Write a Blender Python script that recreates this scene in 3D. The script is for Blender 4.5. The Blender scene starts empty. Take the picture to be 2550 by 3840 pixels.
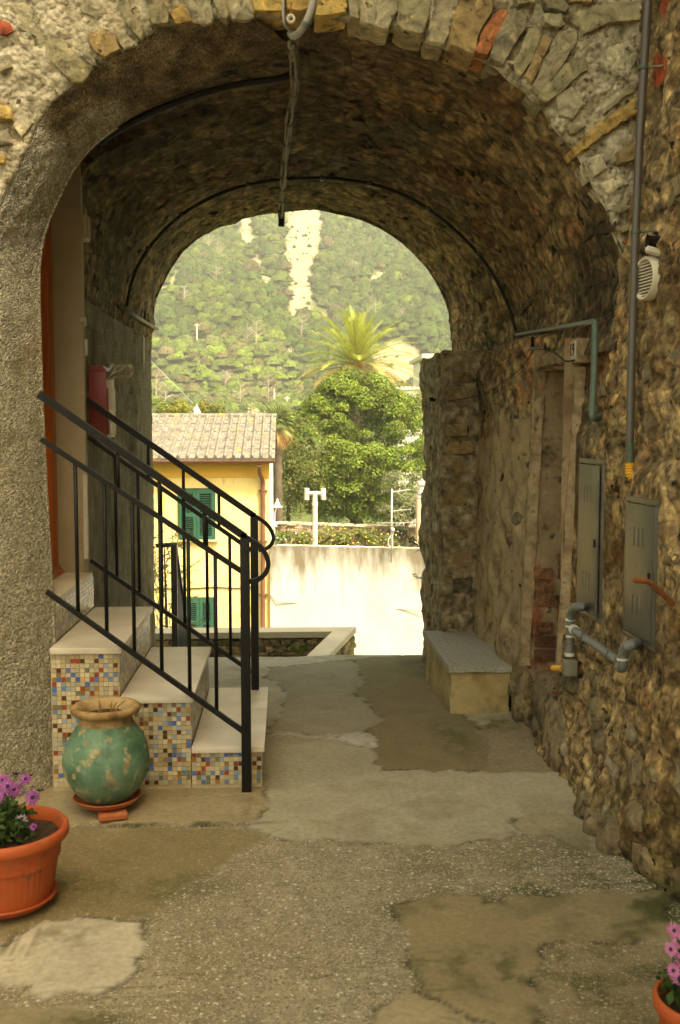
import bpy, bmesh, math, random
import numpy as np
from mathutils import Vector, Matrix, noise, Euler

rnd = random.Random(7)
SC = bpy.context.scene
COL = SC.collection

# ------------------------------------------------------------------ camera
F = 3800.0                      # focal length in photo pixels (photo 2550 x 3840)
EYE = Vector((0.0, 0.0, 1.6))
PITCH = math.atan(300.0 / F)
YAW = math.atan(200.0 / F * math.cos(PITCH))
fw = Vector((math.sin(YAW) * math.cos(PITCH), math.cos(YAW) * math.cos(PITCH), -math.sin(PITCH)))
rt = Vector((math.cos(YAW), -math.sin(YAW), 0.0))
up = rt.cross(fw)
cam_d = bpy.data.cameras.new("camera")
cam = bpy.data.objects.new("camera", cam_d)
COL.objects.link(cam)
cam.location = EYE
cam.rotation_euler = Matrix((rt, up, -fw)).transposed().to_euler()
cam_d.sensor_fit = 'VERTICAL'
cam_d.sensor_height = 23.6
cam_d.lens = 23.6 * F / 3840.0
cam_d.clip_start = 0.05
cam_d.clip_end = 3000.0
cam_d.dof.use_dof = True
cam_d.dof.focus_distance = 6.5
cam_d.dof.aperture_fstop = 4.0
SC.camera = cam

# ------------------------------------------------------------------ sky, sun, exposure
SUN_EL = math.radians(56)
SUN_DIR = Vector((0.60, -0.80, 0.0)).normalized() * math.cos(SUN_EL) + Vector((0, 0, math.sin(SUN_EL)))
world = bpy.data.worlds.new("World")
SC.world = world
world.use_nodes = True
wn = world.node_tree
wn.nodes.clear()
sky = wn.nodes.new("ShaderNodeTexSky")
sky.sky_type = 'NISHITA'
sky.sun_disc = False
sky.sun_elevation = SUN_EL
sky.sun_rotation = math.atan2(SUN_DIR.x, SUN_DIR.y)
sky.air_density = 1.0
sky.dust_density = 4.0
sky.ozone_density = 0.6
tint = wn.nodes.new("ShaderNodeMix")
tint.data_type = 'RGBA'
tint.blend_type = 'MULTIPLY'
tint.inputs[0].default_value = 1.0
tint.inputs[7].default_value = (1.0, 0.84, 0.48, 1)      # warm white balance of the photograph
wbg = wn.nodes.new("ShaderNodeBackground")
wbg.inputs[1].default_value = 0.15
wout = wn.nodes.new("ShaderNodeOutputWorld")
wn.links.new(sky.outputs[0], tint.inputs[6])
wn.links.new(tint.outputs[2], wbg.inputs[0])
wn.links.new(wbg.outputs[0], wout.inputs[0])

sun_d = bpy.data.lights.new("sun", 'SUN')
sun_d.energy = 2.0
sun_d.angle = math.radians(8)
sun_d.color = (1.0, 0.94, 0.82)
sun = bpy.data.objects.new("sun", sun_d)
COL.objects.link(sun)
sun.location = (20, -20, 40)
sun.rotation_euler = (-SUN_DIR).to_track_quat('-Z', 'Y').to_euler()

SC.view_settings.view_transform = 'Standard'
SC.view_settings.look = 'None'
SC.view_settings.gamma = 1.0
SC.view_settings.exposure = 2.25
SC.render.engine = 'CYCLES'
SC.cycles.max_bounces = 10
SC.cycles.diffuse_bounces = 6
SC.cycles.use_denoising = True

# ------------------------------------------------------------------ pixel -> place
def ray(px, py):
    return (fw + rt * ((px - 1275.0) / F) + up * ((1920.0 - py) / F))
def at_y(px, py, Y):
    d = ray(px, py); t = Y / d.y
    return EYE + d * t
def at_z(px, py, z=0.0):
    d = ray(px, py); t = (z - EYE.z) / d.z
    return EYE + d * t
def at_x(px, py, X):
    d = ray(px, py); t = X / d.x
    return EYE + d * t
def to_px(p):
    v = Vector(p) - EYE
    w = v.dot(fw)
    return 1275 + F * v.dot(rt) / w, 1920 - F * v.dot(up) / w

# ------------------------------------------------------------------ object helpers
def link(o, parent=None):
    COL.objects.link(o)
    if parent is not None:
        o.parent = parent
        o.matrix_parent_inverse = WM.get(parent, Matrix()).inverted()
    return o
WM = {}
def thing(name, label, cat, loc=(0, 0, 0), group=None):
    o = bpy.data.objects.new(name, None)
    o.empty_display_size = 0.1
    COL.objects.link(o)
    o.location = loc
    WM[o] = Matrix.Translation(Vector(loc))
    o["label"] = label
    o["category"] = cat
    if group: o["group"] = group
    return o
def tag(o, label, cat, group=None):
    o["label"] = label; o["category"] = cat
    if group: o["group"] = group
    return o
def struct(o):
    o["kind"] = "structure"; return o
def stuff(o):
    o["kind"] = "stuff"; return o

class MB:
    """collects shapes into one mesh"""
    def __init__(s):
        s.v = []; s.f = []; s.m = []; s.c = []
    def add(s, verts, faces, mi=0, col=None):
        b = len(s.v)
        s.v.extend([tuple(p) for p in verts])
        s.f.extend([tuple(i + b for i in f) for f in faces])
        s.m.extend([mi] * len(faces))
        if col is not None: s.c.extend([col] * len(verts))
        return s
    def box(s, lo, hi, mi=0, M=None, col=None):
        x0, y0, z0 = lo; x1, y1, z1 = hi
        v = [Vector(p) for p in ((x0, y0, z0), (x1, y0, z0), (x1, y1, z0), (x0, y1, z0), (x0, y0, z1), (x1, y0, z1), (x1, y1, z1), (x0, y1, z1))]
        if M is not None: v = [M @ p for p in v]
        return s.add(v, [(0, 3, 2, 1), (4, 5, 6, 7), (0, 1, 5, 4), (1, 2, 6, 5), (2, 3, 7, 6), (3, 0, 4, 7)], mi, col)
    def bbox(s, lo, hi, b=0.004, mi=0, M=None):
        """box with chamfered edges"""
        lo = Vector(lo); hi = Vector(hi); c = (lo + hi) / 2; h = (hi - lo) / 2
        b = min(b, h.x * .9, h.y * .9, h.z * .9)
        bm = bmesh.new(); bmesh.ops.create_cube(bm, size=2)
        for v in bm.verts: v.co = Vector((v.co.x * h.x, v.co.y * h.y, v.co.z * h.z)) + c
        bmesh.ops.bevel(bm, geom=list(bm.edges), offset=b, segments=2, affect='EDGES', profile=0.6)
        bm.verts.index_update()
        vs = [v.co.copy() for v in bm.verts]
        if M is not None: vs = [M @ p for p in vs]
        fs = [tuple(v.index for v in f.verts) for f in bm.faces]
        bm.free()
        return s.add(vs, fs, mi)
    def tube(s, pts, r, n=10, mi=0, cap=True, flat=None):
        """round tube along a path; flat=(w,h,upvec) gives a rectangular bar"""
        pts = [Vector(p) for p in pts]
        rr = r if hasattr(r, '__len__') else [r] * len(pts)
        tang = []
        for i in range(len(pts)):
            a = pts[max(0, i - 1)]; b = pts[min(len(pts) - 1, i + 1)]
            tang.append((b - a).normalized())
        t0 = tang[0]
        ref = Vector((0, 0, 1)) if abs(t0.z) < 0.9 else Vector((0, 1, 0))
        if flat: ref = Vector(flat[2])
        nrm = (ref - t0 * ref.dot(t0)).normalized()
        verts = []; k = n if not flat else 4
        for i, p in enumerate(pts):
            t = tang[i]
            nrm = (nrm - t * nrm.dot(t)).normalized()
            bn = t.cross(nrm)
            if flat:
                w, h = flat[0] / 2, flat[1] / 2
                for (a, b) in ((w, h), (-w, h), (-w, -h), (w, -h)):
                    verts.append(p + bn * a + nrm * b)
            else:
                for j in range(n):
                    a = 2 * math.pi * j / n
                    verts.append(p + (nrm * math.cos(a) + bn * math.sin(a)) * rr[i])
        faces = []
        for i in range(len(pts) - 1):
            for j in range(k):
                j2 = (j + 1) % k
                faces.append((i * k + j, i * k + j2, (i + 1) * k + j2, (i + 1) * k + j))
        if cap:
            faces.append(tuple(range(k - 1, -1, -1)))
            b = (len(pts) - 1) * k
            faces.append(tuple(range(b, b + k)))
        return s.add(verts, faces, mi)
    def lathe(s, prof, c=(0, 0, 0), n=40, mi=0, M=None, wob=None):
        c = Vector(c); verts = []; faces = []
        m = len(prof)
        for j in range(n):
            a = 2 * math.pi * j / n
            for i, (r, z) in enumerate(prof):
                q = r if wob is None else r * wob(a, z)
                p = Vector((q * math.cos(a), q * math.sin(a), z))
                verts.append((M @ p if M is not None else p) + c)
        for j in range(n):
            j2 = (j + 1) % n
            for i in range(m - 1):
                faces.append((j * m + i, j2 * m + i, j2 * m + i + 1, j * m + i + 1))
        return s.add(verts, faces, mi)
    def prism(s, poly, z0, z1, mi=0):
        """poly: (x,y) list counter-clockwise"""
        n = len(poly)
        v = [(x, y, z0) for x, y in poly] + [(x, y, z1) for x, y in poly]
        f = [tuple(range(n - 1, -1, -1)), tuple(range(n, 2 * n))]
        f += [(i, (i + 1) % n, n + (i + 1) % n, n + i) for i in range(n)]
        return s.add(v, f, mi)
    def build(s, name, mats, parent=None, smooth=False, angle=None):
        me = bpy.data.meshes.new(name)
        me.from_pydata(s.v, [], s.f)
        if not isinstance(mats, (list, tuple)): mats = [mats]
        for m in mats: me.materials.append(m)
        if len(mats) > 1: me.polygons.foreach_set("material_index", s.m)
        if s.c and len(s.c) == len(s.v):
            ca = me.color_attributes.new("Col", 'FLOAT_COLOR', 'POINT')
            ca.data.foreach_set("color", np.array([(c[0], c[1], c[2], 1.0) for c in s.c], dtype=np.float32).ravel())
        if smooth:
            me.polygons.foreach_set("use_smooth", [True] * len(me.polygons))
            if angle: me.set_sharp_from_angle(angle=math.radians(angle))
        me.update()
        return link(bpy.data.objects.new(name, me), parent)

def np_mesh(name, V, Fq, mat, parent=None, col=None, smooth=False):
    """V (n,3) array, Fq (m,k) int array of equal-size faces, col (n,3)"""
    me = bpy.data.meshes.new(name)
    V = np.asarray(V, dtype=np.float32); Fq = np.asarray(Fq, dtype=np.int32)
    k = Fq.shape[1]
    me.vertices.add(len(V)); me.vertices.foreach_set("co", V.ravel())
    me.loops.add(Fq.size); me.loops.foreach_set("vertex_index", Fq.ravel())
    me.polygons.add(len(Fq))
    me.polygons.foreach_set("loop_start", np.arange(0, Fq.size, k, dtype=np.int32))
    me.polygons.foreach_set("loop_total", np.full(len(Fq), k, dtype=np.int32))
    me.update(calc_edges=True); me.validate()
    if col is not None:
        ca = me.color_attributes.new("Col", 'FLOAT_COLOR', 'POINT')
        c4 = np.ones((len(V), 4), dtype=np.float32); c4[:, :3] = col
        ca.data.foreach_set("color", c4.ravel())
    if smooth: me.polygons.foreach_set("use_smooth", [True] * len(me.polygons))
    for m in (mat if isinstance(mat, (list, tuple)) else [mat]): me.materials.append(m)
    return link(bpy.data.objects.new(name, me), parent)

# ------------------------------------------------------------------ materials
def lin(r, g, b):
    f = lambda c: ((c / 255 + 0.055) / 1.055) ** 2.4 if c > 10 else c / 255 / 12.92
    return (f(r), f(g), f(b))
def pmat(name, cols, scale=4.0, detail=6.0, bump=0.3, bscale=40.0, bdist=0.01, rough=0.85, objcol=False, attr=False,
         spots=None, spec=0.3, metal=0.0, stretch=None, rnd_val=0.0, vor=None, subs=0.0, coords='pos', distort=0.0, trans=0.0, cells=None):
    """cols: list of (pos, colour) on a noise ramp. spots: list of (colour, scale, lo, hi, detail) laid over it."""
    m = bpy.data.materials.new(name); m.use_nodes = True
    nt = m.node_tree; N = nt.nodes; L = nt.links
    bs = N["Principled BSDF"]
    if coords == 'pos':
        g = N.new("ShaderNodeNewGeometry"); vec = g.outputs["Position"]
    else:
        g = N.new("ShaderNodeTexCoord"); vec = g.outputs["Object"]
    if stretch:
        mp = N.new("ShaderNodeMapping"); mp.inputs["Scale"].default_value = stretch
        L.new(vec, mp.inputs[0]); vec = mp.outputs[0]
    nz = N.new("ShaderNodeTexNoise"); nz.inputs["Scale"].default_value = scale; nz.inputs["Detail"].default_value = detail
    nz.inputs["Roughness"].default_value = 0.62; nz.inputs["Distortion"].default_value = distort
    L.new(vec, nz.inputs["Vector"])
    rp = N.new("ShaderNodeValToRGB")
    els = rp.color_ramp.elements
    while len(els) > 1: els.remove(els[-1])
    els[0].position = cols[0][0]; els[0].color = (*cols[0][1], 1)
    for p, c in cols[1:]:
        e = els.new(p); e.color = (*c, 1)
    L.new(nz.outputs[0], rp.inputs[0])
    out = rp.outputs[0]
    edge_h = None
    if cells:                      # small bedded stones: each its own tone, dark open joints
        cs, amt, cst, jd = cells
        mpc = N.new("ShaderNodeMapping"); mpc.inputs["Scale"].default_value = cst; L.new(vec, mpc.inputs[0])
        dn = N.new("ShaderNodeTexNoise"); dn.inputs["Scale"].default_value = cs * .9; dn.inputs["Detail"].default_value = 5; L.new(mpc.outputs[0], dn.inputs["Vector"])
        dv = N.new("ShaderNodeVectorMath"); dv.operation = 'MULTIPLY_ADD'; L.new(dn.outputs["Color"], dv.inputs[0]); dv.inputs[1].default_value = (.9 / cs,) * 3; L.new(mpc.outputs[0], dv.inputs[2])
        v1 = N.new("ShaderNodeTexVoronoi"); v1.inputs["Scale"].default_value = cs; L.new(dv.outputs[0], v1.inputs["Vector"])
        v2 = N.new("ShaderNodeTexVoronoi"); v2.feature = 'DISTANCE_TO_EDGE'; v2.inputs["Scale"].default_value = cs; L.new(dv.outputs[0], v2.inputs["Vector"])
        sc_ = N.new("ShaderNodeSeparateColor"); L.new(v1.outputs["Color"], sc_.inputs[0])
        m1 = N.new("ShaderNodeMapRange"); m1.inputs[3].default_value = 1 - amt; m1.inputs[4].default_value = 1 + amt; L.new(sc_.outputs[0], m1.inputs[0])
        m2 = N.new("ShaderNodeMapRange"); m2.inputs[1].default_value = .0; m2.inputs[2].default_value = .09; m2.inputs[3].default_value = jd; m2.inputs[4].default_value = 1; L.new(v2.outputs["Distance"], m2.inputs[0])
        mm_ = N.new("ShaderNodeMath"); mm_.operation = 'MULTIPLY'; L.new(m1.outputs[0], mm_.inputs[0]); L.new(m2.outputs[0], mm_.inputs[1])
        mxc = N.new("ShaderNodeMix"); mxc.data_type = 'RGBA'; mxc.blend_type = 'MULTIPLY'; mxc.inputs[0].default_value = 1
        L.new(out, mxc.inputs[6]); L.new(mm_.outputs[0], mxc.inputs[7]); out = mxc.outputs[2]
        m3 = N.new("ShaderNodeMapRange"); m3.inputs[2].default_value = .14; L.new(v2.outputs["Distance"], m3.inputs[0])
        m4 = N.new("ShaderNodeMath"); m4.operation = 'MULTIPLY_ADD'; L.new(sc_.outputs[1], m4.inputs[0]); m4.inputs[1].default_value = .6; L.new(m3.outputs[0], m4.inputs[2])
        edge_h = m4.outputs[0]
    for sp in (spots or []):
        c, sc_, lo, hi, dt = sp[:5]
        n2 = N.new("ShaderNodeTexNoise"); n2.inputs["Scale"].default_value = sc_; n2.inputs["Detail"].default_value = dt
        n2.inputs["Roughness"].default_value = 0.6
        L.new(vec, n2.inputs["Vector"])
        mr = N.new("ShaderNodeMapRange"); mr.inputs[1].default_value = lo; mr.inputs[2].default_value = hi
        L.new(n2.outputs[0], mr.inputs[0])
        mx = N.new("ShaderNodeMix"); mx.data_type = 'RGBA'
        L.new(mr.outputs[0], mx.inputs[0]); L.new(out, mx.inputs[6]); mx.inputs[7].default_value = (*c, 1)
        out = mx.outputs[2]
    if objcol or attr:
        if objcol:
            oi = N.new("ShaderNodeObjectInfo"); src = oi.outputs["Color"]
        else:
            at = N.new("ShaderNodeAttribute"); at.attribute_name = "Col"; src = at.outputs["Color"]
        mx = N.new("ShaderNodeMix"); mx.data_type = 'RGBA'; mx.blend_type = 'MULTIPLY'; mx.inputs[0].default_value = 1.0
        L.new(out, mx.inputs[6]); L.new(src, mx.inputs[7]); out = mx.outputs[2]
    if rnd_val:
        oi = N.new("ShaderNodeObjectInfo")
        mr = N.new("ShaderNodeMapRange"); mr.inputs[3].default_value = 1 - rnd_val; mr.inputs[4].default_value = 1 + rnd_val
        L.new(oi.outputs["Random"], mr.inputs[0])
        hs = N.new("ShaderNodeHueSaturation"); L.new(mr.outputs[0], hs.inputs["Value"]); L.new(out, hs.inputs["Color"])
        out = hs.outputs[0]
    L.new(out, bs.inputs["Base Color"])
    bs.inputs["Roughness"].default_value = rough
    bs.inputs["Specular IOR Level"].default_value = spec
    bs.inputs["Metallic"].default_value = metal
    if subs: bs.inputs["Subsurface Weight"].default_value = subs
    if bump:
        nb = N.new("ShaderNodeTexNoise"); nb.inputs["Scale"].default_value = bscale; nb.inputs["Detail"].default_value = 8
        nb.inputs["Roughness"].default_value = 0.7
        L.new(vec, nb.inputs["Vector"])
        h = nb.outputs[0]
        if vor:
            vo = N.new("ShaderNodeTexVoronoi"); vo.inputs["Scale"].default_value = vor; L.new(vec, vo.inputs["Vector"])
            mm = N.new("ShaderNodeMath"); mm.operation = 'SUBTRACT'; L.new(h, mm.inputs[0]); L.new(vo.outputs[0], mm.inputs[1]); h = mm.outputs[0]
        if edge_h is not None:
            ma = N.new("ShaderNodeMath"); ma.operation = 'MULTIPLY_ADD'; L.new(edge_h, ma.inputs[0]); ma.inputs[1].default_value = .55; L.new(h, ma.inputs[2]); h = ma.outputs[0]
        bp = N.new("ShaderNodeBump"); bp.inputs["Strength"].default_value = bump; bp.inputs["Distance"].default_value = bdist
        L.new(h, bp.inputs["Height"]); L.new(bp.outputs[0], bs.inputs["Normal"])
    if trans:
        tr = N.new("ShaderNodeBsdfTranslucent"); L.new(out, tr.inputs[0])
        ms = N.new("ShaderNodeMixShader"); ms.inputs[0].default_value = trans
        L.new(bs.outputs[0], ms.inputs[1]); L.new(tr.outputs[0], ms.inputs[2])
        L.new(ms.outputs[0], N["Material Output"].inputs[0])
    return m
def scl(c, k): return (c[0] * k, c[1] * k, c[2] * k)

MORTAR = pmat("mortar", [(0.33, (.20, .165, .10)), (0.45, (.46, .40, .265)), (0.56, (.64, .565, .395)), (0.70, (.76, .69, .52))], 20, 8, 1.0, 48, 0.03, 0.95,
              spots=[((.10, .08, .05), 26, .62, .69, 6), ((.36, .24, .10), 2.6, .60, .75, 4), ((.30, .255, .165), 3.5, .56, .70, 4)], vor=38)
STONE = pmat("stone", [(0.34, (.38, .36, .34)), (0.47, (.92, .90, .86)), (0.57, (1.15, 1.12, 1.05)), (0.67, (1.7, 1.6, 1.4))], 15, 10, 1.0, 34, 0.035, 0.88, objcol=True, distort=.8,
             spots=[((.10, .085, .055), 22, .62, .70, 6), ((.42, .37, .26), 7, .64, .74, 5)])
RUBBLE = pmat("rubble", [(0.36, (.24, .22, .20)), (0.48, (.85, .82, .76)), (0.57, (1.3, 1.24, 1.08)), (0.66, (2.2, 2.05, 1.7))], 17, 9, .9, 44, 0.022, 0.92, attr=True, cells=(6.0, .26, (1, 1, 1.6), .68),
              spots=[((.035, .028, .018), 15, .60, .67, 7), ((.50, .41, .25), 6, .60, .70, 7), ((.34, .25, .13), 2.0, .52, .66, 6)])
VAULT = pmat("vault_stone", [(0.35, (.32, .30, .27)), (0.48, (.85, .80, .72)), (0.58, (1.4, 1.3, 1.12)), (0.68, (2.3, 2.1, 1.7))], 16, 9, .8, 40, 0.018, 0.92, attr=True, cells=(5.5, .28, (1.6, .7, 1.6), .66),
             spots=[((.022, .017, .011), 9, .57, .65, 8), ((.26, .21, .135), 12, .65, .71, 6)])
ROUGHCAST = pmat("roughcast", [(0.34, (.20, .185, .135)), (0.5, (.40, .375, .28)), (0.66, (.64, .60, .47))], 75, 4, 1.0, 110, 0.012, 0.95,
                 spots=[((.36, .24, .12), 1.6, .62, .78, 4), ((.54, .49, .37), 2.5, .56, .75, 5), ((.24, .22, .15), 3.3, .58, .75, 5)], vor=120)
ROUGHCAST2 = pmat("pier_roughcast", [(0.34, (.20, .185, .135)), (0.5, (.40, .375, .28)), (0.66, (.64, .60, .47))], 75, 4, 1.0, 110, 0.012, 0.95, attr=True,
                 spots=[((.36, .24, .12), 1.6, .62, .78, 4), ((.54, .49, .37), 2.5, .56, .75, 5), ((.24, .22, .15), 3.3, .58, .75, 5)], vor=120)
PLASTER_BEIGE = pmat("beige_plaster", [(0.3, (.40, .345, .24)), (0.7, (.52, .455, .33))], 5, 7, 0.35, 120, 0.004, 0.9, spots=[((.32, .27, .18), 1.5, .55, .8, 5)])
PLASTER_PALE = pmat("niche_plaster", [(0.34, (.20, .145, .08)), (0.5, (.34, .25, .14)), (0.66, (.46, .36, .215))], 14, 8, 1.0, 36, 0.02, 0.92,
                    spots=[((.28, .12, .055), 9, .60, .70, 6), ((.13, .10, .06), 14, .62, .74, 6)])
CONC = lambda n, c, s=6, b=.5, moss=None, fine=None: pmat(n, [(0.3, scl(c, .72)), (0.5, c), (0.72, scl(c, 1.22))], s, 9, b, 70, 0.006, 0.92,
        spots=([(scl(c, .55), 1.3, .58, .8, 5)] + ([moss] if moss else []) + ([fine] if fine else [])))
BLACK_IRON = pmat("black_iron", [(0.3, (.006, .006, .006)), (0.7, (.012, .0115, .0105))], 30, 4, 0.35, 160, 0.002, 0.5, spec=0.22, spots=[((.05, .045, .038), 25, .68, .78, 5)])
MARBLE = pmat("marble", [(0.3, (.50, .455, .37)), (0.5, (.60, .55, .46)), (0.7, (.68, .63, .54))], 3.5, 8, 0.12, 90, 0.002, 0.42, distort=0.6, spots=[((.38, .33, .25), 2, .58, .8, 6)])
TERRACOTTA = pmat("terracotta", [(0.3, (.30, .085, .03)), (0.7, (.46, .145, .05))], 6, 6, 0.25, 90, 0.003, 0.7, spots=[((.42, .26, .14), 9, .64, .78, 6)])
PLASTIC_TERRA = pmat("terracotta_plastic", [(0.3, (.36, .075, .020)), (0.7, (.45, .10, .027))], 9, 6, 0.15, 60, 0.002, 0.55, spots=[((.34, .19, .10), 5, .60, .78, 7), ((.20, .08, .04), 14, .62, .70, 5)])
GREY_METAL = pmat("painted_grey_metal", [(0.3, (.085, .08, .064)), (0.7, (.145, .135, .108))], 3, 6, 0.12, 60, 0.003, 0.45, metal=0.25, spots=[((.27, .22, .13), 2.2, .58, .85, 5)])
PVC = pmat("grey_pvc", [(0.3, (.125, .13, .125)), (0.7, (.18, .185, .175))], 8, 5, 0.1, 80, 0.002, 0.5)
SOIL = pmat("soil", [(0.3, (.035, .022, .013)), (0.7, (.11, .07, .04))], 40, 6, 1.0, 60, 0.02, 1.0)
CREAM = pmat("cream_plastic", [(0.3, (.55, .50, .38)), (0.7, (.64, .58, .46))], 6, 4, 0.08, 50, 0.002, 0.5)
DARK = pmat("dark_void", [(0.3, (.012, .010, .007)), (0.7, (.02, .016, .01))], 6, 4, 0, 50, 0.002, 0.9)
# ================================================================== ARCHWAY BUILDING
def fbm(p, o=5, H=0.9): return noise.fractal(Vector(p), H, 2.1, o)
def smooth01(x, a, b):
    t = min(1, max(0, (x - a) / (b - a))); return t * t * (3 - 2 * t)
def hash3(p):
    s = math.sin(p[0] * 127.1 + p[1] * 311.7 + p[2] * 74.7) * 43758.5453
    return s - math.floor(s)
def resample(pts, n):
    pts = [Vector(p) for p in pts]
    L = [0]
    for a, b in zip(pts, pts[1:]): L.append(L[-1] + (b - a).length)
    out = []; j = 0
    for i in range(n):
        s = L[-1] * i / (n - 1)
        while j < len(L) - 2 and L[j + 1] < s: j += 1
        t = (s - L[j]) / max(1e-9, L[j + 1] - L[j])
        out.append(pts[j].lerp(pts[j + 1], min(1, max(0, t))))
    return out
def smooth_poly(pts, it=2):
    for _ in range(it):
        q = [pts[0]]
        for a, b in zip(pts, pts[1:]):
            q += [a.lerp(b, .25), a.lerp(b, .75)]
        pts = q + [pts[-1]]
    return pts
def grid_mesh(name, P, mat, parent, col=None, smooth=True, flip=False, keep=None):
    """P: rows x cols of Vectors"""
    n = len(P); m = len(P[0])
    V = np.array([[tuple(p) for p in r] for r in P], dtype=np.float32).reshape(-1, 3)
    I = np.arange(n * m).reshape(n, m)
    Q = np.stack([I[:-1, :-1], I[:-1, 1:], I[1:, 1:], I[1:, :-1]], axis=-1).reshape(-1, 4)
    if keep is not None: Q = Q[np.array(keep).reshape(-1)]
    if flip: Q = Q[:, ::-1]
    c = None if col is None else np.array(col, dtype=np.float32).reshape(-1, 3)
    return np_mesh(name, V, Q, mat, parent, c, smooth)

arch = thing("stone_archway", "old rubble stone building with an arched passage through it", "archway", (0.1, 4.3, 0))

YF = 4.30
e0_px = [(25, 730), (62, 655), (108, 560), (150, 450), (199, 386), (274, 319), (348, 249), (456, 200), (531, 160), (597, 105), (721, 86), (796, 76), (945, 66), (1053, 58),
         (1180, 58), (1300, 70), (1399, 88), (1457, 104), (1582, 140), (1665, 172), (1764, 210), (1864, 252), (1905, 296), (1996, 360), (2046, 415), (2087, 489), (2170, 572),
         (2228, 672), (2270, 771), (2295, 862), (2328, 920), (2361, 995), (2376, 1020)]
E0full = [at_y(x, y, YF) for x, y in e0_px]
Pm = E0full[0]
E0 = [Vector((-1.30, YF, -0.05)), Vector((-1.30, YF, 1.9)), Vector((-1.27, YF, 2.3))] + E0full + [Vector((1.50, YF, 2.0)), Vector((1.52, YF, 0.0))]

# --- front face in rough mortar
T = 330
e = resample(E0, T)
S = [0, .004, .012, .025] + [0.04 + 0.02 * i for i in range(60)] + [1.35, 1.6, 2.0, 2.6, 3.4, 4.6]
ctr = Vector((0.1, YF, 1.7))
P = []
for i, q in enumerate(e):
    d = (q - ctr); d.y = 0; d.normalize()
    if q.z < 1.9: d = Vector((1 if q.x > 0 else -1, 0, 0))
    rag = 0.010 * fbm((q.x * 9, 0, q.z * 9), 4)
    row = []
    for s in S:
        p = q + d * (s + rag * math.exp(-s * 12))
        h = 0.020 * fbm((p.x * 5, 1.7, p.z * 5), 6) + 0.010 * abs(fbm((p.x * 22, 3.1, p.z * 22), 3))
        c = noise.voronoi(Vector((p.x * 7, 0, p.z * 7)))[0]
        h += 0.018 * smooth01(c[1] - c[0], .03, .25) - .012
        h -= 0.03 * max(0, 1 - s / 0.02) ** 2
        row.append(Vector((p.x, p.y - h, max(-.05, p.z))))
    P.append(row)
front = grid_mesh("front_wall", P, MORTAR, arch)

# --- vault
N = 190
def xz(Y, lst): return [Vector((x, Y, z)) for x, z in lst]
st0 = xz(4.31, [(-1.36, 2.1), (-1.36, 2.85), (-1.25, 3.08), (-.9, 3.2), (-.5, 3.33)]) + [p + Vector((0, .01, .012)) for p in [at_y(x, y, YF) for x, y in e0_px[12:]]] + xz(4.31, [(1.455, 2.15), (1.41, 2.02), (1.385, 1.96)])
st1 = xz(5.40, [(-1.075, 2.1), (-1.075, 2.85), (-1.0, 2.98), (-.75, 3.1), (-.4, 3.24), (0, 3.33), (.4, 3.31), (.75, 3.18), (1.05, 2.98), (1.27, 2.75), (1.40, 2.5), (1.435, 2.25), (1.40, 2.08), (1.37, 1.99)])
cable_px = [(455, 1145), (470, 1060), (500, 980), (560, 890), (650, 800), (760, 730), (900, 675), (1060, 650), (1200, 645), (1300, 652), (1450, 680), (1600, 750), (1750, 870), (1850, 990), (1920, 1120), (1955, 1240)]
st2 = xz(6.55, [(-1.085, 2.1)]) + [at_y(x, y, 6.55) + Vector((0, 0, 0.012)) for x, y in cable_px] + xz(6.55, [(1.53, 2.1)])
far_px = [(572, 1240), (582, 1130), (605, 1080), (640, 1010), (690, 940), (750, 890), (830, 850), (900, 825), (980, 805), (1060, 796), (1150, 788), (1190, 787), (1260, 803), (1340, 820),
          (1430, 860), (1500, 905), (1560, 960), (1610, 1020), (1650, 1090), (1680, 1160), (1690, 1230), (1695, 1330)]
YB = 7.9
st3 = xz(YB, [(-1.06, 2.1)]) + [at_y(x, y, YB) for x, y in far_px] + xz(YB, [(1.29, 2.1)])
st1a = xz(5.385, [(-1.36, 2.1), (-1.36, 2.95), (-1.25, 3.06), (-.85, 3.11), (-.4, 3.24), (0, 3.33), (.4, 3.31), (.75, 3.18), (1.05, 2.98), (1.27, 2.75), (1.40, 2.5), (1.435, 2.25), (1.40, 2.08), (1.37, 1.99)])
stations = [(4.31, resample(smooth_poly(st0, 1), N)), (5.385, resample(smooth_poly(st1a), N)), (5.41, resample(smooth_poly(st1), N)), (6.55, resample(smooth_poly(st2), N)), (YB, resample(smooth_poly(st3, 1), N))]
M_ = 190
base = []
for j in range(M_):
    Y = 4.31 + (YB - 4.31) * j / (M_ - 1)
    for (ya, pa), (yb, pb) in zip(stations, stations[1:]):
        if ya <= Y <= yb + 1e-6:
            t = (Y - ya) / (yb - ya); t2 = t * t * (3 - 2 * t) * .5 + t * .5
            base.append([a.lerp(b, t2) for a, b in zip(pa, pb)])
            for p in base[-1]: p.y = Y
            break
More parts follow.
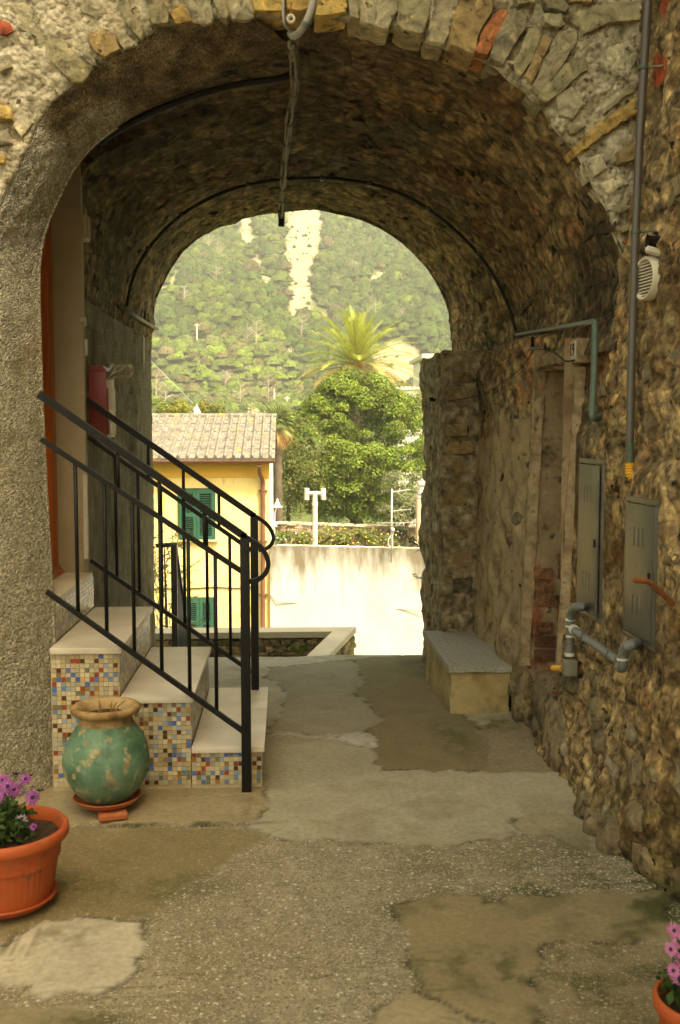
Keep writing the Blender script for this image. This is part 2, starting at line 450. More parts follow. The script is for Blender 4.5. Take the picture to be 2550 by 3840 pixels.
def vault_col(p, cr, t):
    """stone and old plaster colours; t 0..1 from left to right springing"""
    n1 = fbm((p.x * 1.1 + 5, p.y * 1.1, p.z * 1.1), 4)
    c = Vector((.225, .16, .08)).lerp(Vector((.30, .24, .14)), cr) if cr < .88 else Vector((.23, .135, .066))
    if n1 > .12: c = c.lerp(Vector((.26, .17, .092)), min(1, (n1 - .12) * 2))      # reddish old plaster
    if n1 < -.25: c = c.lerp(Vector((.06, .045, .028)), min(1, (-.25 - n1) * 2.5))     # dark patches
    crown_dark = smooth01(1 - abs(t - .47) * 2.4, 0, 1) * (.55 + .45 * fbm((p.x * 2, p.y * 1.3, 9), 4))  # darkens the vault towards its crown, broken up by noise
    c = c.lerp(Vector((.07, .053, .034)), max(0, min(.62, crown_dark)))
    # lighter band of the far arch ring
    if p.y > 6.7: c = c.lerp(Vector((.30, .225, .125)), .55 * smooth01(p.y, 6.7, 7.3))
    # smooth dark plaster on the left haunch
    w = smooth01(.23 - t, 0, .06) * smooth01(p.y, 4.6, 5.2) * (1 - smooth01(p.y, 6.2 , 6.9)) * smooth01(.1 - fbm((p.x * 3, p.y * 3, p.z * 3), 3) * .3, -.05, .1)
    return c, w
P = []; C = []
for j in range(M_):
    row = []; crow = []
    for i in range(N):
        p = base[j][i]
        a = base[j][max(0, i - 1)]; b = base[j][min(N - 1, i + 1)]
        tg = (b - a).normalized(); nm = Vector((-tg.z, 0, tg.x)) * -1      # towards the passage
        q = Vector((p.x * 4.5, p.y * 3.6, p.z * 4.5)) + Vector((1, 1, 1)) * 0.35 * fbm((p.x * 3, p.y * 3, p.z * 3), 3)
        d, pts = noise.voronoi(q)
        cr = hash3(pts[0])
        t = i / (N - 1)
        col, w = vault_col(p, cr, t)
        h = 0.010 * smooth01(d[1] - d[0], .01, .12) * (.2 + .9 * hash3(pts[0] * 1.7)) + 0.013 * fbm((p.x * 8, p.y * 6, p.z * 8), 5) + 0.03 * fbm((p.x * 1.6, p.y * 1.6, p.z * 1.6), 3)
        k = (1 - w) * (1 - .6 * smooth01(p.z, 2.2, 2.1))
        h = h * k
        if 0.05 < t < .95 and j == M_ - 1: h += 0.012 * fbm((p.x * 14, 1, p.z * 14), 4)
        row.append(p + nm * (h - .02))
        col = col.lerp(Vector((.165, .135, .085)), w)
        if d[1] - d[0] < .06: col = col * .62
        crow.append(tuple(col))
    P.append(row); C.append(crow)
VG = P
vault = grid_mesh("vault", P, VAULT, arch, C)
struct_bits = []

# --- stone templates (48 triangles each)
def stone_mesh(seed, round_=.45, jit=.16, ang=38, cuts=1):
    r = random.Random(seed)
    bm = bmesh.new(); bmesh.ops.create_cube(bm, size=2)
    bmesh.ops.subdivide_edges(bm, edges=list(bm.edges), cuts=cuts, use_grid_fill=True)
    for v in bm.verts:
        n = v.co.normalized()
        v.co = v.co.lerp(n * 1.15, round_) + Vector((r.uniform(-1, 1), r.uniform(-1, 1), r.uniform(-1, 1))) * jit
    me = bpy.data.meshes.new("stone")
    bm.to_mesh(me); bm.free()
    me.polygons.foreach_set("use_smooth", [True] * len(me.polygons))
    me.set_sharp_from_angle(angle=math.radians(ang))
    me.materials.append(STONE)
    return me
ROUND = [stone_mesh(i, .55, .26, 50) for i in range(12)]
BOULDER = [stone_mesh(30 + i, .75, .13, 80, 2) for i in range(6)]
SLAB = [stone_mesh(50 + i, .22, .15) for i in range(10)]
PAL = [(.27, .225, .14), (.33, .255, .13), (.22, .20, .14), (.40, .33, .20), (.30, .19, .085), (.36, .32, .23), (.18, .165, .125), (.44, .385, .27), (.25, .16, .08)]
def stone(parent, me, loc, size, rot, color, name="stone"):
    o = bpy.data.objects.new(name, me)
    o.location = loc; o.scale = size
    o.rotation_euler = rot
    o.color = (*color, 1)
    return link(o, parent)

# --- hewn voussoirs and facing stones traced on the front face
def facing(poly, color, prot=.02, depth=.20, parent=None):
    poly = [Vector(p) for p in poly]
    if sum(a.x * b.z - b.x * a.z for a, b in zip(poly, poly[1:] + poly[:1])) < 0: poly.reverse()
    cc_ = sum(poly, Vector()) / len(poly); poly = [cc_ + (p - cc_) * 1.06 for p in poly]
    ring = []
    for a, b in zip(poly, poly[1:] + poly[:1]):
        k = max(1, int((b - a).length / .022))
        for i in range(k):
            ring.append(a.lerp(b, i / k))
    n = len(ring); c = sum(ring, Vector()) / n
    rr = random.Random(int(abs(c.x * 9173 + c.z * 3331)))
    ring = [p + Vector((rr.uniform(-1, 1), 0, rr.uniform(-1, 1))) * .0045 for p in ring]
    tx, tz = rr.uniform(-.05, .05), rr.uniform(-.05, .05)
    def lay(k, y, jt):
        return [c + (p - c) * k + Vector((0, y + tx * (p.x - c.x) + tz * (p.z - c.z) + rr.uniform(-jt, jt), 0)) for p in ring]
    V = lay(1.0, depth, 0) + lay(1.0, -prot * .35, .003) + lay(.93, -prot, .003) + lay(.6, -prot - .002, .002) + lay(.25, -prot - .003, .001)
    V.append(c + Vector((0, -prot - .003, 0)))
    Fc = []
    for L in range(4):
        for i in range(n):
            i2 = (i + 1) % n
            Fc.append((L * n + i, L * n + i2, (L + 1) * n + i2, (L + 1) * n + i))
    for i in range(n): Fc.append((4 * n + i, 4 * n + (i + 1) % n, 5 * n))
    Fc.append(tuple(range(n - 1, -1, -1)))
    mb = MB(); mb.add(V, Fc)
    o = mb.build("stone", STONE, parent, smooth=True, angle=35)
    o.color = (*color, 1)
    return o
OL = (.30, .27, .165); OC = (.46, .32, .11); GR = (.30, .265, .175); PA = (.44, .40, .28); TE = (.42, .17, .07); BR = (.34, .25, .12); YE = (.56, .41, .14); RB = (.34, .08, .035)
Z1 = [([(0, 95), (50, 110), (62, 150), (30, 168), (0, 160)], RB), ([(20, 25), (110, 20), (170, 75), (235, 125), (290, 200), (350, 260), (415, 305), (370, 362), (320, 362), (250, 300), (200, 240), (160, 160), (90, 130), (60, 100), (10, 85)], OL),
      ([(530, -60), (565, -60), (605, 70), (655, 150), (640, 190), (590, 140), (548, 60)], GR), ([(650, -60), (725, -60), (762, 80), (760, 118), (690, 118), (672, 40)], OL), ([(772, 62), (830, 28), (868, 104), (796, 112)], OC),
      ([(845, -60), (948, -60), (962, 92), (950, 104), (872, 108), (856, 50)], PA), ([(955, -60), (1005, -60), (1038, 84), (1028, 102), (1000, 92), (975, 40)], GR), ([(1012, -60), (1130, -60), (1145, 78), (1110, 84), (1050, 86), (1026, 40)], PA),
      ([(1142, -60), (1286, -60), (1280, 60), (1220, 66), (1152, 62)], YE), ([(1296, -60), (1400, -60), (1412, 40), (1350, 58), (1300, 50)], OC), ([(1430, -60), (1560, -60), (1568, 62), (1500, 72), (1430, 78)], YE),
      ([(400, 160), (460, 140), (520, 170), (545, 225), (480, 262), (430, 240), (405, 200)], BR), ([(262, 108), (300, 118), (345, 170), (400, 240), (438, 292), (410, 292), (345, 235), (290, 170)], PA),
      ([(0, 480), (42, 490), (62, 545), (0, 552)], OC), ([(-10, 698), (30, 705), (26, 742), (-10, 744)], YE), ([(70, 150), (140, 150), (158, 200), (150, 255), (105, 205)], PA), ([(330, -20), (430, -20), (470, 60), (440, 90), (370, 50)], PA),
      ([(455, 70), (520, 100), (600, 180), (625, 205), (560, 225), (520, 160)], PA), ([(-20, 260), (30, 255), (60, 310), (10, 330)], GR), ([(60, 560), (120, 520), (150, 560), (100, 620)], PA), ([(-20, 600), (40, 590), (60, 650), (-10, 668)], GR)]
Z2 = [([(60, -60), (108, -60), (115, 98), (72, 92)], GR), ([(112, -60), (198, -60), (188, 112), (120, 100)], PA), ([(200, -60), (282, -60), (290, 50), (250, 134), (194, 120)], PA), ([(300, -60), (450, -60), (432, 80), (402, 166), (350, 158), (292, 122)], OL),
      ([(458, -60), (565, -60), (572, 60), (522, 130), (502, 210), (420, 186), (442, 80)], GR), ([(585, -60), (730, -60), (705, 70), (662, 150), (632, 252), (580, 238), (525, 212), (532, 110)], BR), ([(738, 55), (785, 50), (762, 130), (692, 260), (640, 252), (668, 150)], TE),
      ([(788, 60), (870, 80), (865, 130), (822, 200), (764, 300), (702, 276), (732, 180)], GR), ([(880, 140), (930, 150), (925, 200), (872, 312), (842, 358), (808, 314), (832, 250)], OL), ([(942, 160), (985, 180), (932, 290), (894, 380), (866, 350), (902, 250)], BR),
      ([(1012, 150), (1090, 150), (1095, 200), (1002, 340), (932, 436), (892, 398), (952, 290)], GR), ([(1040, 300), (1130, 265), (1140, 320), (1062, 390), (962, 476), (922, 446)], OL), ([(940, 80), (1020, 75), (1036, 120), (1010, 140), (952, 112)], GR),
      ([(790, -40), (915, -40), (905, 22), (830, 28)], OL), ([(925, -40), (1010, -40), (1062, 40), (1040, 62), (962, 50)], GR), ([(1022, -50), (1170, -50), (1155, 22), (1062, 28)], BR), ([(1042, 85), (1220, 22), (1385, 10), (1385, 98), (1220, 115), (1132, 160), (1108, 140)], OL),
      ([(1110, 640), (1200, 560), (1385, 435), (1388, 505), (1250, 592), (1112, 692), (1092, 664)], OC), ([(1048, 590), (1122, 558), (1138, 570), (1092, 612), (1062, 616)], OL), ([(1228, 492), (1370, 362), (1386, 380), (1350, 422), (1222, 512)], GR),
      ([(1270, 700), (1340, 650), (1378, 680), (1350, 730), (1290, 742)], BR), ([(1238, 952), (1300, 922), (1352, 940), (1292, 968)], GR), ([(1280, 1042), (1350, 1002), (1372, 1030), (1302, 1054)], OL), ([(1308, 1088), (1372, 1062), (1372, 1096), (1312, 1104)], TE),
      ([(1140, 730), (1200, 700), (1235, 760), (1180, 800)], PA), ([(1205, 830), (1290, 790), (1330, 830), (1240, 880)], PA), ([(1230, 220), (1330, 190), (1380, 250), (1340, 330), (1250, 320)], PA), ([(1000, 430), (1080, 400), (1130, 470), (1080, 540), (1020, 530)], PA)]
for poly, c in Z1:
    k = rnd.uniform(1.1, 1.5)
    facing([at_y(x / 1.206, y / 1.206, YF) for x, y in poly], scl(c, k), rnd.uniform(.006, .014) if c is PA else rnd.uniform(.014, .034), .16, front)
for poly, c in Z2:
    k = rnd.uniform(1.1, 1.5)
    facing([at_y(1250 + x / 1.206, y / 1.206, YF) for x, y in poly], scl(c, k), rnd.uniform(.006, .014) if c is PA else rnd.uniform(.014, .036), .16, front)

pl_ = []
while len(pl_) < 45:
    X, z, a = rnd.uniform(-3.4, -1.42), rnd.uniform(.1, 3.6), rnd.uniform(.05, .13)
    if any(abs(X - u) < (a + w) and abs(z - v) < (a + w) * .6 for u, v, w in pl_): continue
    pl_.append((X, z, a)); stone(front, rnd.choice(SLAB), (X, YF - .012, z), (a, .028, a * rnd.uniform(.4, .6)), (0, rnd.gauss(0, .15), 0), scl(rnd.choice([OL, OC, GR, PA, BR]), rnd.uniform(.9, 1.2)))
# --- left pier and the roughcast half ring of the arch
e1_px = [(224, 2960), (214, 2600), (197, 2250), (182, 2000), (167, 1700), (157, 1500), (148, 1200), (144, 1050), (151, 940), (180, 830), (221, 740), (262, 655), (300, 600), (340, 553), (390, 512), (450, 470), (520, 425), (600, 382), (700, 330), (850, 262), (1000, 200), (1085, 172)]
YR = 4.55
E1 = [at_y(x, y, YR) for x, y in e1_px]; E1[0].z = -0.02
kk = [i for i, p in enumerate(E0) if p.x > -0.08][0]
R0 = resample(E0[:kk], 240); R1 = resample(smooth_poly(E1, 2), 240)
P = []
US = [0, .03] + [.07 + .85 * i / 24 for i in range(25)] + [.94, .97, .985, 1.0]
for a, b in zip(R0, R1):
    row = []
    for u in US:
        p = a.lerp(b, u)
        bulge = math.sin(math.pi * u) * .02
        h = (.012 * fbm((p.x * 4, p.y * 4, p.z * 4), 4) + .006 * fbm((p.x * 30, p.y * 30, p.z * 30), 2)) * (1 if u < .95 else .3)
        row.append(p + Vector((.5, -.8, -.2)).normalized() * (h + bulge))
    b2 = b + Vector((-.012, .02, .008)); row.append(b2); row.append(b2 + Vector((-.02, .08, .012))); row.append(b2 + Vector((-.16, .09, .10)))
    P.append(row)
_pc = []
for r, q in zip(P, R0):
    row = []
    for p in r:
        w = smooth01(p.z + .22 * fbm((p.x * 5, p.y * 5, p.z * 5), 4), 2.78, 2.98)
        k = 1 + (.75 * fbm((p.x * 16, p.y * 16, p.z * 16), 4) if w > 0 else 0) * w
        row.append(tuple(Vector((1, 1, 1)).lerp(Vector((.40, .32, .225)) * max(.25, k), w)))
    _pc.append(row)
pier = grid_mesh("left_pier", P, ROUGHCAST2, arch, _pc)
# smooth mortar arris along the rear edge of the ring
mb = MB(); mb.tube([p + Vector((-.002, .004, .002)) for p in R1[::2] if p.z < 2.93], .009, 8)
mb.build("arris", ROUGHCAST, pier, True)

# --- left wall of the passage with its doorway
def leftX(Y, z): return -1.062 + .03 * smooth01(Y, 6.9, 7.1) + .012 * fbm((3, Y * 1.5, z * 1.5), 3)
P = []
ys = [5.44 + (YB - 5.44) * i / 120 for i in range(121)]
zs = [-.25 + 2.55 * i / 110 for i in range(111)]
for Y in ys:
    P.append([Vector((leftX(Y, z) + .006 * fbm((1, Y * 18, z * 18), 4), Y, z)) for z in zs])
WALL_L = pmat("brown_roughcast", [(0.34, (.18, .145, .085)), (0.5, (.30, .25, .155)), (0.66, (.42, .36, .24))], 9, 8, 1.0, 95, 0.02, 0.95,
              spots=[((.26, .225, .16), 1.1, .52, .75, 4), ((.09, .075, .048), 1.7, .56, .75, 5)], vor=90)
left_wall = grid_mesh("left_wall", P, WALL_L, arch)
mb = MB(); mb.bbox((-1.32, 5.40, .80), (-1.055, 5.455, 3.22), .012); mb.build("door_jamb", PLASTER_BEIGE, arch, True, 40)
mb = MB(); mb.box((-1.32, 5.39, -.2), (-1.085, 5.47, .805)); mb.build("jamb_base", ROUGHCAST, arch)
ORANGE = pmat("orange_varnish", [(0.3, (.44, .10, .012)), (0.7, (.58, .155, .02))], 3, 5, 0.12, 30, 0.002, 0.4, stretch=(6, 6, .6))
door = MB(); door.box((-1.29, 4.60, .86), (-1.262, 5.40, 2.86)); door = door.build("door", ORANGE, arch)
mb = MB()
mb.bbox((-1.262, 5.27, .90), (-1.205, 5.395, 2.86), .01); mb.bbox((-1.262, 4.60, .86), (-1.24, 4.70, 2.86), .006); mb.bbox((-1.262, 4.701, 1.75), (-1.242, 5.299, 1.87), .006)
mb.bbox((-1.262, 4.701, 2.75), (-1.242, 5.299, 2.86), .006); mb.build("frame", ORANGE, door, True, 40)
mb = MB()
for k in range(4): mb.bbox((-1.262, 4.71 + .147 * k, .92), (-1.25, 4.845 + .147 * k, 1.74), .008)
mb.build("panel", ORANGE, door, True, 40)
mb = MB(); mb.add([(-1.29, 4.6, .845), (-1.165, 4.6, .845), (-1.165, 5.39, .845), (-1.29, 5.39, .845), (-1.29, 4.6, .95), (-1.225, 4.6, .93), (-1.225, 5.39, .93), (-1.29, 5.39, .95)],
               [(3, 2, 1, 0), (4, 5, 6, 7), (0, 1, 5, 4), (1, 2, 6, 5), (2, 3, 7, 6), (3, 0, 4, 7)])
WOOD = pmat("threshold_wood", [(0.3, (.26, .085, .03)), (0.7, (.36, .13, .045))], 4, 5, 0.1, 30, 0.002, 0.5)
mb.build("threshold", WOOD, arch)

# --- right wall of rubble
def rightX(Y, z):
    a = 1.315 + .05 * z
    b = 1.235 + .012 * z
    x = a + (b - a) * smooth01(Y, 5.1, 6.0)
    if z < .5: x -= .05 * (1 - z / .5) ** 1.5 * smooth01(5.5, Y, Y + 1) if False else 0
    x -= .07 * math.exp(-((z / .28) ** 2)) * smooth01(Y, 3.2, 3.6) * (1 - smooth01(Y, 4.5, 5.4))
    if z > 2.1 and Y > 4.36: x += .32 * smooth01(z, 2.1, 2.2)
    return x
def wall_col(Y, z, cr, cr2):
    n = fbm((7, Y * .9, z * .9), 4)
    c = [Vector((.31, .22, .105)), Vector((.38, .265, .12)), Vector((.23, .175, .092)), Vector((.42, .31, .155)), Vector((.34, .19, .076))][int(cr * 4.99)]
    c = c.lerp(Vector((.33, .245, .13)), .45)
    if Y > 5.46:                                  # plastered stretch beyond the recess
        w = .8 * smooth01(1.75 - z + .5 * fbm((2, Y * 2, z * 2), 4), -.1, .25)
        c = c.lerp(Vector((.36, .285, .165)), w)
    if n > .1: c = c.lerp(Vector((.38, .29, .16)), min(.7, (n - .1) * 2))
    if n < -.2: c = c.lerp(Vector((.14, .125, .09)), min(.7, (-.2 - n) * 2))
    if z > 1.75 and 4.5 < Y < 6.2:
        c = c.lerp(Vector((.33, .15, .06)), .6 * smooth01(fbm((4, Y * 2.5, z * 2.5), 4), -.15, .25))
    moss = smooth01(.42 - z + .35 * fbm((5, Y * 5, z * 5), 4), 0, .35) * smooth01(4.3, Y, Y + .8) if Y < 4.3 else 0
    if Y < 4.25: c = c.lerp(Vector((.10, .115, .04)), .75 * max(0, smooth01(.40 - z + .35 * fbm((5, Y * 5, z * 5), 4), 0, .4)) * smooth01(4.25 - Y, 0, .6))
    return c
CABS = [(4.30, 4.76, .74, 1.55, 1.374), (3.62, 4.12, .68, 1.42, 1.380)]
NY0, NY1, NZ0, NZ1 = 4.84, 5.42, .30, 1.93         # blocked doorway recess
ys = [2.0 + (6.72 - 2.0) * i / 300 for i in range(301)]
zs = [-.06 + 3.7 * i / 235 for i in range(236)] + [3.9, 4.3, 4.8, 5.4]
P = []; C = []; H = {}
for Y in ys:
    row = []; crow = []
    for z in zs:
        q = Vector((0.5, Y * 6.0, z * 9.5)) + Vector((0, .7 * fbm((3, Y * 6, z * 6), 4), .7 * fbm((8, Y * 6, z * 6), 4)))
        d, pts = noise.voronoi(q)
        cr = hash3(pts[0]); cr2 = hash3(pts[0] * 2.3)
        plast = smooth01(Y, 5.40, 5.6) * smooth01(1.9 - z + .5 * fbm((2, Y * 2, z * 2), 4), -.1, .3)
        h = (.020 * smooth01(d[1] - d[0], .01, .09) * max(0, cr2 - .25) * (1 - .8 * plast) + .022 * fbm((5, Y * 11, z * 8), 6) * (1 - .5 * plast) + .012 * abs(fbm((9, Y * 26, z * 20), 3)) + .035 * fbm((6, Y * 2.5, z * 2.5), 3))
        if z < .9 and Y < 5.4: h += .05 * max(0, fbm((8, Y * 3.4, z * 3.4), 3)) * (1 - z / .9)
        if z > 2.15 and Y > 4.36: h = 0
        for cy0, cy1, cz0, cz1, cx in CABS:
            dd = max(cy0 - Y, Y - cy1, cz0 - z, z - cz1, 0)
            if dd < .10: h = h + ((rightX(Y, z) + .02 - cx) - h) * (1 - smooth01(dd, .0, .10))
        edge = max(0, 1 - min(abs(Y - NY0), abs(Y - NY1)) / .06) if NZ0 - .05 < z < NZ1 + .05 else 0
        h *= 1 - .7 * edge
        row.append(Vector((rightX(Y, z) - h + .02, Y, z)))
        c = wall_col(Y, z, cr, cr2)
        if d[1] - d[0] < .07: c = c * (.6 + .4 * plast)
        crow.append(tuple(c))
    P.append(row); C.append(crow)
keep = []
for i in range(len(ys) - 1):
    for j in range(len(zs) - 1):
        ym = (ys[i] + ys[i + 1]) / 2; zm = (zs[j] + zs[j + 1]) / 2
        keep.append(not (NY0 < ym < NY1 and NZ0 < zm < NZ1))
OLDPL = pmat("old_wall_plaster", [(0.34, (.60, .58, .54)), (0.48, (.95, .94, .92)), (0.60, (1.12, 1.1, 1.04)), (0.70, (1.35, 1.3, 1.15))], 7, 9, .9, 30, .012, .92, attr=True,
             spots=[((.10, .08, .045), 17, .63, .68, 6), ((.16, .125, .07), 2.4, .58, .70, 5), ((.34, .215, .105), 3.3, .60, .72, 5)])
right_wall = grid_mesh("right_wall", P, [RUBBLE, OLDPL], arch, C, flip=True, keep=keep)
_mi = []; _k = 0
for i in range(len(ys) - 1):
    for j in range(len(zs) - 1):
        if keep[_k]:
            ym, zm = ys[i], zs[j]
            _mi.append(1 if ym > 5.40 and zm < 1.62 + .45 * fbm((2, ym * 4, zm * 4), 4) else 0)
        _k += 1
right_wall.data.polygons.foreach_set("material_index", _mi)
def rw(Y, z, off=0.0):
    i = min(len(ys) - 1, max(0, round((Y - 2.0) / (4.72 / 300)))); j = min(235, max(0, round((z + .06) / (3.7 / 235))))
    p = P_RW[i][j]; return Vector((p.x - off, Y, z))
P_RW = P
# loose stones standing out of the rubble
cnt = 0; placed = []
KEEP_OFF = [(3.78, 4.22, .68, 1.45), (4.28, 4.76, .72, 1.58), (NY0 - .08, NY1 + .08, NZ0 - .05, 2.15), (4.0, 4.75, .55, .9), (3.98, 4.2, 1.45, 3.4), (3.9, 4.2, 2.2, 2.7)]
while cnt < 85:
    Y = rnd.uniform(2.6, 5.9); z = rnd.uniform(.02, 3.3)
    if Y > 4.3 and z > 2.05: continue
    if Y > 5.45 and z > .5 and rnd.random() < .8: continue
    a = rnd.uniform(.035, .085); b = a * rnd.uniform(.4, .8)
    if any(y0 - a < Y < y1 + a and z0 - b < z < z1 + b for y0, y1, z0, z1 in KEEP_OFF): continue
    if any(abs(Y - u) < (a + w) * .8 and abs(z - v) < (b + g) * .8 for u, v, w, g in placed): continue
    placed.append((Y, z, a, b)); cnt += 1
    p = rw(Y, z)
    c = Vector(rnd.choice(PAL)).lerp(Vector((.26, .21, .13)), .45)
    stone(right_wall, rnd.choice(ROUND), p + Vector((rnd.uniform(.010, .020), 0, 0)), (rnd.uniform(.020, .027), a, b), (rnd.uniform(-.5, .5), rnd.uniform(-.25, .25), rnd.uniform(-.25, .25)), tuple(c))
# big boulders at the foot of the wall
for px, py, Y, s in ((2020, 2640, 5.05, (.13, .22, .12)), (2075, 2760, 4.75, (.10, .2, .17)), (1960, 2640, 5.5, (.09, .13, .10)), (2200, 2560, 4.33, (.07, .10, .055)), (2230, 2680, 4.22, (.07, .075, .075)), (2250, 2790, 4.15, (.06, .08, .06)),
                     (2290, 3130, 3.92, (.10, .09, .06)), (2330, 3210, 3.75, (.12, .11, .09)), (2260, 3080, 4.1, (.08, .10, .06)), (2410, 3060, 3.62, (.06, .10, .05)), (1945, 2580, 5.62, (.07, .11, .05)), (2120, 2560, 4.6, (.07, .09, .05))):
    p = at_y(px, py, Y); 
    q = rw(Y, max(.03, p.z)); stone(right_wall, rnd.choice(BOULDER), Vector((q.x + s[0] * .55, Y, max(.02, p.z))), s, (rnd.uniform(-.3, .3), rnd.uniform(-.2, .2), rnd.uniform(-.3, .3)), scl((.27, .215, .125), rnd.uniform(.8, 1.15)))
# broken roof tiles built into the wall
def chip(px_poly, X, color, th=.05):
    pts = [at_x(x, y, X) for x, y in px_poly]
    mb = MB(); n = len(pts)
    V = pts + [p + Vector((th, 0, 0)) for p in pts]
    mb.add(V, [tuple(range(n)), tuple(range(2 * n - 1, n - 1, -1))] + [(i, n + i, n + (i + 1) % n, (i + 1) % n) for i in range(n)])
    o = mb.build("tile_shard", STONE, right_wall); o.color = (*color, 1); return o
chip([(2488, 160), (2498, 190), (2500, 275), (2482, 315), (2452, 332), (2446, 250), (2456, 205)], 1.475, (.46, .10, .035))
chip([(2480, 0), (2499, 0), (2500, 60), (2494, 110), (2476, 112), (2470, 40)], 1.49, (.42, .10, .04))
chip([(2243, 2880), (2262, 2872), (2272, 2892), (2262, 2902)], 1.29, (.30, .06, .03), .05)

# blocked doorway recess: plastered frame, old plaster and brick inside
niche = MB()
def rough_sheet(mbx, o, u, v, nu, nv, amp, nrm, mi=0):
    V = []
    for i in range(nu + 1):
        for j in range(nv + 1):
            p = o + u * (i / nu) + v * (j / nv)
            V.append(p + nrm * amp * fbm(p * 9, 5))
    mbx.add(V, [(i * (nv + 1) + j, (i + 1) * (nv + 1) + j, (i + 1) * (nv + 1) + j + 1, i * (nv + 1) + j + 1) for i in range(nu) for j in range(nv)], mi)
xw = 1.35
rough_sheet(niche, Vector((xw + .22, NY0 - .05, .1)), Vector((0, NY1 - NY0 + .1, 0)), Vector((0, 0, 1.95)), 30, 80, .02, Vector((-1, 0, 0)))
rough_sheet(niche, Vector((xw - .02, NY1, .1)), Vector((.27, 0, 0)), Vector((0, 0, 1.95)), 18, 80, .018, Vector((0, -1, 0)))
rough_sheet(niche, Vector((xw - .02, NY0, .1)), Vector((.30, 0, 0)), Vector((0, 0, 1.95)), 14, 60, .012, Vector((0, 1, 0)))
rough_sheet(niche, Vector((xw - .02, NY0, NZ1)), Vector((.30, 0, 0)), Vector((0, NY1 - NY0, 0)), 12, 24, .012, Vector((0, 0, -1)))
rough_sheet(niche, Vector((xw - .05, NY0, NZ0)), Vector((.30, 0, 0)), Vector((0, NY1 - NY0, 0)), 12, 24, .02, Vector((0, 0, 1)))
NICHE = pmat("recess_plaster", [(0.30, (.16, .105, .055)), (0.5, (.28, .20, .11)), (0.72, (.38, .29, .17))], 5, 9, 0.9, 40, 0.015, 0.92,
             spots=[((.26, .085, .04), 3.2, .54, .62, 6), ((.07, .055, .035), 11, .58, .68, 6)])
recess = niche.build("recess", NICHE, arch, True)
fr = MB()
def strip(Y0, Y1, z0, z1, th):
    n = 60; V = []
    for i in range(n + 1):
        z = z0 + (z1 - z0) * i / n
        for j in range(5):
            Y = Y0 + (Y1 - Y0) * j / 4
            bul = (0 if j in (0, 4) else th) + .006 * fbm((3, Y * 14, z * 14), 4)
            V.append(Vector((rightX(Y, z) - bul - .012 + (.03 if j in (0, 4) else 0), Y + .010 * fbm((1, 3, z * 7 + Y), 3), z)))
    fr.add(V, [(i * 5 + j, i * 5 + j + 1, (i + 1) * 5 + j + 1, (i + 1) * 5 + j) for i in range(n) for j in range(4)])
strip(NY1 - .012, NY1 + .05, .32, NZ1 + .06, .016); strip(NY0 - .035, NY0 + .014, .45, NZ1 - .02, .014)
n = 30; V = []
for i in range(n + 1):
    Y = NY0 - .05 + (NY1 - NY0 + .1) * i / n
    for j in range(5):
        z = NZ1 - .01 + .10 * j / 4
        V.append(Vector((rightX(Y, 1.9) - (.0 if j in (0, 4) else .024) - .008 + .006 * fbm((3, Y * 12, z * 12), 3), Y, z + .01 * fbm((2, Y * 6, 1), 3))))
fr.add(V, [(i * 5 + j, i * 5 + j + 1, (i + 1) * 5 + j + 1, (i + 1) * 5 + j) for i in range(n) for j in range(4)])
fr.build("plaster_frame", PLASTER_PALE, recess, True)
# bricks showing in the recess
BRICK = [stone_mesh(90 + i, .06, .06) for i in range(4)]
for m in BRICK: m.name = "brick"
for k in range(16):
    z = .38 + .075 * k
    if z > .95 and rnd.random() < .8: continue
    for q in range(2):
        if rnd.random() < .35: continue
        stone(recess, rnd.choice(BRICK), (xw + .05 + .12 * q + rnd.uniform(-.01, .01), NY1 - .004, z), (.054, .010, .030), (0, rnd.uniform(-.04, .04), 0), scl((.24, .115, .06), rnd.uniform(.6, 1.2)), "brick")

# --- rough block helper: box with noisy sides
def rough_block(name, lo, hi, res, amp, mat, parent, f1=3.0, f2=14.0, top=None):
    bm = bmesh.new()
    lo = Vector(lo); hi = Vector(hi); d = hi - lo
    n = [max(1, int(d[i] / res)) for i in range(3)]
    V = []; Q = []
    def side(o, u, v, nu, nv):
        b = len(V)
        for i in range(nu + 1):
            for j in range(nv + 1): V.append(o + u * (i / nu) + v * (j / nv))
        for i in range(nu):
            for j in range(nv): Q.append((b + i * (nv + 1) + j, b + (i + 1) * (nv + 1) + j, b + (i + 1) * (nv + 1) + j + 1, b + i * (nv + 1) + j + 1))
    X = Vector((d.x, 0, 0)); Yv = Vector((0, d.y, 0)); Z = Vector((0, 0, d.z))
    side(lo, X, Z, n[0], n[2]); side(lo + Yv, Z, X, n[2], n[0])
    side(lo, Z, Yv, n[2], n[1]); side(lo + X, Yv, Z, n[1], n[2])
    side(lo, Yv, X, n[1], n[0]); side(lo + Z, X, Yv, n[0], n[1])
    W = []
    for p in V:
        nz = Vector((fbm(p * f1 + Vector((1, 0, 0)), 4), fbm(p * f1 + Vector((9, 3, 0)), 4), fbm(p * f1 + Vector((4, 7, 2)), 4))) * amp
        nz += Vector((fbm(p * f2 + Vector((1, 0, 0)), 3), fbm(p * f2 + Vector((9, 3, 0)), 3), fbm(p * f2 + Vector((4, 7, 2)), 3))) * amp * .45
        if top is not None and p.z > hi.z - 1e-5: nz.z *= top
        W.append(p + nz)
    me = bpy.data.meshes.new(name); me.from_pydata([tuple(p) for p in W], [], Q)
    for m in (mat if isinstance(mat, (list, tuple)) else [mat]): me.materials.append(m)
    bm.from_mesh(me); bmesh.ops.remove_doubles(bm, verts=bm.verts, dist=1e-4); bm.to_mesh(me); bm.free()
    me.polygons.foreach_set("use_smooth", [True] * len(me.polygons)); me.set_sharp_from_angle(angle=math.radians(50))
    return link(bpy.data.objects.new(name, me), parent)

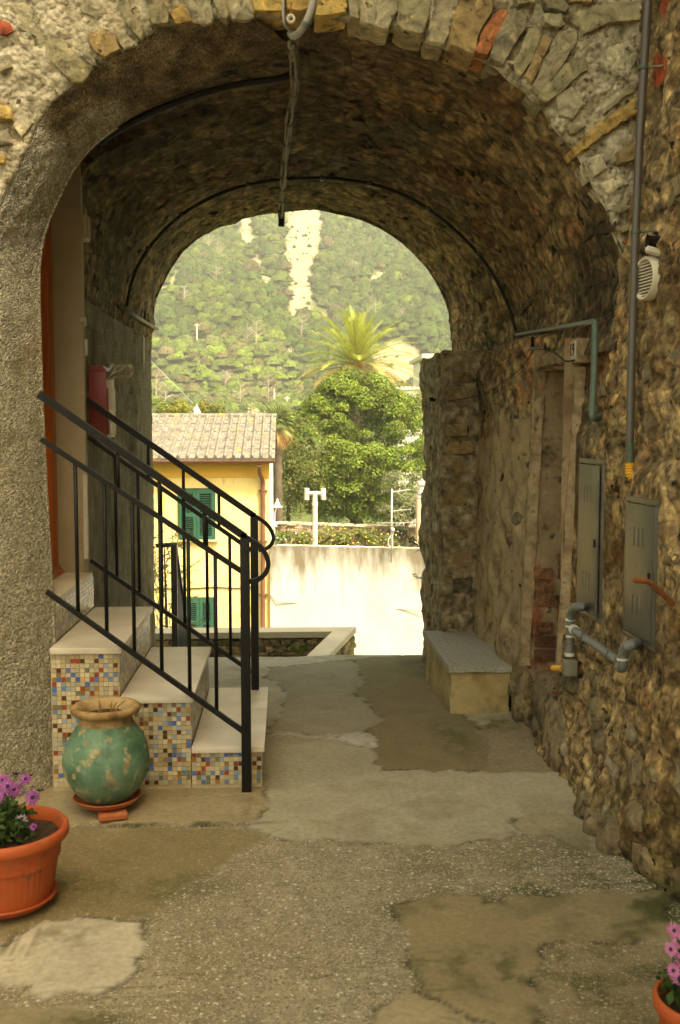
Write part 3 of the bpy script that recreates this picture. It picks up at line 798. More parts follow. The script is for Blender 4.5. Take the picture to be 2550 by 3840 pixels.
PILLAR = pmat("pillar_masonry", [(0.35, (.10, .075, .04)), (0.48, (.25, .195, .11)), (0.58, (.38, .305, .18)), (0.68, (.56, .48, .32))], 15, 9, 1.0, 30, 0.03, 0.92,
              spots=[((.30, .175, .07), 3.0, .58, .70, 5), ((.08, .062, .04), 9, .58, .70, 6)])
pillar = rough_block("far_pillar", (1.03, 6.66, -.2), (1.62, 7.62, 2.12), .024, .034, PILLAR, arch, 3.5, 16)
for k in range(15):
    z = .35 + .115 * k
    if rnd.random() < .35: continue
    stone(pillar, rnd.choice(SLAB), (1.13 + rnd.uniform(-.03, .04), 6.665, z), (rnd.uniform(.06, .085), .022, rnd.uniform(.03, .05)), (0, rnd.uniform(-.1, .1), 0), scl(rnd.choice([(.20, .165, .10), (.27, .20, .10), (.30, .21, .09)]), rnd.uniform(.7, 1.1)))
for k in range(26):
    stone(pillar, rnd.choice(SLAB), (1.035, rnd.uniform(6.74, 7.6), rnd.uniform(.2, 2.05)), (.014, rnd.uniform(.05, .11), rnd.uniform(.025, .05)), (rnd.uniform(-.2, .2), 0, 0), scl(rnd.choice(PAL), rnd.uniform(.7, 1.1)))

# stones standing proud on the vault
placed = []; cnt = 0
while cnt < 90:
    j = rnd.randrange(4, M_ - 3); i = rnd.randrange(14, N - 12)
    p = VG[j][i]
    if i < N * .25 and 4.4 < p.y < 6.6: continue
    a = rnd.uniform(.06, .15); b = rnd.uniform(.015, .035)
    if any((p - q).length < (a + r) * .75 for q, r in placed): continue
    placed.append((p, a)); cnt += 1
    u = (VG[j][i + 2] - VG[j][i - 2]).normalized(); w = (VG[j + 2][i] - VG[j - 2][i]); w = (w - u * w.dot(u)).normalized(); nn = u.cross(w)
    R = Matrix((w if rnd.random() < .7 else u, u if False else nn.cross(w if rnd.random() < 2 else u), nn)).transposed()
    R = Matrix((w, nn.cross(w), nn)).transposed()
    c, _ = vault_col(p, rnd.random(), i / (N - 1))
    k = rnd.uniform(.6, 1.0)
    stone(vault, rnd.choice(SLAB), p, (a, b, rnd.uniform(.005, .010)), (R @ Matrix.Rotation(rnd.gauss(0, .15), 3, 'Z')).to_euler(), (c.x * k, c.y * k, c.z * k))

# --- far face and body of the building, unseen, added to stop light leaks
e = [Vector((-1.06, YB, -.3)), Vector((-1.06, YB, 2.1))] + st3[1:-1] + [Vector((1.29, YB, 2.1)), Vector((1.29, YB, -.3))]
e = resample(e, 120)
P = []
for q in e:
    d = (q - Vector((.1, YB, 1.7))); d.y = 0; d.normalize()
    if q.z < 2.0: d = Vector((1 if q.x > 0 else -1, 0, 0))
    P.append([q + d * s + Vector((0, .01 * fbm(q * 3 + d * s, 3), 0)) for s in (0, .05, .15, .4, 1, 2, 3.2, 5)])
back = grid_mesh("unseen_rear_wall", P, MORTAR, arch)
mb = MB()
mb.box((-6, 4.46, -.5), (-1.34, 7.86, 5.0)); mb.box((1.78, 4.46, -.5), (6, 7.86, 5.0)); mb.box((-1.338, 4.46, 3.62), (1.778, 7.86, 4.995))
mb.build("core", MORTAR, arch)
mb = MB(); mb.box((-6.2, 4.2, 5.05), (6.2, 8.1, 5.3)); mb.build("unseen_roof_slab", MORTAR, arch)
# ================================================================== GROUND
def fz(X, Y): return -.048 * max(0.0, Y - 5.5)
def at_floor(px, py):
    p = at_z(px, py, 0)
    for _ in range(6): p = at_z(px, py, fz(p.x, p.y))
    return p
PATCHES = [   # outline in photo pixels, colour, aggregate share, edge softness, height
    ([(-300, 3100), (900, 3105), (1000, 3150), (880, 3210), (760, 3300), (640, 3370), (560, 3440), (330, 3445), (160, 3460), (60, 3530), (-300, 3560)], (.225, .182, .090), .25, .045, .0015),
    ([(700, 2440), (1600, 2440), (2300, 2690), (2310, 3060), (2160, 3045), (1935, 3065), (1912, 3080), (1958, 3110), (1880, 3158), (1600, 3168), (1300, 3160), (1010, 3140), (925, 3108), (950, 2990), (700, 2990)], (.365, .335, .238), .0, .014, .004),
    ([(780, 2440), (1030, 2445), (1320, 2470), (1020, 2505), (990, 2540), (1060, 2575), (1080, 2600), (1000, 2640), (780, 2640)], (.46, .42, .32), .0, .02, .001),
    ([(1015, 2505), (1240, 2480), (1330, 2475), (1360, 2540), (1330, 2600), (1390, 2640), (1430, 2690), (1380, 2745), (1180, 2755), (1020, 2740), (1060, 2660), (1075, 2610), (1060, 2575), (1000, 2540)], (.30, .27, .19), .1, .015, -.001),
    ([(1330, 2475), (1582, 2450), (1640, 2560), (1680, 2640), (1760, 2700), (1820, 2740), (1830, 2800), (1800, 2896), (1420, 2886), (1405, 2850), (1372, 2770), (1400, 2720), (1430, 2690), (1390, 2640), (1330, 2600), (1360, 2540)], (.205, .168, .088), .0, .010, .002),
    ([(1010, 2748), (1120, 2756), (1270, 2766), (1290, 2756), (1400, 2748), (1418, 2770), (1400, 2800), (1330, 2798), (1260, 2776), (1120, 2768), (1010, 2754)], (.46, .44, .37), .0, .012, .003),
    ([(1775, 2735), (1900, 2715), (2100, 2720), (2200, 2830), (2200, 2895), (1800, 2897), (1815, 2800)], (.245, .20, .12), .3, .03, -.003),
    ([(1912, 3082), (1935, 3068), (2160, 3046), (2300, 3062), (2300, 3200), (2130, 3170), (2090, 3135), (1958, 3132)], (.33, .29, .19), .1, .008, -.003),
    ([(-200, 3590), (40, 3560), (90, 3510), (150, 3462), (350, 3446), (556, 3452), (530, 3560), (540, 3620), (480, 3680), (420, 3718), (300, 3742), (160, 3735), (80, 3700), (-200, 3660)], (.50, .455, .345), .05, .012, .005),
    ([(-200, 3760), (180, 3765), (350, 3790), (440, 3860), (440, 4100), (-200, 4100)], (.26, .225, .13), .1, .03, .002),
    ([(1490, 3385), (1640, 3362), (1790, 3352), (1860, 3382), (1930, 3358), (2180, 3352), (2520, 3330), (2520, 3520), (2050, 3545), (2000, 3660), (2045, 4100), (1880, 3960), (1600, 3720), (1545, 3610), (1510, 3500)], (.26, .212, .118), .05, .012, .003),
    ([(1390, 3880), (1430, 3765), (1545, 3690), (1720, 3780), (1880, 3870), (1880, 4100), (1390, 4100)], (.34, .285, .17), .05, .012, .002),
    ([(2005, 3660), (2060, 3550), (2420, 3525), (2740, 3560), (2740, 4100), (2050, 4100)], (.25, .20, .115), .5, .02, -.004),
    ([(-300, 2900), (1000, 2900), (1000, 3060), (900, 3085), (560, 3096), (190, 3090), (-300, 3085)], (.33, .275, .165), .1, .015, .006)]
gx = np.unique(np.concatenate([np.linspace(-4, -1.5, 12), np.arange(-1.5, 1.62, .0125), np.linspace(1.62, 4, 8)]))
gy = np.unique(np.concatenate([np.linspace(-8, 2.4, 24), np.arange(2.4, 4.6, .0125), np.arange(4.6, 7.6, .020), [7.6]]))
GX, GY = np.meshgrid(gx, gy, indexing='ij'); n_ = GX.size
px_ = GX.ravel(); py_ = GY.ravel()
def nfield(f, o, seed, sx=1.0):
    out = np.empty(n_)
    for k in range(n_): out[k] = noise.fractal(Vector((px_[k] * f * sx + seed, py_[k] * f, seed * 1.7)), .9, 2.1, o)
    return out
n1 = nfield(2.2, 4, 3.0); n2 = nfield(9.0, 4, 11.0); n3 = nfield(26.0, 3, 23.0)
col = np.tile(np.array([.275, .240, .162]), (n_, 1)); agg = np.full(n_, 1.0); hgt = np.zeros(n_); line = np.zeros(n_)
qx = px_ + .035 * n2 + .012 * n3; qy = py_ + .035 * np.roll(n2, 977) + .012 * np.roll(n3, 431)
for outl, c, ag, soft, hh in PATCHES:
    P2 = np.array([(p.x, p.y) for p in [at_floor(x, y) for x, y in outl]])
    A2 = P2; B2 = np.roll(P2, -1, axis=0)
    d = np.full(n_, 1e9); ins = np.zeros(n_, dtype=bool)
    for (ax, ay), (bx, by) in zip(A2, B2):
        ex, ey = bx - ax, by - ay; L2 = ex * ex + ey * ey + 1e-12
        t = np.clip(((qx - ax) * ex + (qy - ay) * ey) / L2, 0, 1)
        d = np.minimum(d, np.hypot(qx - ax - t * ex, qy - ay - t * ey))
        cr = ((ay > qy) != (by > qy)) & (qx < ex * (qy - ay) / (ey if abs(ey) > 1e-9 else 1e-9) + ax); ins ^= cr
    sd = np.where(ins, -d, d)
    w = np.clip(.5 - sd / (1.3 * soft), 0, 1); w = w * w * (3 - 2 * w)
    col = col * (1 - w[:, None]) + np.array(c)[None, :] * w[:, None]; agg = agg * (1 - w) + ag * w
    hgt = hgt * (1 - w) + hh * w
    if soft < .02: line = np.maximum(line * (1 - .6 * w), np.exp(-(sd / .010) ** 2) * np.clip(.55 + 1.6 * n2, 0, 1))
col *= (1 + .16 * n1 + (.07 + .12 * agg) * n2 + (.05 + .10 * agg) * n3)[:, None]
stain = np.clip((n1 - .12) * 3, 0, 1) * .35; col = col * (1 - stain[:, None]) + np.array([.155, .122, .065])[None, :] * stain[:, None]
wall_d = np.clip(1.30 - px_, 0, 9)
moss = np.clip(1.15 - wall_d * 1.6, 0, 1) * np.clip((4.15 - py_) * 2.0, 0, 1) * np.clip(.5 + 1.7 * np.roll(n1, 5000) + 1.2 * n2, 0, 1)
moss2 = np.clip((np.roll(n1, 20000) - .22) * 4, 0, 1) * np.clip(.4 + 2 * n2, 0, 1) * (py_ < 3.9) * .55
blob = np.zeros(n_)
for bx_, by_, rx_, ry_, k_ in ((1960, 3335, 420, 32, 1.0), (2420, 3330, 200, 130, 1.1), (1830, 3640, 190, 110, .8), (2250, 3660, 260, 150, .9), (2500, 3200, 120, 200, 1.1), (2060, 3260, 260, 60, .7), (330, 3830, 200, 40, .8), (640, 3330, 260, 60, .55), (300, 3330, 240, 70, .5),
                            (1700, 2760, 90, 80, .6), (1560, 2500, 90, 40, .6), (1870, 2720, 120, 24, .8), (660, 3095, 420, 9, .9), (1980, 3700, 60, 160, .9), (1560, 3640, 60, 120, .5)):
    c0 = at_floor(bx_, by_); c1 = at_floor(bx_ + rx_, by_); c2 = at_floor(bx_, by_ - ry_)
    q_ = ((px_ - c0.x) / max(.02, abs(c1.x - c0.x))) ** 2 + ((py_ - c0.y) / max(.02, abs(c2.y - c0.y))) ** 2
    blob = np.maximum(blob, k_ * np.clip(1.25 - q_, 0, 1) * np.clip(.65 + 1.5 * n2 + .9 * n1 + .8 * n3, 0, 1))
moss = np.clip(np.maximum(np.maximum(moss, moss2), blob) * .95, 0, 1)
col = col * (1 - moss[:, None]) + np.array([.066, .070, .020])[None, :] * moss[:, None]
col *= (1 - .7 * line)[:, None]
# brown darkening along the foot of the steps
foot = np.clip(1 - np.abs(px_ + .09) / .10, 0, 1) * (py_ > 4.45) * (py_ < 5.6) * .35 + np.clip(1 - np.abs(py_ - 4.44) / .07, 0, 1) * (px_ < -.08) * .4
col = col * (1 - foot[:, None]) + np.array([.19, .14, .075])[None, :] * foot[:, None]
zz = -.048 * np.maximum(0, py_ - 5.5) + hgt + .005 * n1 + .0014 * n2 + (.0006 + .0016 * agg) * n3 - .005 * line
Vg = np.stack([px_, py_, zz], axis=1); I = np.arange(n_).reshape(GX.shape)
Qg = np.stack([I[:-1, :-1], I[1:, :-1], I[1:, 1:], I[:-1, 1:]], axis=-1).reshape(-1, 4)
PAVE = pmat("worn_concrete", [(0.33, (.84, .84, .84)), (0.5, (1, 1, 1)), (0.67, (1.14, 1.13, 1.11))], 45, 8, .5, 60, .006, .92, attr=True, spots=[])
nt = PAVE.node_tree; Nn = nt.nodes; L = nt.links; bs = Nn["Principled BSDF"]; src = bs.inputs["Base Color"].links[0].from_socket
at = Nn.new("ShaderNodeAttribute"); at.attribute_name = "Agg"; ge = Nn.new("ShaderNodeNewGeometry")
def speck(scale, lo, hi, colour, src):
    v_ = Nn.new("ShaderNodeTexVoronoi"); v_.inputs["Scale"].default_value = scale; L.new(ge.outputs["Position"], v_.inputs["Vector"])
    sp = Nn.new("ShaderNodeSeparateColor"); L.new(v_.outputs["Color"], sp.inputs[0])
    m1 = Nn.new("ShaderNodeMapRange"); m1.inputs[1].default_value = lo; m1.inputs[2].default_value = hi; L.new(sp.outputs[0], m1.inputs[0])
    m2_ = Nn.new("ShaderNodeMath"); m2_.operation = 'MULTIPLY'; L.new(m1.outputs[0], m2_.inputs[0]); L.new(at.outputs["Fac"], m2_.inputs[1])
    mx_ = Nn.new("ShaderNodeMix"); mx_.data_type = 'RGBA'; L.new(m2_.outputs[0], mx_.inputs[0]); L.new(src, mx_.inputs[6]); mx_.inputs[7].default_value = (*colour, 1); return mx_.outputs[2]
src = speck(190, .76, .92, (.38, .335, .235), src); src = speck(170, .84, .95, (.13, .11, .07), src); src = speck(120, .955, .985, (.52, .48, .38), src)
L.new(src, bs.inputs["Base Color"])
ground = struct(np_mesh("pavement", Vg, Qg, PAVE, None, np.clip(col * .93, .01, .9), True)); WM[ground] = Matrix()
aa = ground.data.attributes.new("Agg", 'FLOAT', 'POINT'); aa.data.foreach_set("value", agg.astype(np.float32))
mb = MB(); mb.box((-4, 7.55, -.9), (4, 7.605, -.115)); mb.build("slab_edge", PAVE, ground)
C_GREY = CONC("grey_concrete", (.24, .222, .17), 7, .5)

# ================================================================== BENCH
BENCH = pmat("bench_render", [(0.34, (.20, .145, .06)), (0.5, (.36, .275, .12)), (0.66, (.46, .37, .19))], 4, 9, 0.8, 55, 0.012, 0.92,
             spots=[((.12, .095, .05), 3.0, .54, .68, 7), ((.12, .125, .06), 2.0, .60, .72, 5)])
BTOP = pmat("bench_top", [(0.30, (.24, .225, .175)), (0.5, (.34, .32, .26)), (0.72, (.46, .44, .37))], 70, 6, 0.8, 110, 0.006, 0.9, vor=110)
bench = thing("masonry_bench", "low rendered masonry bench with grey cement top against the passage wall", "bench", (1.05, 6.1, 0))
rough_block("base", (.925, 5.635, -.09), (1.27, 6.70, .243), .022, .010, BENCH, bench, 4, 20)
rough_block("seat", (.915, 5.625, .236), (1.275, 6.69, .268), .016, .004, BTOP, bench, 4, 30)

# ================================================================== STAIRS
YS = 4.47
def X_at(px, py): return at_y(px, py, YS).x
xe = [X_at(980, 2900), X_at(716, 2800), X_at(447, 2600), X_at(186, 2440)]      # right faces of steps 1, 2, 3, landing
zt = [at_y(985, 2798, YS - .02).z, at_y(720, 2612, YS - .02).z, at_y(455, 2428, YS - .02).z]
zt.append(zt[2] + .205)
YBK = 5.50
stairs = thing("marble_steps", "four marble topped steps faced in coloured glass mosaic leading to the orange door", "stairs", (xe[1], YS, 0))
GROUT = pmat("grout", [(0.3, (.38, .32, .20)), (0.7, (.48, .41, .28))], 20, 5, 0.3, 80, 0.002, 0.9)
TILE = pmat("glass_tile", [(0.3, (.85, .85, .85)), (0.7, (1.1, 1.1, 1.1))], 30, 4, 0.05, 60, 0.001, 0.30, objcol=True, spec=0.5)
TILEA = pmat("glass_tile_rest", [(0.3, (.85, .85, .85)), (0.7, (1.1, 1.1, 1.1))], 30, 4, 0.05, 60, 0.001, 0.30, attr=True, spec=0.5)
mb = MB()
lefts = [xe[1] + .003, xe[2] + .003, xe[3] + .003, -1.30]
for k in range(4): mb.box((lefts[k], YS if k < 3 else 4.59, -.02), (xe[k], YBK if k < 3 else 5.385, zt[k] - .028))
mb.build("core", GROUT, stairs)
for k in range(4):
    mb = MB()
    lo = (lefts[k] + .001 if k < 3 else -1.30, YS - .02, zt[k] - .03); hi = (xe[k] + .016, YBK + .01, zt[k])
    if k == 3: lo = (-1.30, 4.59, zt[3] - .03); hi = (xe[3] + .016, 5.40, zt[3])
    mb.bbox(lo, hi, .006); mb.build("tread", MARBLE, stairs, True, 40)
TPAL = [((.52, .44, .28), 22), ((.58, .51, .36), 15), ((.44, .36, .20), 12), ((.44, .41, .32), 8), ((.34, .31, .23), 6), ((.50, .34, .12), 5), ((.13, .22, .42), 6), ((.07, .15, .44), 5), ((.28, .36, .44), 6), ((.30, .05, .02), 5), ((.085, .036, .014), 5), ((.30, .17, .04), 5), ((.17, .18, .11), 5)]
tcols = [c for c, w in TPAL for _ in range(w)]
PT = .0207; TS = .0092
tm = MB(); tm.bbox((-TS, -.0022, -TS), (TS, .002, TS), .0012); tile_me = None
rest = MB(); n_obj = 0
slots = []
for k in range(3):
    x0, x1 = lefts[k], xe[k]
    nc = int((x1 - x0) / PT)
    off = ((x1 - x0) - nc * PT) / 2
    for i in range(nc):
        for j in range(int((zt[k] - .032) / PT)):
            slots.append((k, x0 + off + PT * (i + .5), zt[k] - .032 - PT * (j + .5)))
for k, x, z in slots:
    c = scl(rnd.choice(tcols), rnd.uniform(.85, 1.1))
    if z < .025: continue
    if k < 2 and n_obj < 300:
        if tile_me is None:
            o = tm.build("tile", TILE, stairs, False); tile_me = o.data
        else:
            o = link(bpy.data.objects.new("tile", tile_me), stairs)
        o.location = (x, YS - .0018, z); o.color = (*c, 1); n_obj += 1
        o.rotation_euler = (rnd.gauss(0, .02), 0, rnd.gauss(0, .02))
    else:
        rest.box((x - TS, YS - .004, z - TS), (x + TS, YS + .001, z + TS), col=c)
for k in range(4):
    z0 = .0 if k == 0 else zt[k - 1]
    ya = YS if k < 3 else 4.60
    for i in range(int((YBK - ya) / PT)):
        for j in range(int((zt[k] - .032 - z0) / PT)):
            c = scl(rnd.choice(tcols), rnd.uniform(.85, 1.1))
            y = ya + PT * (i + .5); z = zt[k] - .034 - PT * (j + .5)
            rest.box((xe[k] - .001, y - TS, z - TS), (xe[k] + .003, y + TS, z + TS), col=c)
stuff(rest.build("mosaic", TILEA, stairs))

# ================================================================== RAILINGS
def railing(name, label, Y, hand, second, bottom, longs, shorts, scroll, post, post_z):
    f = lambda q: at_y(q[0], q[1], Y)
    t = thing(name, label, "railing", tuple(f((post[0], post[1] + 900))), "black iron railings of the mosaic steps")
    t.location.z = post_z; WM[t] = Matrix.Translation(t.location)
    fl = lambda w, h: (w, h, Vector((0, 0, 1)))
    P0, P1 = f(hand[0]), f(hand[1])
    mb = MB(); mb.tube([P0, P1] , .018, flat=(.028, .031, Vector((0, 0, 1)))); mb.build("handrail", BLACK_IRON, t)
    pts = smooth_poly([P1.lerp(P0, .02)] + [f(q) for q in scroll], 2)
    mb = MB(); mb.tube(pts, .012, flat=(.028, .020, Vector((0, 0, 1)))); mb.build("scroll", BLACK_IRON, t, True, 50)
    mb = MB(); mb.tube([f(second[0]), f(second[1])], .012, flat=(.020, .022, Vector((0, 0, 1)))); mb.build("rail", BLACK_IRON, t)
    mb = MB(); mb.tube([f(bottom[0]), f(bottom[1])], .012, flat=(.020, .022, Vector((0, 0, 1)))); mb.build("rail", BLACK_IRON, t)
    c = f(post); 
    mb = MB(); mb.bbox((c.x - .021, Y - .021, post_z), (c.x + .021, Y + .021, c.z), .003); mb.build("post", BLACK_IRON, t, True, 40)
    def line(a, b, x):
        k = (x - a.x) / (b.x - a.x); return a.z + (b.z - a.z) * k
    for x in longs:
        X = f((x, 2000)).x
        za, zb = line(f(second[0]), f(second[1]), X), line(f(bottom[0]), f(bottom[1]), X)
        mb = MB(); mb.tube([(X, Y, zb), (X, Y, za)], .0085, 8); mb.build("baluster", BLACK_IRON, t, True)
    for x in shorts:
        X = f((x, 2000)).x
        za, zb = line(P0, P1, X), line(f(second[0]), f(second[1]), X)
        mb = MB(); mb.tube([(X, Y, zb), (X, Y, za)], .0085, 8); mb.build("baluster", BLACK_IRON, t, True)
    return t
railing("stair_railing", "black iron stair railing on the front edge of the mosaic steps, behind the green urn", 4.415,
        [(146, 1478), (920, 2014)], [(155, 1648), (905, 2142)], [(175, 2218), (912, 2742)],
        [287, 394, 497, 600, 705, 806], [446, 600, 768],
        [(950, 2030), (985, 2055), (1008, 2105), (1003, 2140), (980, 2168), (950, 2180), (925, 2180)], (918, 2018), .002)
railing("stair_railing", "black iron stair railing on the rear edge of the mosaic steps, below the red letterbox", 5.46,
        [(325, 1500), (955, 1936)], [(330, 1640), (945, 2065)], [(340, 2100), (945, 2520)],
        [436, 520, 605, 690, 775, 861], [560, 690, 822],
        [(985, 1952), (1010, 1975), (1028, 2012), (1020, 2040), (1000, 2058), (970, 2064)], (953, 1940), zt[0])

# ================================================================== GREEN URN
URN = pmat("green_glazed_clay", [(0.34, (.05, .115, .07)), (0.5, (.10, .205, .135)), (0.62, (.16, .265, .185)), (0.72, (.26, .33, .235))], 8, 8, 0.6, 40, 0.008, 0.62, spec=0.35,
           spots=[((.42, .35, .20), 17, .55, .65, 10), ((.17, .175, .09), 4.0, .52, .66, 6), ((.30, .18, .09), 9, .60, .66, 6), ((.05, .06, .035), 5, .60, .75, 6)])
URNRIM = pmat("bare_clay", [(0.34, (.20, .115, .045)), (0.5, (.36, .24, .105)), (0.68, (.46, .35, .19))], 14, 7, 0.7, 60, 0.008, 0.85, spots=[((.12, .09, .05), 9, .60, .70, 5)])
uc = at_y(400, 2860, 4.235); UX, UY = uc.x, uc.y
urn = thing("clay_urn", "bulbous green glazed clay urn with bare rim standing before the mosaic steps", "urn", (UX, UY, .075))
zb = .052
wob = lambda a, z: 1 + .012 * math.sin(2 * a + 1) + .01 * math.sin(3 * a + z * 20)
prof = [(0.0, zb), (.085, zb), (.10, zb + .01), (.125, zb + .035), (.152, zb + .075), (.172, zb + .12), (.179, zb + .16), (.177, zb + .19), (.166, zb + .235), (.150, zb + .27), (.128, zb + .305), (.112, zb + .330)]
mb = MB(); mb.lathe(prof, (UX, UY, 0), 56, wob=wob); mb.build("body", URN, urn, True)
mb = MB(); mb.lathe([(.112, zb + .328), (.108, zb + .345), (.110, zb + .362), (.122, zb + .368), (.136, zb + .374), (.143, zb + .386), (.142, zb + .398), (.132, zb + .405), (.116, zb + .402), (.104, zb + .392), (.096, zb + .37), (.094, zb + .33), (.0, zb + .33)], (UX, UY, 0), 56, wob=wob)
mb.build("rim", URNRIM, urn, True)
mb = MB(); mb.lathe([(0.0, zb + .372), (.03, zb + .370), (.07, zb + .364), (.098, zb + .36)], (UX, UY, 0), 24); mb.build("soil", SOIL, urn, True)
TWIG = pmat("dry_twig", [(0.3, (.22, .13, .055)), (0.7, (.34, .21, .09))], 30, 4, 0, 10, .001, 0.9)
for dx, dy, h, l in ((-.03, 0, .05, .005), (-.022, .02, .055, -.01), (.02, .01, .05, .004), (.035, -.01, .06, .05), (.025, .02, .045, .02)):
    mb = MB(); mb.tube([(UX + dx, UY + dy, zb + .365), (UX + dx + l * .4, UY + dy, zb + .365 + h * .6), (UX + dx + l, UY + dy, zb + .365 + h)], [.004, .003, .002], 6); mb.build("dry_stem", TWIG, urn)
sau = MB(); sau.lathe([(0, .036), (.105, .036), (.118, .042), (.140, .062), (.143, .068), (.138, .070), (.116, .052), (.10, .050), (0, .050)], (UX, UY, -.002), 48)
o = sau.build("saucer", TERRACOTTA, None, True, 40); tag(o, "terracotta saucer under the green urn", "saucer")
mb = MB(); M = Matrix.Translation((UX + .04, UY - .12, .0235)) @ Matrix.Rotation(.25, 4, 'Z')
mb.bbox((-.055, -.035, -.011), (.06, .05, .011), .004, M=M); o = mb.build("tile_shard", TERRACOTTA, None, True, 40); tag(o, "broken flat terracotta piece wedged under the urn's saucer", "tile piece")

# ================================================================== FLOWER POTS
LEAF = pmat("daisy_leaf", [(0.3, (.025, .055, .012)), (0.7, (.075, .14, .03))], 40, 3, 0, 10, .001, 0.6, trans=.25)
PETAL = pmat("purple_petal", [(0.3, (.30, .07, .36)), (0.7, (.50, .17, .55))], 60, 3, 0, 10, .001, 0.6, trans=.3)
PETALP = pmat("lilac_petal", [(0.3, (.45, .32, .62)), (0.7, (.66, .55, .78))], 60, 3, 0, 10, .001, 0.6, trans=.3)
EYE_M = pmat("flower_eye", [(0.3, (.02, .01, .05)), (0.7, (.06, .03, .10))], 90, 3, 0, 10, .001, 0.8)
STEM = pmat("green_stem", [(0.3, (.05, .09, .02)), (0.7, (.10, .16, .04))], 30, 3, 0, 10, .001, 0.6)
def planter(t, c, rr, h, mat):
    x, y, z = c
    flute = lambda a, zz: 1 + (.006 * math.cos(48 * a) if z + h * .12 < zz + z < z + h * .70 else 0)
    p = [(0, .02), (rr * .70, .02), (rr * .71, .03), (rr * .76, h * .3), (rr * .80, h * .5), (rr * .84, h * .70), (rr * .86, h * .705), (rr * .865, h * .77), (rr * .885, h * .775), (rr * .90, h * .86), (rr * .985, h * .87), (rr, h * .90), (rr * .995, h * .97), (rr * .96, h), (rr * .91, h), (rr * .885, h * .97), (rr * .87, h * .8), (rr * .85, h * .6), (0, h * .6)]
    p2 = []
    for (a, b), (c2, d) in zip(p, p[1:]): p2 += [(a, b)]
    p2.append(p[-1])
    mb = MB(); mb.lathe(p2, (x, y, z), 192, wob=flute); mb.build("pot", mat, t, True, 50)
    mb = MB(); mb.lathe([(0, .0), (rr * .66, 0), (rr * .78, .022), (rr * .80, .03), (rr * .785, .034), (rr * .73, .026), (0, .024)], (x, y, z + .002), 64); mb.build("saucer", mat, t, True, 50)
    V = []; F_ = []
    nr, na = 8, 40
    for i in range(nr + 1):
        for j in range(na):
            a = 2 * math.pi * j / na; r = rr * .86 * i / nr
            V.append((x + r * math.cos(a), y + r * math.sin(a), z + h * .84 + .012 * fbm((r * 30 * math.cos(a), r * 30 * math.sin(a), 3), 3)))
    for i in range(nr):
        for j in range(na): F_.append((i * na + j, (i + 1) * na + j, (i + 1) * na + (j + 1) % na, i * na + (j + 1) % na))
    mb = MB(); mb.add(V, F_); mb.build("soil", SOIL, t, True)
def foliage(t, c, r, hgt, n, rs):
    mb = MB(); stems = MB()
    for s in range(n):
        a = rs.uniform(0, 6.28); q = r * math.sqrt(rs.random()); top = Vector((c[0] + q * math.cos(a) * 1.1, c[1] + q * math.sin(a) * 1.1, c[2] + hgt * rs.uniform(.25, 1) * (1 - .4 * (q / r) ** 2)))
        root = Vector((c[0] + q * .35 * math.cos(a), c[1] + q * .35 * math.sin(a), c[2]))
        if s % 3 == 0: stems.tube([root, root.lerp(top, .5) + Vector((0, 0, .01)), top], [.003, .0025, .0015], 5)
        for k in range(9):
            d = Vector((rs.gauss(0, 1), rs.gauss(0, 1), rs.gauss(.5, .8))).normalized()
            L = rs.uniform(.016, .036); W = L * .30
            sd = d.cross(Vector((rs.gauss(0, 1), rs.gauss(0, 1), rs.gauss(0, 1)))).normalized() * W
            p = top + Vector((rs.gauss(0, .014), rs.gauss(0, .014), rs.gauss(0, .014)))
            mb.add([p, p + d * L * .5 + sd, p + d * L, p + d * L * .5 - sd], [(0, 1, 2, 3)])
    mb.build("foliage", LEAF, t); stems.build("stems", STEM, t)
def flower(t, p, r, face, mat, n=14, droop=.15, root=None):
    p = Vector(p); face = Vector(face).normalized()
    u = face.cross(Vector((0.3, .2, .9))).normalized(); v = face.cross(u)
    mb = MB()
    for k in range(n):
        a = 2 * math.pi * k / n + rnd.uniform(-.08, .08); d = u * math.cos(a) + v * math.sin(a); s = u * -math.sin(a) + v * math.cos(a)
        w = r * .17; rr_ = r * rnd.uniform(.88, 1.08)
        mb.add([p + d * r * .16, p + d * rr_ * .6 + s * w - face * droop * r * .2, p + d * rr_ - face * droop * r, p + d * rr_ * .6 - s * w - face * droop * r * .2], [(0, 1, 2, 3)])
    fl = mb.build("flower", mat, t)
    e = MB(); M = face.to_track_quat('Z', 'Y').to_matrix().to_4x4(); e.lathe([(0, .35), (.6, .25), (1, 0), (.9, -.2)], p, 10, M=M @ Matrix.Scale(r * .24, 4)); e.build("eye", EYE_M, fl, True)
    if root is not None:
        s = MB(); s.tube([root, Vector(root).lerp(p, .6) + Vector((0, 0, .012)), p - face * .004], .0018, 5); s.build("stem", STEM, fl)
rs = random.Random(21)
pc = at_z(28, 3398, 0); 
pot1 = thing("flower_pot", "orange ribbed pot with saucer and purple daisies beside the roughcast pier", "flower pot", (pc.x, pc.y, 0), "orange pots of daisies")
planter(pot1, (pc.x, pc.y, .016), .208, .262, PLASTIC_TERRA)
foliage(pot1, (pc.x - .05, pc.y - .01, .235), .115, .125, 130, rs)
for px, py, fx, mt, r in ((28, 2948, .3, PETAL, .028), (52, 2958, -.1, PETAL, .030), (122, 2990, .4, PETAL, .029), (-6, 2990, -.4, PETAL, .026), (76, 3082, .15, PETALP, .028), (62, 3125, -.5, PETAL, .022), (95, 2920, .2, PETAL, .022), (8, 2925, 0, PETAL, .024), (126, 3100, .5, PETAL, .015)):
    p = at_y(px, py, pc.y - .04 + rs.uniform(-.05, .04))
    flower(pot1, p, r, (fx, -.8, .45 if mt is PETAL else .1), mt, droop=.35 if mt is PETAL else .05, root=(pc.x - .05 + rs.uniform(-.03, .03), pc.y, .24))
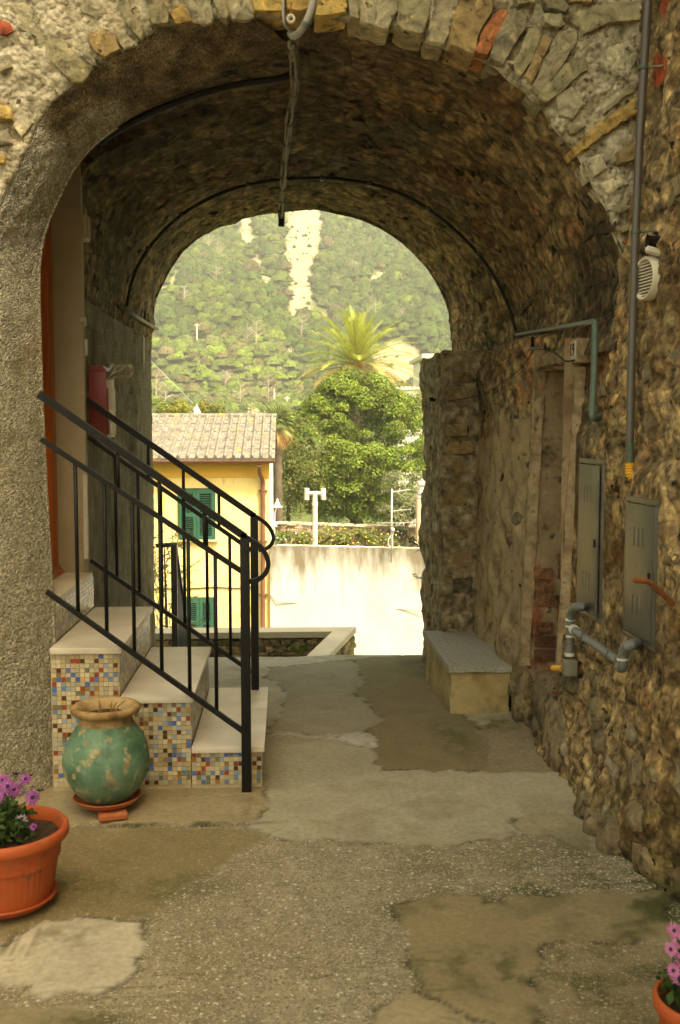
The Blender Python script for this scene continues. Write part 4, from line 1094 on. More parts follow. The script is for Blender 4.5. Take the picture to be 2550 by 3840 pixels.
for px, py in ((60, 2905), (108, 2912), (150, 2968)):
    p = at_y(px, py, pc.y + .02); flower(pot1, p, .018, (0, .3, 1), EYE_M, 10, -.6, root=(pc.x - .03, pc.y, .25))
pd = at_z(2640, 4020, 0)
pd = Vector((at_z(2640, 3760, .24).x, at_z(2640, 3760, .24).y, 0))
pot2 = thing("flower_pot", "orange pot of pink daisies standing on mossy ground by the rubble wall", "flower pot", (pd.x, pd.y, 0), "orange pots of daisies")
planter(pot2, (pd.x, pd.y, .014), .118, .24, PLASTIC_TERRA)
foliage(pot2, (pd.x + .02, pd.y, .21), .085, .16, 90, rs)
PINK = pmat("pink_petal", [(0.3, (.48, .10, .34)), (0.7, (.68, .30, .55))], 60, 3, 0, 10, .001, 0.6, trans=.3)
for px, py, fx in ((2528, 3490, .2), (2515, 3560, -.4), (2525, 3640, -.2), (2545, 3670, 0), (2545, 3530, .2), (2556, 3600, -.2)):
    p = at_y(px, py, pd.y - .03 + rs.uniform(-.03, .03)); flower(pot2, p, .019, (fx - .3, -.8, .3), PINK, root=(pd.x, pd.y, .22))

# ================================================================== LETTERBOX
RED = pmat("dark_red_enamel", [(0.3, (.20, .016, .010)), (0.7, (.27, .028, .018))], 6, 5, 0.1, 60, 0.002, 0.42, spec=.5)
yb0 = 5.55; xb0 = -1.055
za, zc = at_y(370, 1392, yb0).z, at_y(370, 1640, yb0).z
box = thing("letterbox", "dark red metal letterbox stuffed with papers on the left passage wall", "letterbox", (xb0, yb0 + .13, zc))
mb = MB(); x1 = at_y(400, 1500, yb0).x
mb.bbox((xb0 - .02, yb0, zc), (x1, yb0 + .25, za), .002); mb.build("body", RED, box, True, 40)
mb = MB(); mb.add([(xb0 - .02, yb0 - .004, za), (x1 + .008, yb0 - .004, za - .004), (x1 + .008, yb0 + .254, za - .004), (xb0 - .02, yb0 + .254, za), (xb0 - .02, yb0 - .004, za + .035), (x1 - .02, yb0 - .004, za + .03), (x1 - .02, yb0 + .254, za + .03), (xb0 - .02, yb0 + .254, za + .035)],
               [(3, 2, 1, 0), (4, 5, 6, 7), (0, 1, 5, 4), (1, 2, 6, 5), (2, 3, 7, 6), (3, 0, 4, 7)]); mb.build("lid", RED, box)
mb = MB(); mb.bbox((x1, yb0 + .012, zc + .015), (x1 + .008, yb0 + .238, za - .09), .003); fd = mb.build("front_door", RED, box, True, 40)
mb = MB(); mb.bbox((x1 + .008, yb0 + .03, zc + .10), (x1 + .012, yb0 + .2, zc + .15), .002); mb.bbox((x1 + .008, yb0 + .03, zc + .02), (x1 + .012, yb0 + .1, zc + .075), .002); mb.build("name_plate", CREAM, fd)
PAPER = pmat("printed_paper", [(0.36, (.12, .14, .08)), (0.45, (.50, .44, .32)), (0.55, (.60, .55, .44)), (0.62, (.42, .16, .07)), (0.7, (.55, .50, .40))], 14, 2, 0, 10, .001, 0.7)
def sheet(pts, w, nm="newspaper", m=PAPER):
    mb = MB(); V = []
    for p in pts: V += [Vector(p), Vector(p) + Vector((0, w, .01))]
    mb.add(V, [(2 * i, 2 * i + 1, 2 * i + 3, 2 * i + 2) for i in range(len(pts) - 1)])
    o = mb.build(nm, m, None, True); sol = o.modifiers.new("thick", 'SOLIDIFY'); sol.thickness = .004; return o
for i, (lab, lst) in enumerate((("green and white newspaper curling back out of the letterbox slot", [(392, 1432), (420, 1405), (448, 1388), (462, 1372), (478, 1370), (486, 1384), (484, 1402), (470, 1420), (452, 1424)]),
                 ("flat leaflet sticking straight out of the letterbox slot", [(388, 1436), (415, 1420), (440, 1412), (456, 1412)]),
                 ("orange and cream leaflet leaning upward in the letterbox slot", [(390, 1428), (405, 1400), (422, 1380), (436, 1372)]),
                 ("folded brown paper standing upright in the letterbox slot", [(398, 1425), (396, 1392), (402, 1368), (408, 1366)]))):
    o = sheet([at_y(x, y, yb0 + .05 + i * .03) for x, y in lst], .12 + .02 * i)
    tag(o, lab, "newspaper")

# ================================================================== RIGHT WALL FITTINGS
def cabinet(lab, X, pA, pB, ajar, slots_, loc_z):
    a = at_x(*pA, X); b = at_x(*pB, X)          # far-top, near-bottom corners
    Y0, Y1, Z0, Z1 = b.y, a.y, b.z, a.z
    t = thing("meter_cabinet", lab, "meter cabinet", (X, (Y0 + Y1) / 2, Z0), "steel meter cabinets on the rubble wall")
    mb = MB()
    w = .022
    mb.bbox((X - .008, Y0 - w, Z1), (X + .12, Y1 + w, Z1 + w), .003); mb.bbox((X - .008, Y0 - w, Z0 - w), (X + .12, Y1 + w, Z0), .003)
    mb.bbox((X - .008, Y0 - w, Z0 + .0005), (X + .12, Y0, Z1 - .0005), .003); mb.bbox((X - .008, Y1, Z0 + .0005), (X + .12, Y1 + w, Z1 - .0005), .003)
    mb.build("frame", GREY_METAL, t, True, 40)
    mb = MB(); mb.box((X + .10, Y0, Z0), (X + .118, Y1, Z1)); mb.build("back", DARK, t)
    M = Matrix.Translation((X, Y1 - .002, 0)) @ Matrix.Rotation(ajar, 4, 'Z')
    mb = MB(); mb.bbox((-.012, -(Y1 - Y0) + .006, Z0 + .004), (.0, -.002, Z1 - .004), .003, M=M); d = mb.build("door", GREY_METAL, t, True, 40)
    for q in slots_:
        mb = MB()
        zc = Z0 + (Z1 - Z0) * q; n = 3; wd = (Y1 - Y0)
        for k in range(n):
            y = -wd * (.30 + .16 * k)
            mb.bbox((-.0145, y - wd * .04, zc - .038), (-.010, y + wd * .04, zc + .038), .002, M=M)
        mb.build("louvre", GREY_METAL, d, True, 40)
    mb = MB(); mb.bbox((-.020, -(Y1 - Y0) + .012, (Z0 + Z1) / 2 - .025), (-.011, -(Y1 - Y0) + .026, (Z0 + Z1) / 2 + .01), .002, M=M); mb.build("lock", DARK, d)
    return t
cabinet("grey steel meter cabinet with door slightly ajar beside the blocked doorway", 1.372, (2182, 1735), (2250, 2320), -.035, (.22, .80), .8)
cabinet("grey steel meter cabinet with closed louvred door above the grey elbow pipe", 1.378, (2360, 1878), (2448, 2420), -.0, (.24, .75), .8)

def pipe_thing(name, lab, cat, runs, loc, group=None):
    """runs: list of (part name, pts, r, material)"""
    t = thing(name, lab, cat, loc, group)
    for nm, pts, r, m in runs:
        mb = MB(); mb.tube(pts, r, 14); mb.build(nm, m, t, True, 50)
    return t
COND = pmat("brown_conduit", [(0.3, (.055, .042, .035)), (0.5, (.085, .068, .055)), (0.7, (.10, .11, .10))], 4, 5, 0.15, 60, 0.002, 0.38, stretch=(1, 1, .15), spec=.5)
GREENP = pmat("green_pipe", [(0.3, (.055, .085, .065)), (0.7, (.10, .135, .10))], 12, 5, 0.2, 60, 0.002, 0.5, spots=[((.20, .15, .08), 15, .60, .70, 5)])
YELLOW = pmat("yellow_plastic", [(0.3, (.62, .30, .012)), (0.7, (.74, .40, .025))], 8, 3, 0.05, 60, 0.001, 0.4)
YC = 4.02
cpts = [at_y(x, y, YC) for x, y in ((2436, -140), (2430, 0), (2412, 300), (2397, 560), (2383, 880), (2374, 1150), (2367, 1400), (2362, 1660))]
t = pipe_thing("conduit_pipe", "long brown conduit running down the rubble wall to a yellow corrugated hose", "pipe", [("pipe", cpts, .0165, COND)], tuple(cpts[-1]))
mb = MB(); mb.tube([cpts[-1] + Vector((0, 0, .02)), at_y(2362, 1745, YC)], .0145, 14); mb.build("sleeve", GREENP, t, True, 50)
hose = smooth_poly([at_y(2362, 1735, YC), at_y(2362, 1765, YC), at_y(2366, 1785, YC), at_y(2380, 1797, YC - .01), at_y(2398, 1800, YC - .02)], 2); hose = resample(hose, 56)
mb = MB(); mb.tube(hose, [.0185 + .003 * math.cos(i * 2 * math.pi / 6) for i in range(56)], 16); mb.build("corrugated_hose", YELLOW, t, True)
for y in (255, 870):
    p = at_y(2412 if y < 300 else 2384, y, YC); mb = MB(); mb.lathe([(.017, -.006), (.0205, -.006), (.0205, .006), (.017, .006)], p, 16); mb.tube([p, p + Vector((.07, -.03, 0))], .005, 6); mb.build("clamp", GREENP, t, True, 40)

X0 = 1.285
def xp(px, py, X=X0): return at_x(px, py, X)
# grey waste pipe with elbows
elb = [xp(2206, 2274, 1.42), xp(2175, 2274), xp(2155, 2278), xp(2142, 2295), xp(2139, 2330)]
t = pipe_thing("waste_pipe", "grey plastic pipework with white collars running between the two meter cabinets", "pipe", [
    ("elbow", smooth_poly(elb, 2), .021, PVC), ("pipe", [xp(2139, 2330), xp(2137, 2455)], .018, PVC), ("pipe", [xp(2150, 2362), xp(2318, 2478)], .0185, PVC),
    ("elbow", smooth_poly([xp(2322, 2500), xp(2332, 2506), xp(2336, 2490), xp(2337, 2455), xp(2345, 2430), xp(2360, 2418), xp(2400, 2414, 1.38)], 2), .021, PVC)], tuple(xp(2137, 2455)))
WHITE_P = pmat("white_collar", [(0.3, (.50, .48, .42)), (0.7, (.62, .60, .53))], 20, 3, 0, 60, 0.001, 0.5)
for (a, b), r in ((((2139, 2318), (2139, 2328)), .0235), (((2139, 2382), (2139, 2390)), .021), (((2137, 2448), (2137, 2460)), .023), (((2150, 2360), (2156, 2364)), .023), (((2139, 2345), (2139, 2352)), .023), (((2336, 2468), (2336, 2476)), .0235)):
    mb = MB(); mb.tube([xp(*a), xp(*b)], r, 16); mb.build("collar", WHITE_P, t, True, 40)
for px, py in ((2196, 2392), (2290, 2462)):
    p = xp(px, py); mb = MB(); mb.tube([p + Vector((-.012, 0, .03)), p + Vector((-.02, 0, 0)), p + Vector((.0, 0, -.024)), p + Vector((.06, 0, -.02))], .004, 6); mb.build("clip", GREENP, t, True)
vt = thing("gas_valve", "square grey gas valve with yellow capped outlet below the waste pipe", "valve", tuple(xp(2137, 2560)))
p = xp(2137, 2492); mb = MB(); mb.bbox(p + Vector((-.03, -.024, -.05)), p + Vector((.03, .024, .024)), .006); mb.build("body", pmat("concrete_grey_cast", [(0.3, (.16, .145, .105)), (0.7, (.24, .215, .155))], 30, 4, .4, 60, .004, .8), vt, True, 40)
q = xp(2110, 2506); mb = MB(); mb.tube([p + Vector((0, .02, -.015)), q + Vector((0, .0, .0))], .012, 12); mb.build("outlet", PVC, vt, True, 40)
mb = MB(); mb.tube([xp(2112, 2506), xp(2096, 2506), xp(2076, 2506)], .0165, 14); mb.build("cap", YELLOW, vt, True, 40)
# rusty rod
RUST = pmat("rusty_iron", [(0.3, (.17, .055, .02)), (0.7, (.30, .11, .04))], 30, 5, .5, 60, .004, .85)
rod = [at_y(2376, 2176, 3.42), at_y(2398, 2177, 3.42), at_y(2425, 2178, 3.43), at_y(2442, 2188, 3.44), at_y(2495, 2238, 3.47), at_y(2552, 2292, 3.50), at_y(2640, 2370, 3.55)]
mb = MB(); mb.tube(smooth_poly(rod, 2), .010, 10); o = mb.build("iron_rod", RUST, None, True); tag(o, "bent rusty iron rod sticking out before the louvred meter cabinet", "iron rod")
# vent grille and hex cap
vp = at_x(2428, 1045, 1.415)
vent = thing("vent_grille", "round cream plastic vent grille on the rubble wall above the yellow hose", "vent", tuple(vp))
Mv = Matrix.Translation(vp) @ Matrix.Rotation(math.radians(-90 ), 4, 'Y') @ Matrix.Rotation(math.radians(8), 4, 'X')
mb = MB(); mb.lathe([(.070, -.06), (.084, -.06), (.085, .012), (.080, .020), (.073, .018), (.070, .0), (.070, -.06)], (0, 0, 0), 48, M=Mv); mb.build("ring", CREAM, vent, True, 40)
mb = MB(); mb.lathe([(0, -.02), (.072, -.02)], (0, 0, 0), 32, M=Mv); mb.build("back", DARK, vent)
for k in range(11):
    y = -.062 + .0124 * k; hw = math.sqrt(max(0, .071 ** 2 - y * y))
    mb = MB(); mb.box((y - .0022, -hw, -.012), (y + .0022, hw, .010), M=Mv); mb.build("slat", CREAM, vent)
hp = at_x(2452, 942, 1.415); Mh = Matrix.Translation(hp) @ Matrix.Rotation(math.radians(-75), 4, 'Y')
hexo = thing("pipe_cap", "small cream hexagonal pipe cap above the round vent grille", "pipe cap", tuple(hp))
mb = MB(); mb.lathe([(0, .03), (.013, .03), (.015, .026), (.015, -.04), (0, -.04)], (0, 0, 0), 6, M=Mh); mb.build("hexagon_head", CREAM, hexo)
mb = MB(); mb.lathe([(0, .034), (.007, .034), (.008, .03)], (0, 0, 0), 16, M=Mh); mb.build("boss", CREAM, hexo, True)
hole = MB(); hole.lathe([(.0, -.05), (.022, -.05), (.022, .02), (.026, .022)], (0, 0, 0), 20, M=Matrix.Translation(at_x(2448, 905, 1.42)) @ Matrix.Rotation(math.radians(-90), 4, 'Y')); o = hole.build("drain_hole", DARK, right_wall, True)

# conduit across the recess head and the green drop pipe
XC = 1.33
t = pipe_thing("conduit_pipe", "grey green conduit crossing above the blocked doorway and dropping down beside it", "pipe", [
    ("pipe", [at_y(1956, 1256, 6.35) + Vector((-.03, 0, 0)), at_x(2222, 1206, 1.36)], .0125, PVC),
    ("drop_pipe", smooth_poly([at_x(2214, 1208, 1.36), at_x(2230, 1206, 1.355), at_x(2232, 1232, 1.35), at_x(2228, 1400, 1.33), at_x(2220, 1545, 1.30), at_x(2222, 1566, 1.30), at_x(2234, 1572, 1.32), at_x(2248, 1565, 1.36)], 2), .0145, GREENP)], tuple(at_x(2220, 1560, 1.30)))
jb = at_x(2174, 1315, 1.395)
jt = thing("number_box", "beige box with the house number 19 above the blocked doorway", "house number", tuple(jb))
mb = MB(); mb.bbox(jb + Vector((-.03, -.06, -.06)), jb + Vector((.08, .06, .055)), .006); mb.build("box", CREAM if False else PLASTER_PALE, jt, True, 40)
mb = MB(); mb.bbox(jb + Vector((-.036, -.05, -.05)), jb + Vector((-.0302, .05, .045)), .002); mb.build("cover", PLASTER_BEIGE, jt, True, 40)
fc = bpy.data.curves.new("digits", 'FONT'); fc.body = "19"; fc.size = .085; fc.align_x = 'CENTER'; fc.align_y = 'CENTER'; fc.extrude = .0008
fo = bpy.data.objects.new("digits", fc); dm = bpy.data.meshes.new_from_object(fo); bpy.data.objects.remove(fo)
dm.materials.clear(); dm.materials.append(DARK)
Mt = Matrix.Translation(jb + Vector((-.0375, 0, 0))) @ Matrix(((0, 0, -1, 0), (-1, 0, 0, 0), (0, 1, 0, 0), (0, 0, 0, 1))); dm.transform(Mt)
link(bpy.data.objects.new("digits", dm), jt)
WIRE = pmat("black_wire", [(0.3, (.012, .011, .01)), (0.7, (.022, .02, .018))], 20, 2, 0, 10, .001, .6)
mb = MB(); mb.tube(smooth_poly([at_x(2155, 1350, 1.34), at_x(2120, 1358, 1.31), at_x(2100, 1338, 1.31), at_x(2070, 1315, 1.30), at_x(2020, 1308, 1.30), at_x(1998, 1308, 1.29)], 2), .004, 6)
o = mb.build("electric_wire", WIRE, None, True); tag(o, "thin black wire sagging from the beige number box", "wire")
mb = MB(); mb.tube(smooth_poly([at_x(1998, 1312, 1.27), at_x(1980, 1350, 1.255), at_x(1940, 1395, 1.24), at_x(1880, 1440, 1.225), at_x(1800, 1485, 1.21), at_y(1680, 1505, 6.64)], 2), .003, 6)
o = mb.build("electric_wire", WIRE, None, True); tag(o, "thin black wire looping along the passage wall to the far pillar", "wire")
br = thing("iron_bracket", "black iron bracket beside the recess head in the passage", "bracket", tuple(at_x(1998, 1250, 1.29)))
mb = MB(); mb.tube([at_x(1996, 1265, 1.29), at_x(1996, 1308, 1.28)], .009, 8); mb.build("upright", BLACK_IRON, br); mb = MB(); mb.tube([at_x(1994, 1308, 1.28), at_x(2045, 1302, 1.28)], .010, 8); mb.build("arm", BLACK_IRON, br)
mb = MB(); mb.tube([(1.02, 7.0, at_y(1640, 1500, 7.0).z), (.97, 6.9, at_y(1640, 1500, 7.0).z), (.965, 6.75, at_y(1640, 1500, 7.0).z)], .012, 8); o = mb.build("iron_hook", BLACK_IRON, None, True); tag(o, "black iron hook fixed in the reveal of the far pillar", "hook")

# ================================================================== CABLES UNDER THE VAULT
RUBBER = pmat("black_rubber", [(0.3, (.010, .009, .008)), (0.7, (.02, .018, .016))], 12, 3, .1, 40, .002, .5)
cp = [at_y(x, y, 6.55) for x, y in cable_px]
cc = thing("cable", "black cable clipped round the vault in an arc, farther from the stone arch front", "cable", tuple(cp[0]))
pts = [p + (Vector((.15, 6.55, 2.2)) - p).normalized() * .035 for p in smooth_poly(cp, 2)]
mb = MB(); mb.tube(pts, .011, 8); mb.build("cable_run", RUBBER, cc, True)
for k in (12, 18, 26, 34, 40, 46, 52):
    p = pts[k]; mb = MB(); mb.tube([p + Vector((0, -.02, 0)), p + Vector((0, .02, 0))], .017, 8); mb.build("clip", GREY_METAL, cc, True)
tp = [at_y(x, y, Y) for x, y, Y in ((375, 540, 4.66), (400, 515, 4.66), (450, 482, 4.67), (560, 425, 4.70), (700, 368, 4.73), (850, 325, 4.76), (960, 306, 4.79), (1040, 298, 4.8), (1088, 282, 4.82))]
mb = MB(); mb.tube(smooth_poly(tp, 2), .0165, 10); o = mb.build("hose", RUBBER, None, True); tag(o, "thick black hose curving along the left haunch of the arch to the hanging cables", "hose")
CAB = pmat("grey_cable", [(0.3, (.10, .085, .06)), (0.7, (.20, .17, .12))], 14, 4, .2, 60, .002, .6)
def hangY(y): return 4.36 + (7.55 - 4.36) * ((1 / (1620 - 130) - 1 / (1620 - y)) / (1 / (1620 - 130) - 1 / (1620 - 800)))
hb = [(1100, 140), (1104, 200), (1106, 300), (1096, 380), (1082, 450), (1070, 560), (1064, 640), (1058, 700), (1056, 760), (1055, 800)]
hw = [at_y(x, y, 4.36 + (7.45 - 4.36) * ((1 / (1620 - y) - 1 / 1480) / (1 / 820 - 1 / 1480))) for x, y in hb]
hc = thing("cable_bundle", "bundle of tied grey cables running back under the vault crown with its end hanging down", "cable", tuple(hw[-1]))
sm = smooth_poly(hw, 2)
for k, (dx, dz) in enumerate(((-.012, 0), (.012, .002), (0, .014), (.003, -.012))):
    mb = MB(); mb.tube([p + Vector((dx + .004 * math.sin(i * .7 + k), 0, dz - .02 + .003 * math.cos(i * .9 + k))) for i, p in enumerate(sm)], .009, 7); mb.build("cable_strand", CAB, hc, True)
for i in range(2, len(sm) - 1, 3):
    mb = MB(); mb.tube([sm[i] + Vector((0, -.004, -.018)), sm[i] + Vector((0, .004, -.018))], .027, 10); mb.build("cable_tie", CAB, hc, True)
mb = MB(); mb.tube([sm[-1] + Vector((0, 0, -.01)), at_y(1056, 815, 7.46), at_y(1055, 850, 7.47)], [.022, .024, .022], 10); mb.build("end_sleeve", RUBBER, hc, True)
# insulator ring and conduit at the crown
rp = at_y(1091, 72, 4.22)
ins = thing("insulator_ring", "cream ceramic insulator ring hanging at the crown of the arch", "insulator", tuple(rp))
Mr = Matrix.Translation(rp) @ Matrix.Rotation(math.radians(90), 4, 'X')
R_, r_ = .0135, .0065; V = []; Fc = []
for i in range(24):
    for j in range(10):
        a = 6.2832 * i / 24; b = 6.2832 * j / 10
        V.append(Mr @ Vector(((R_ + r_ * math.cos(b)) * math.cos(a), (R_ + r_ * math.cos(b)) * math.sin(a), r_ * 1.6 * math.sin(b))))
for i in range(24):
    for j in range(10): Fc.append((i * 10 + j, ((i + 1) % 24) * 10 + j, ((i + 1) % 24) * 10 + (j + 1) % 10, i * 10 + (j + 1) % 10))
mb = MB(); mb.add(V, Fc); mb.build("ring", CREAM, ins, True)
mb = MB(); mb.tube([rp + Vector((0, 0, .012)), rp + Vector((.001, .01, .07))], .003, 6); mb.build("hanger", RUST, ins)
LEADC = pmat("pale_grey_conduit", [(0.3, (.26, .25, .22)), (0.7, (.36, .35, .31))], 10, 4, .15, 40, .002, .5)
cd = [at_y(x, y, Y) for x, y, Y in ((1195, -90, 4.2), (1178, 0, 4.2), (1160, 60, 4.2), (1142, 98, 4.21), (1118, 128, 4.26), (1098, 138, 4.33), (1090, 126, 4.4))]
ct = thing("lead_in_conduit", "pale grey cable conduit bending in over the crown of the stone arch", "conduit", tuple(cd[3]))
mb = MB(); mb.tube(smooth_poly(cd, 2), .0155, 12); mb.build("conduit", LEADC, ct, True)
mb = MB(); mb.tube([cd[3].lerp(cd[2], .45), cd[3].lerp(cd[4], .1)], .0185, 12); mb.build("tape", PVC, ct, True, 40)
mb = MB(); mb.tube(smooth_poly([at_y(1066, -90, 4.2), at_y(1063, 0, 4.2), at_y(1062, 70, 4.2), at_y(1070, 100, 4.22), at_y(1092, 118, 4.28)], 2), .006, 8); o = mb.build("electric_wire", LEADC, None, True); tag(o, "grey wire looping behind the cream insulator ring at the arch crown", "wire")
# iron arm on the left wall
mb = MB(); mb.tube([at_x(446, 1150, -1.04), at_y(590, 1234, 8.05)], .012, 8); mb.tube([at_y(590, 1234, 8.05), at_y(563, 1230, 8.05)], .010, 8); o = mb.build("iron_bar", GREY_METAL, None, True); tag(o, "grey iron bar fixed along the left passage wall, poking out past its end", "iron bar")
# small box and flaking paint by the door jamb
sb = at_x(313, 850, -1.05); st = thing("bell_box", "small cream bell box beside the orange door, high on the passage wall", "bell box", (sb.x, sb.y + .04, sb.z - .06))
mb = MB(); mb.bbox((sb.x - .03, sb.y + .02, sb.z - .06), (sb.x + .012, sb.y + .11, sb.z + .07), .004); mb.build("case", CREAM, st, True, 40)
mb = MB(); mb.bbox((sb.x + .0122, sb.y + .03, sb.z - .05), (sb.x + .018, sb.y + .10, sb.z + .06), .002); mb.build("cover", PLASTER_BEIGE, st, True, 40)

FLAKE = pmat("white_paint_flake", [(0.3, (.55, .52, .44)), (0.7, (.66, .63, .54))], 30, 3, 0, 9, .001, .7)
def flake(pts, X=-1.045):
    v = [at_x(x, y, X) for x, y in pts]; n = len(v); mb = MB(); mb.add(v + [p + Vector((-.02, 0, 0)) for p in v], [tuple(range(n)), tuple(range(2 * n - 1, n - 1, -1))] + [(i, n + i, n + (i + 1) % n, (i + 1) % n) for i in range(n)]); mb.build("paint_flake", FLAKE, left_wall)
flake([(315, 1190), (322, 1188), (324, 1200), (326, 1222), (321, 1222), (318, 1208), (314, 1206)]); flake([(324, 1272), (331, 1272), (330, 1332), (326, 1334)]); flake([(538, 1268), (541, 1266), (542, 1362), (539, 1365)], -1.02)
flake([(324, 1780), (328, 1780), (331, 1990), (333, 2095), (329, 2096), (327, 1900)])
# ================================================================== OUTSIDE: TERRAIN
rs = random.Random(99); npr = np.random.default_rng(5)
def hill(X, Y):
    t = Y - 180
    z = -6 + 8 * smooth01(Y, 70, 185)
    if t > 0: z += .30 * t + .20 * max(0, t - 25) * (1 if t < 1e9 else 1)
    z += (4.5 * fbm((X * .018, Y * .018, 1), 4) + 1.2 * fbm((X * .08, Y * .08, 4), 3)) * smooth01(Y, 150, 210)
    return z
def on_hill(px, py):
    d = ray(px, py); lo, hi = 100.0, 480.0
    Y = 150.0
    while Y < 480:
        p = EYE + d * (Y / d.y)
        if p.z < hill(p.x, p.y): break
        Y += 1.0
    p.z = hill(p.x, p.y); return p
def inpoly(x, y, poly):
    c = False; j = len(poly) - 1
    for i in range(len(poly)):
        xi, yi = poly[i]; xj, yj = poly[j]
        if (yi > y) != (yj > y) and x < (xj - xi) * (y - yi) / (yj - yi) + xi: c = not c
        j = i
    return c
SCARS = [[(1085, 600), (1200, 600), (1195, 880), (1182, 960), (1162, 1050), (1155, 1130), (1168, 1200), (1150, 1217), (1095, 1217), (1088, 1190), (1098, 1150), (1090, 1050), (1080, 960), (1085, 870)],
         [(896, 780), (926, 800), (941, 900), (957, 960), (982, 1010), (1010, 1060), (1031, 1120), (1016, 1122), (990, 1060), (958, 1010), (936, 950), (910, 880)], [(1212, 985), (1230, 1000), (1252, 1080), (1240, 1092)], [(1400, 1040), (1440, 1008), (1432, 1050), (1405, 1072)],
         [(1400, 1345), (1440, 1300), (1500, 1285), (1545, 1310), (1585, 1350), (1575, 1420), (1560, 1470), (1500, 1480), (1440, 1440)], [(1218, 1180), (1235, 1200), (1228, 1228), (1210, 1220)]]
TAN = [[(570, 1120), (600, 1060), (650, 1015), (705, 1045), (685, 1100), (610, 1120)], [(1010, 1395), (1075, 1375), (1085, 1405), (1020, 1425)], [(1050, 1318), (1150, 1322), (1150, 1348), (1060, 1345)], [(600, 1262), (735, 1268), (735, 1284), (610, 1276)]]
def scar(X, Y, z, grow=6):
    x, y = to_px((X, Y, z))
    y += grow * .6; w = 12
    x += w * fbm((X * .25, Y * .25, 3), 3); y += w * fbm((X * .25 + 9, Y * .25, 3), 3)
    for s in SCARS:
        if inpoly(x, y, s) or inpoly(x - grow, y, s) or inpoly(x + grow, y, s): return 1
    for s in TAN:
        if inpoly(x, y, s): return 2
    return 0
xs = [-700, -500, -350, -250, -180, -140, -110, -90] + [-75 + 1.3 * i for i in range(131)] + [105, 125, 150, 190, 250, 350, 500, 700]
yv = [7.62, 12, 20, 35, 60, 90, 120, 145, 160] + [168 + 1.3 * i for i in range(140)] + [355, 365, 380, 400, 430, 470, 520, 560]
P = []; C = []
for Y in yv:
    row = []; crow = []
    for X in xs:
        z = hill(X, Y)
        dense = -76 < X < 96 and 167 < Y < 351
        k = scar(X, Y, z) if dense else 0
        row.append(Vector((X, Y, z)))
        n = fbm((X * .3, Y * .3, 2), 4)
        crow.append((.34 + .1 * n, .27 + .08 * n, .155 + .05 * n) if k == 1 else ((.24, .21, .085) if k == 2 else (.075 + .03 * n, .10 + .03 * n, .022)))
    P.append(row); C.append(crow)
EARTH = pmat("hill_earth", [(0.3, (.7, .7, .7)), (0.5, (1, 1, 1)), (0.7, (1.2, 1.2, 1.15))], .8, 8, .6, 1.5, .5, .95, attr=True)
terr = struct(grid_mesh("ground", P, EARTH, None, C, flip=True))

# ------------------------------------------------------------------ foliage generator
LEAFY = pmat("leaf", [(0.3, (.8, .8, .8)), (0.7, (1.2, 1.2, 1.2))], 1.7, 3, 0, 10, .01, .5, attr=True, trans=.28, spec=.2)
FAR_LEAF = pmat("far_leaf", [(0.34, (.55, .55, .55)), (0.5, (.95, .95, .95)), (0.66, (1.35, 1.35, 1.25))], 1.9, 8, 1.0, 2.4, .9, .9, attr=True, spec=.1)
def quads(cen, nrm, size, asp, rng):
    """leaf quads at cen (n,3), facing nrm, half length size (n,)"""
    n = len(cen)
    r = rng.normal(size=(n, 3)); u = np.cross(nrm, r); u /= np.linalg.norm(u, axis=1, keepdims=True) + 1e-9
    v = np.cross(nrm, u); v /= np.linalg.norm(v, axis=1, keepdims=True) + 1e-9
    s = size[:, None]
    V = np.stack([cen - u * s, cen + v * s * asp, cen + u * s, cen - v * s * asp], axis=1).reshape(-1, 3)
    Fq = np.arange(n * 4).reshape(n, 4)
    return V, Fq
def unit(rng, n):
    d = rng.normal(size=(n, 3)); return d / np.linalg.norm(d, axis=1, keepdims=True)
def leafy(name, parent, lobes, per, leaf, base, rng, mat=None, spread=.55, asp=.5, flat=.7):
    """lobes: list of (centre, radius, colour multiplier)"""
    Cn = []; Nn = []; Sz = []; Cl = []
    for c, r, k in lobes:
        n = max(6, int(per * (r ** 2)))
        d = unit(rng, n); d[:, 2] = np.where(d[:, 2] < -.35, -d[:, 2], d[:, 2])
        rad = r * (1 - spread * rng.random(n) ** 2.2)
        p = np.array(c)[None, :] + d * rad[:, None] * np.array([1, 1, flat + .15])[None, :]
        nn = d + rng.normal(scale=.55, size=(n, 3)); nn[:, 2] += .35
        nn /= np.linalg.norm(nn, axis=1, keepdims=True)
        Cn.append(p); Nn.append(nn); Sz.append(leaf * rng.uniform(.6, 1.25, n))
        b = np.array(base)[None, :] * k * rng.uniform(.7, 1.3, (n, 1)); b = b * (1 + rng.normal(scale=.10, size=(n, 3)))
        Cl.append(b)
    cen = np.concatenate(Cn); V, Fq = quads(cen, np.concatenate(Nn), np.concatenate(Sz), asp, rng)
    col = np.repeat(np.clip(np.concatenate(Cl), .003, 1), 4, axis=0)
    return np_mesh(name, V, Fq, mat or LEAFY, parent, col)

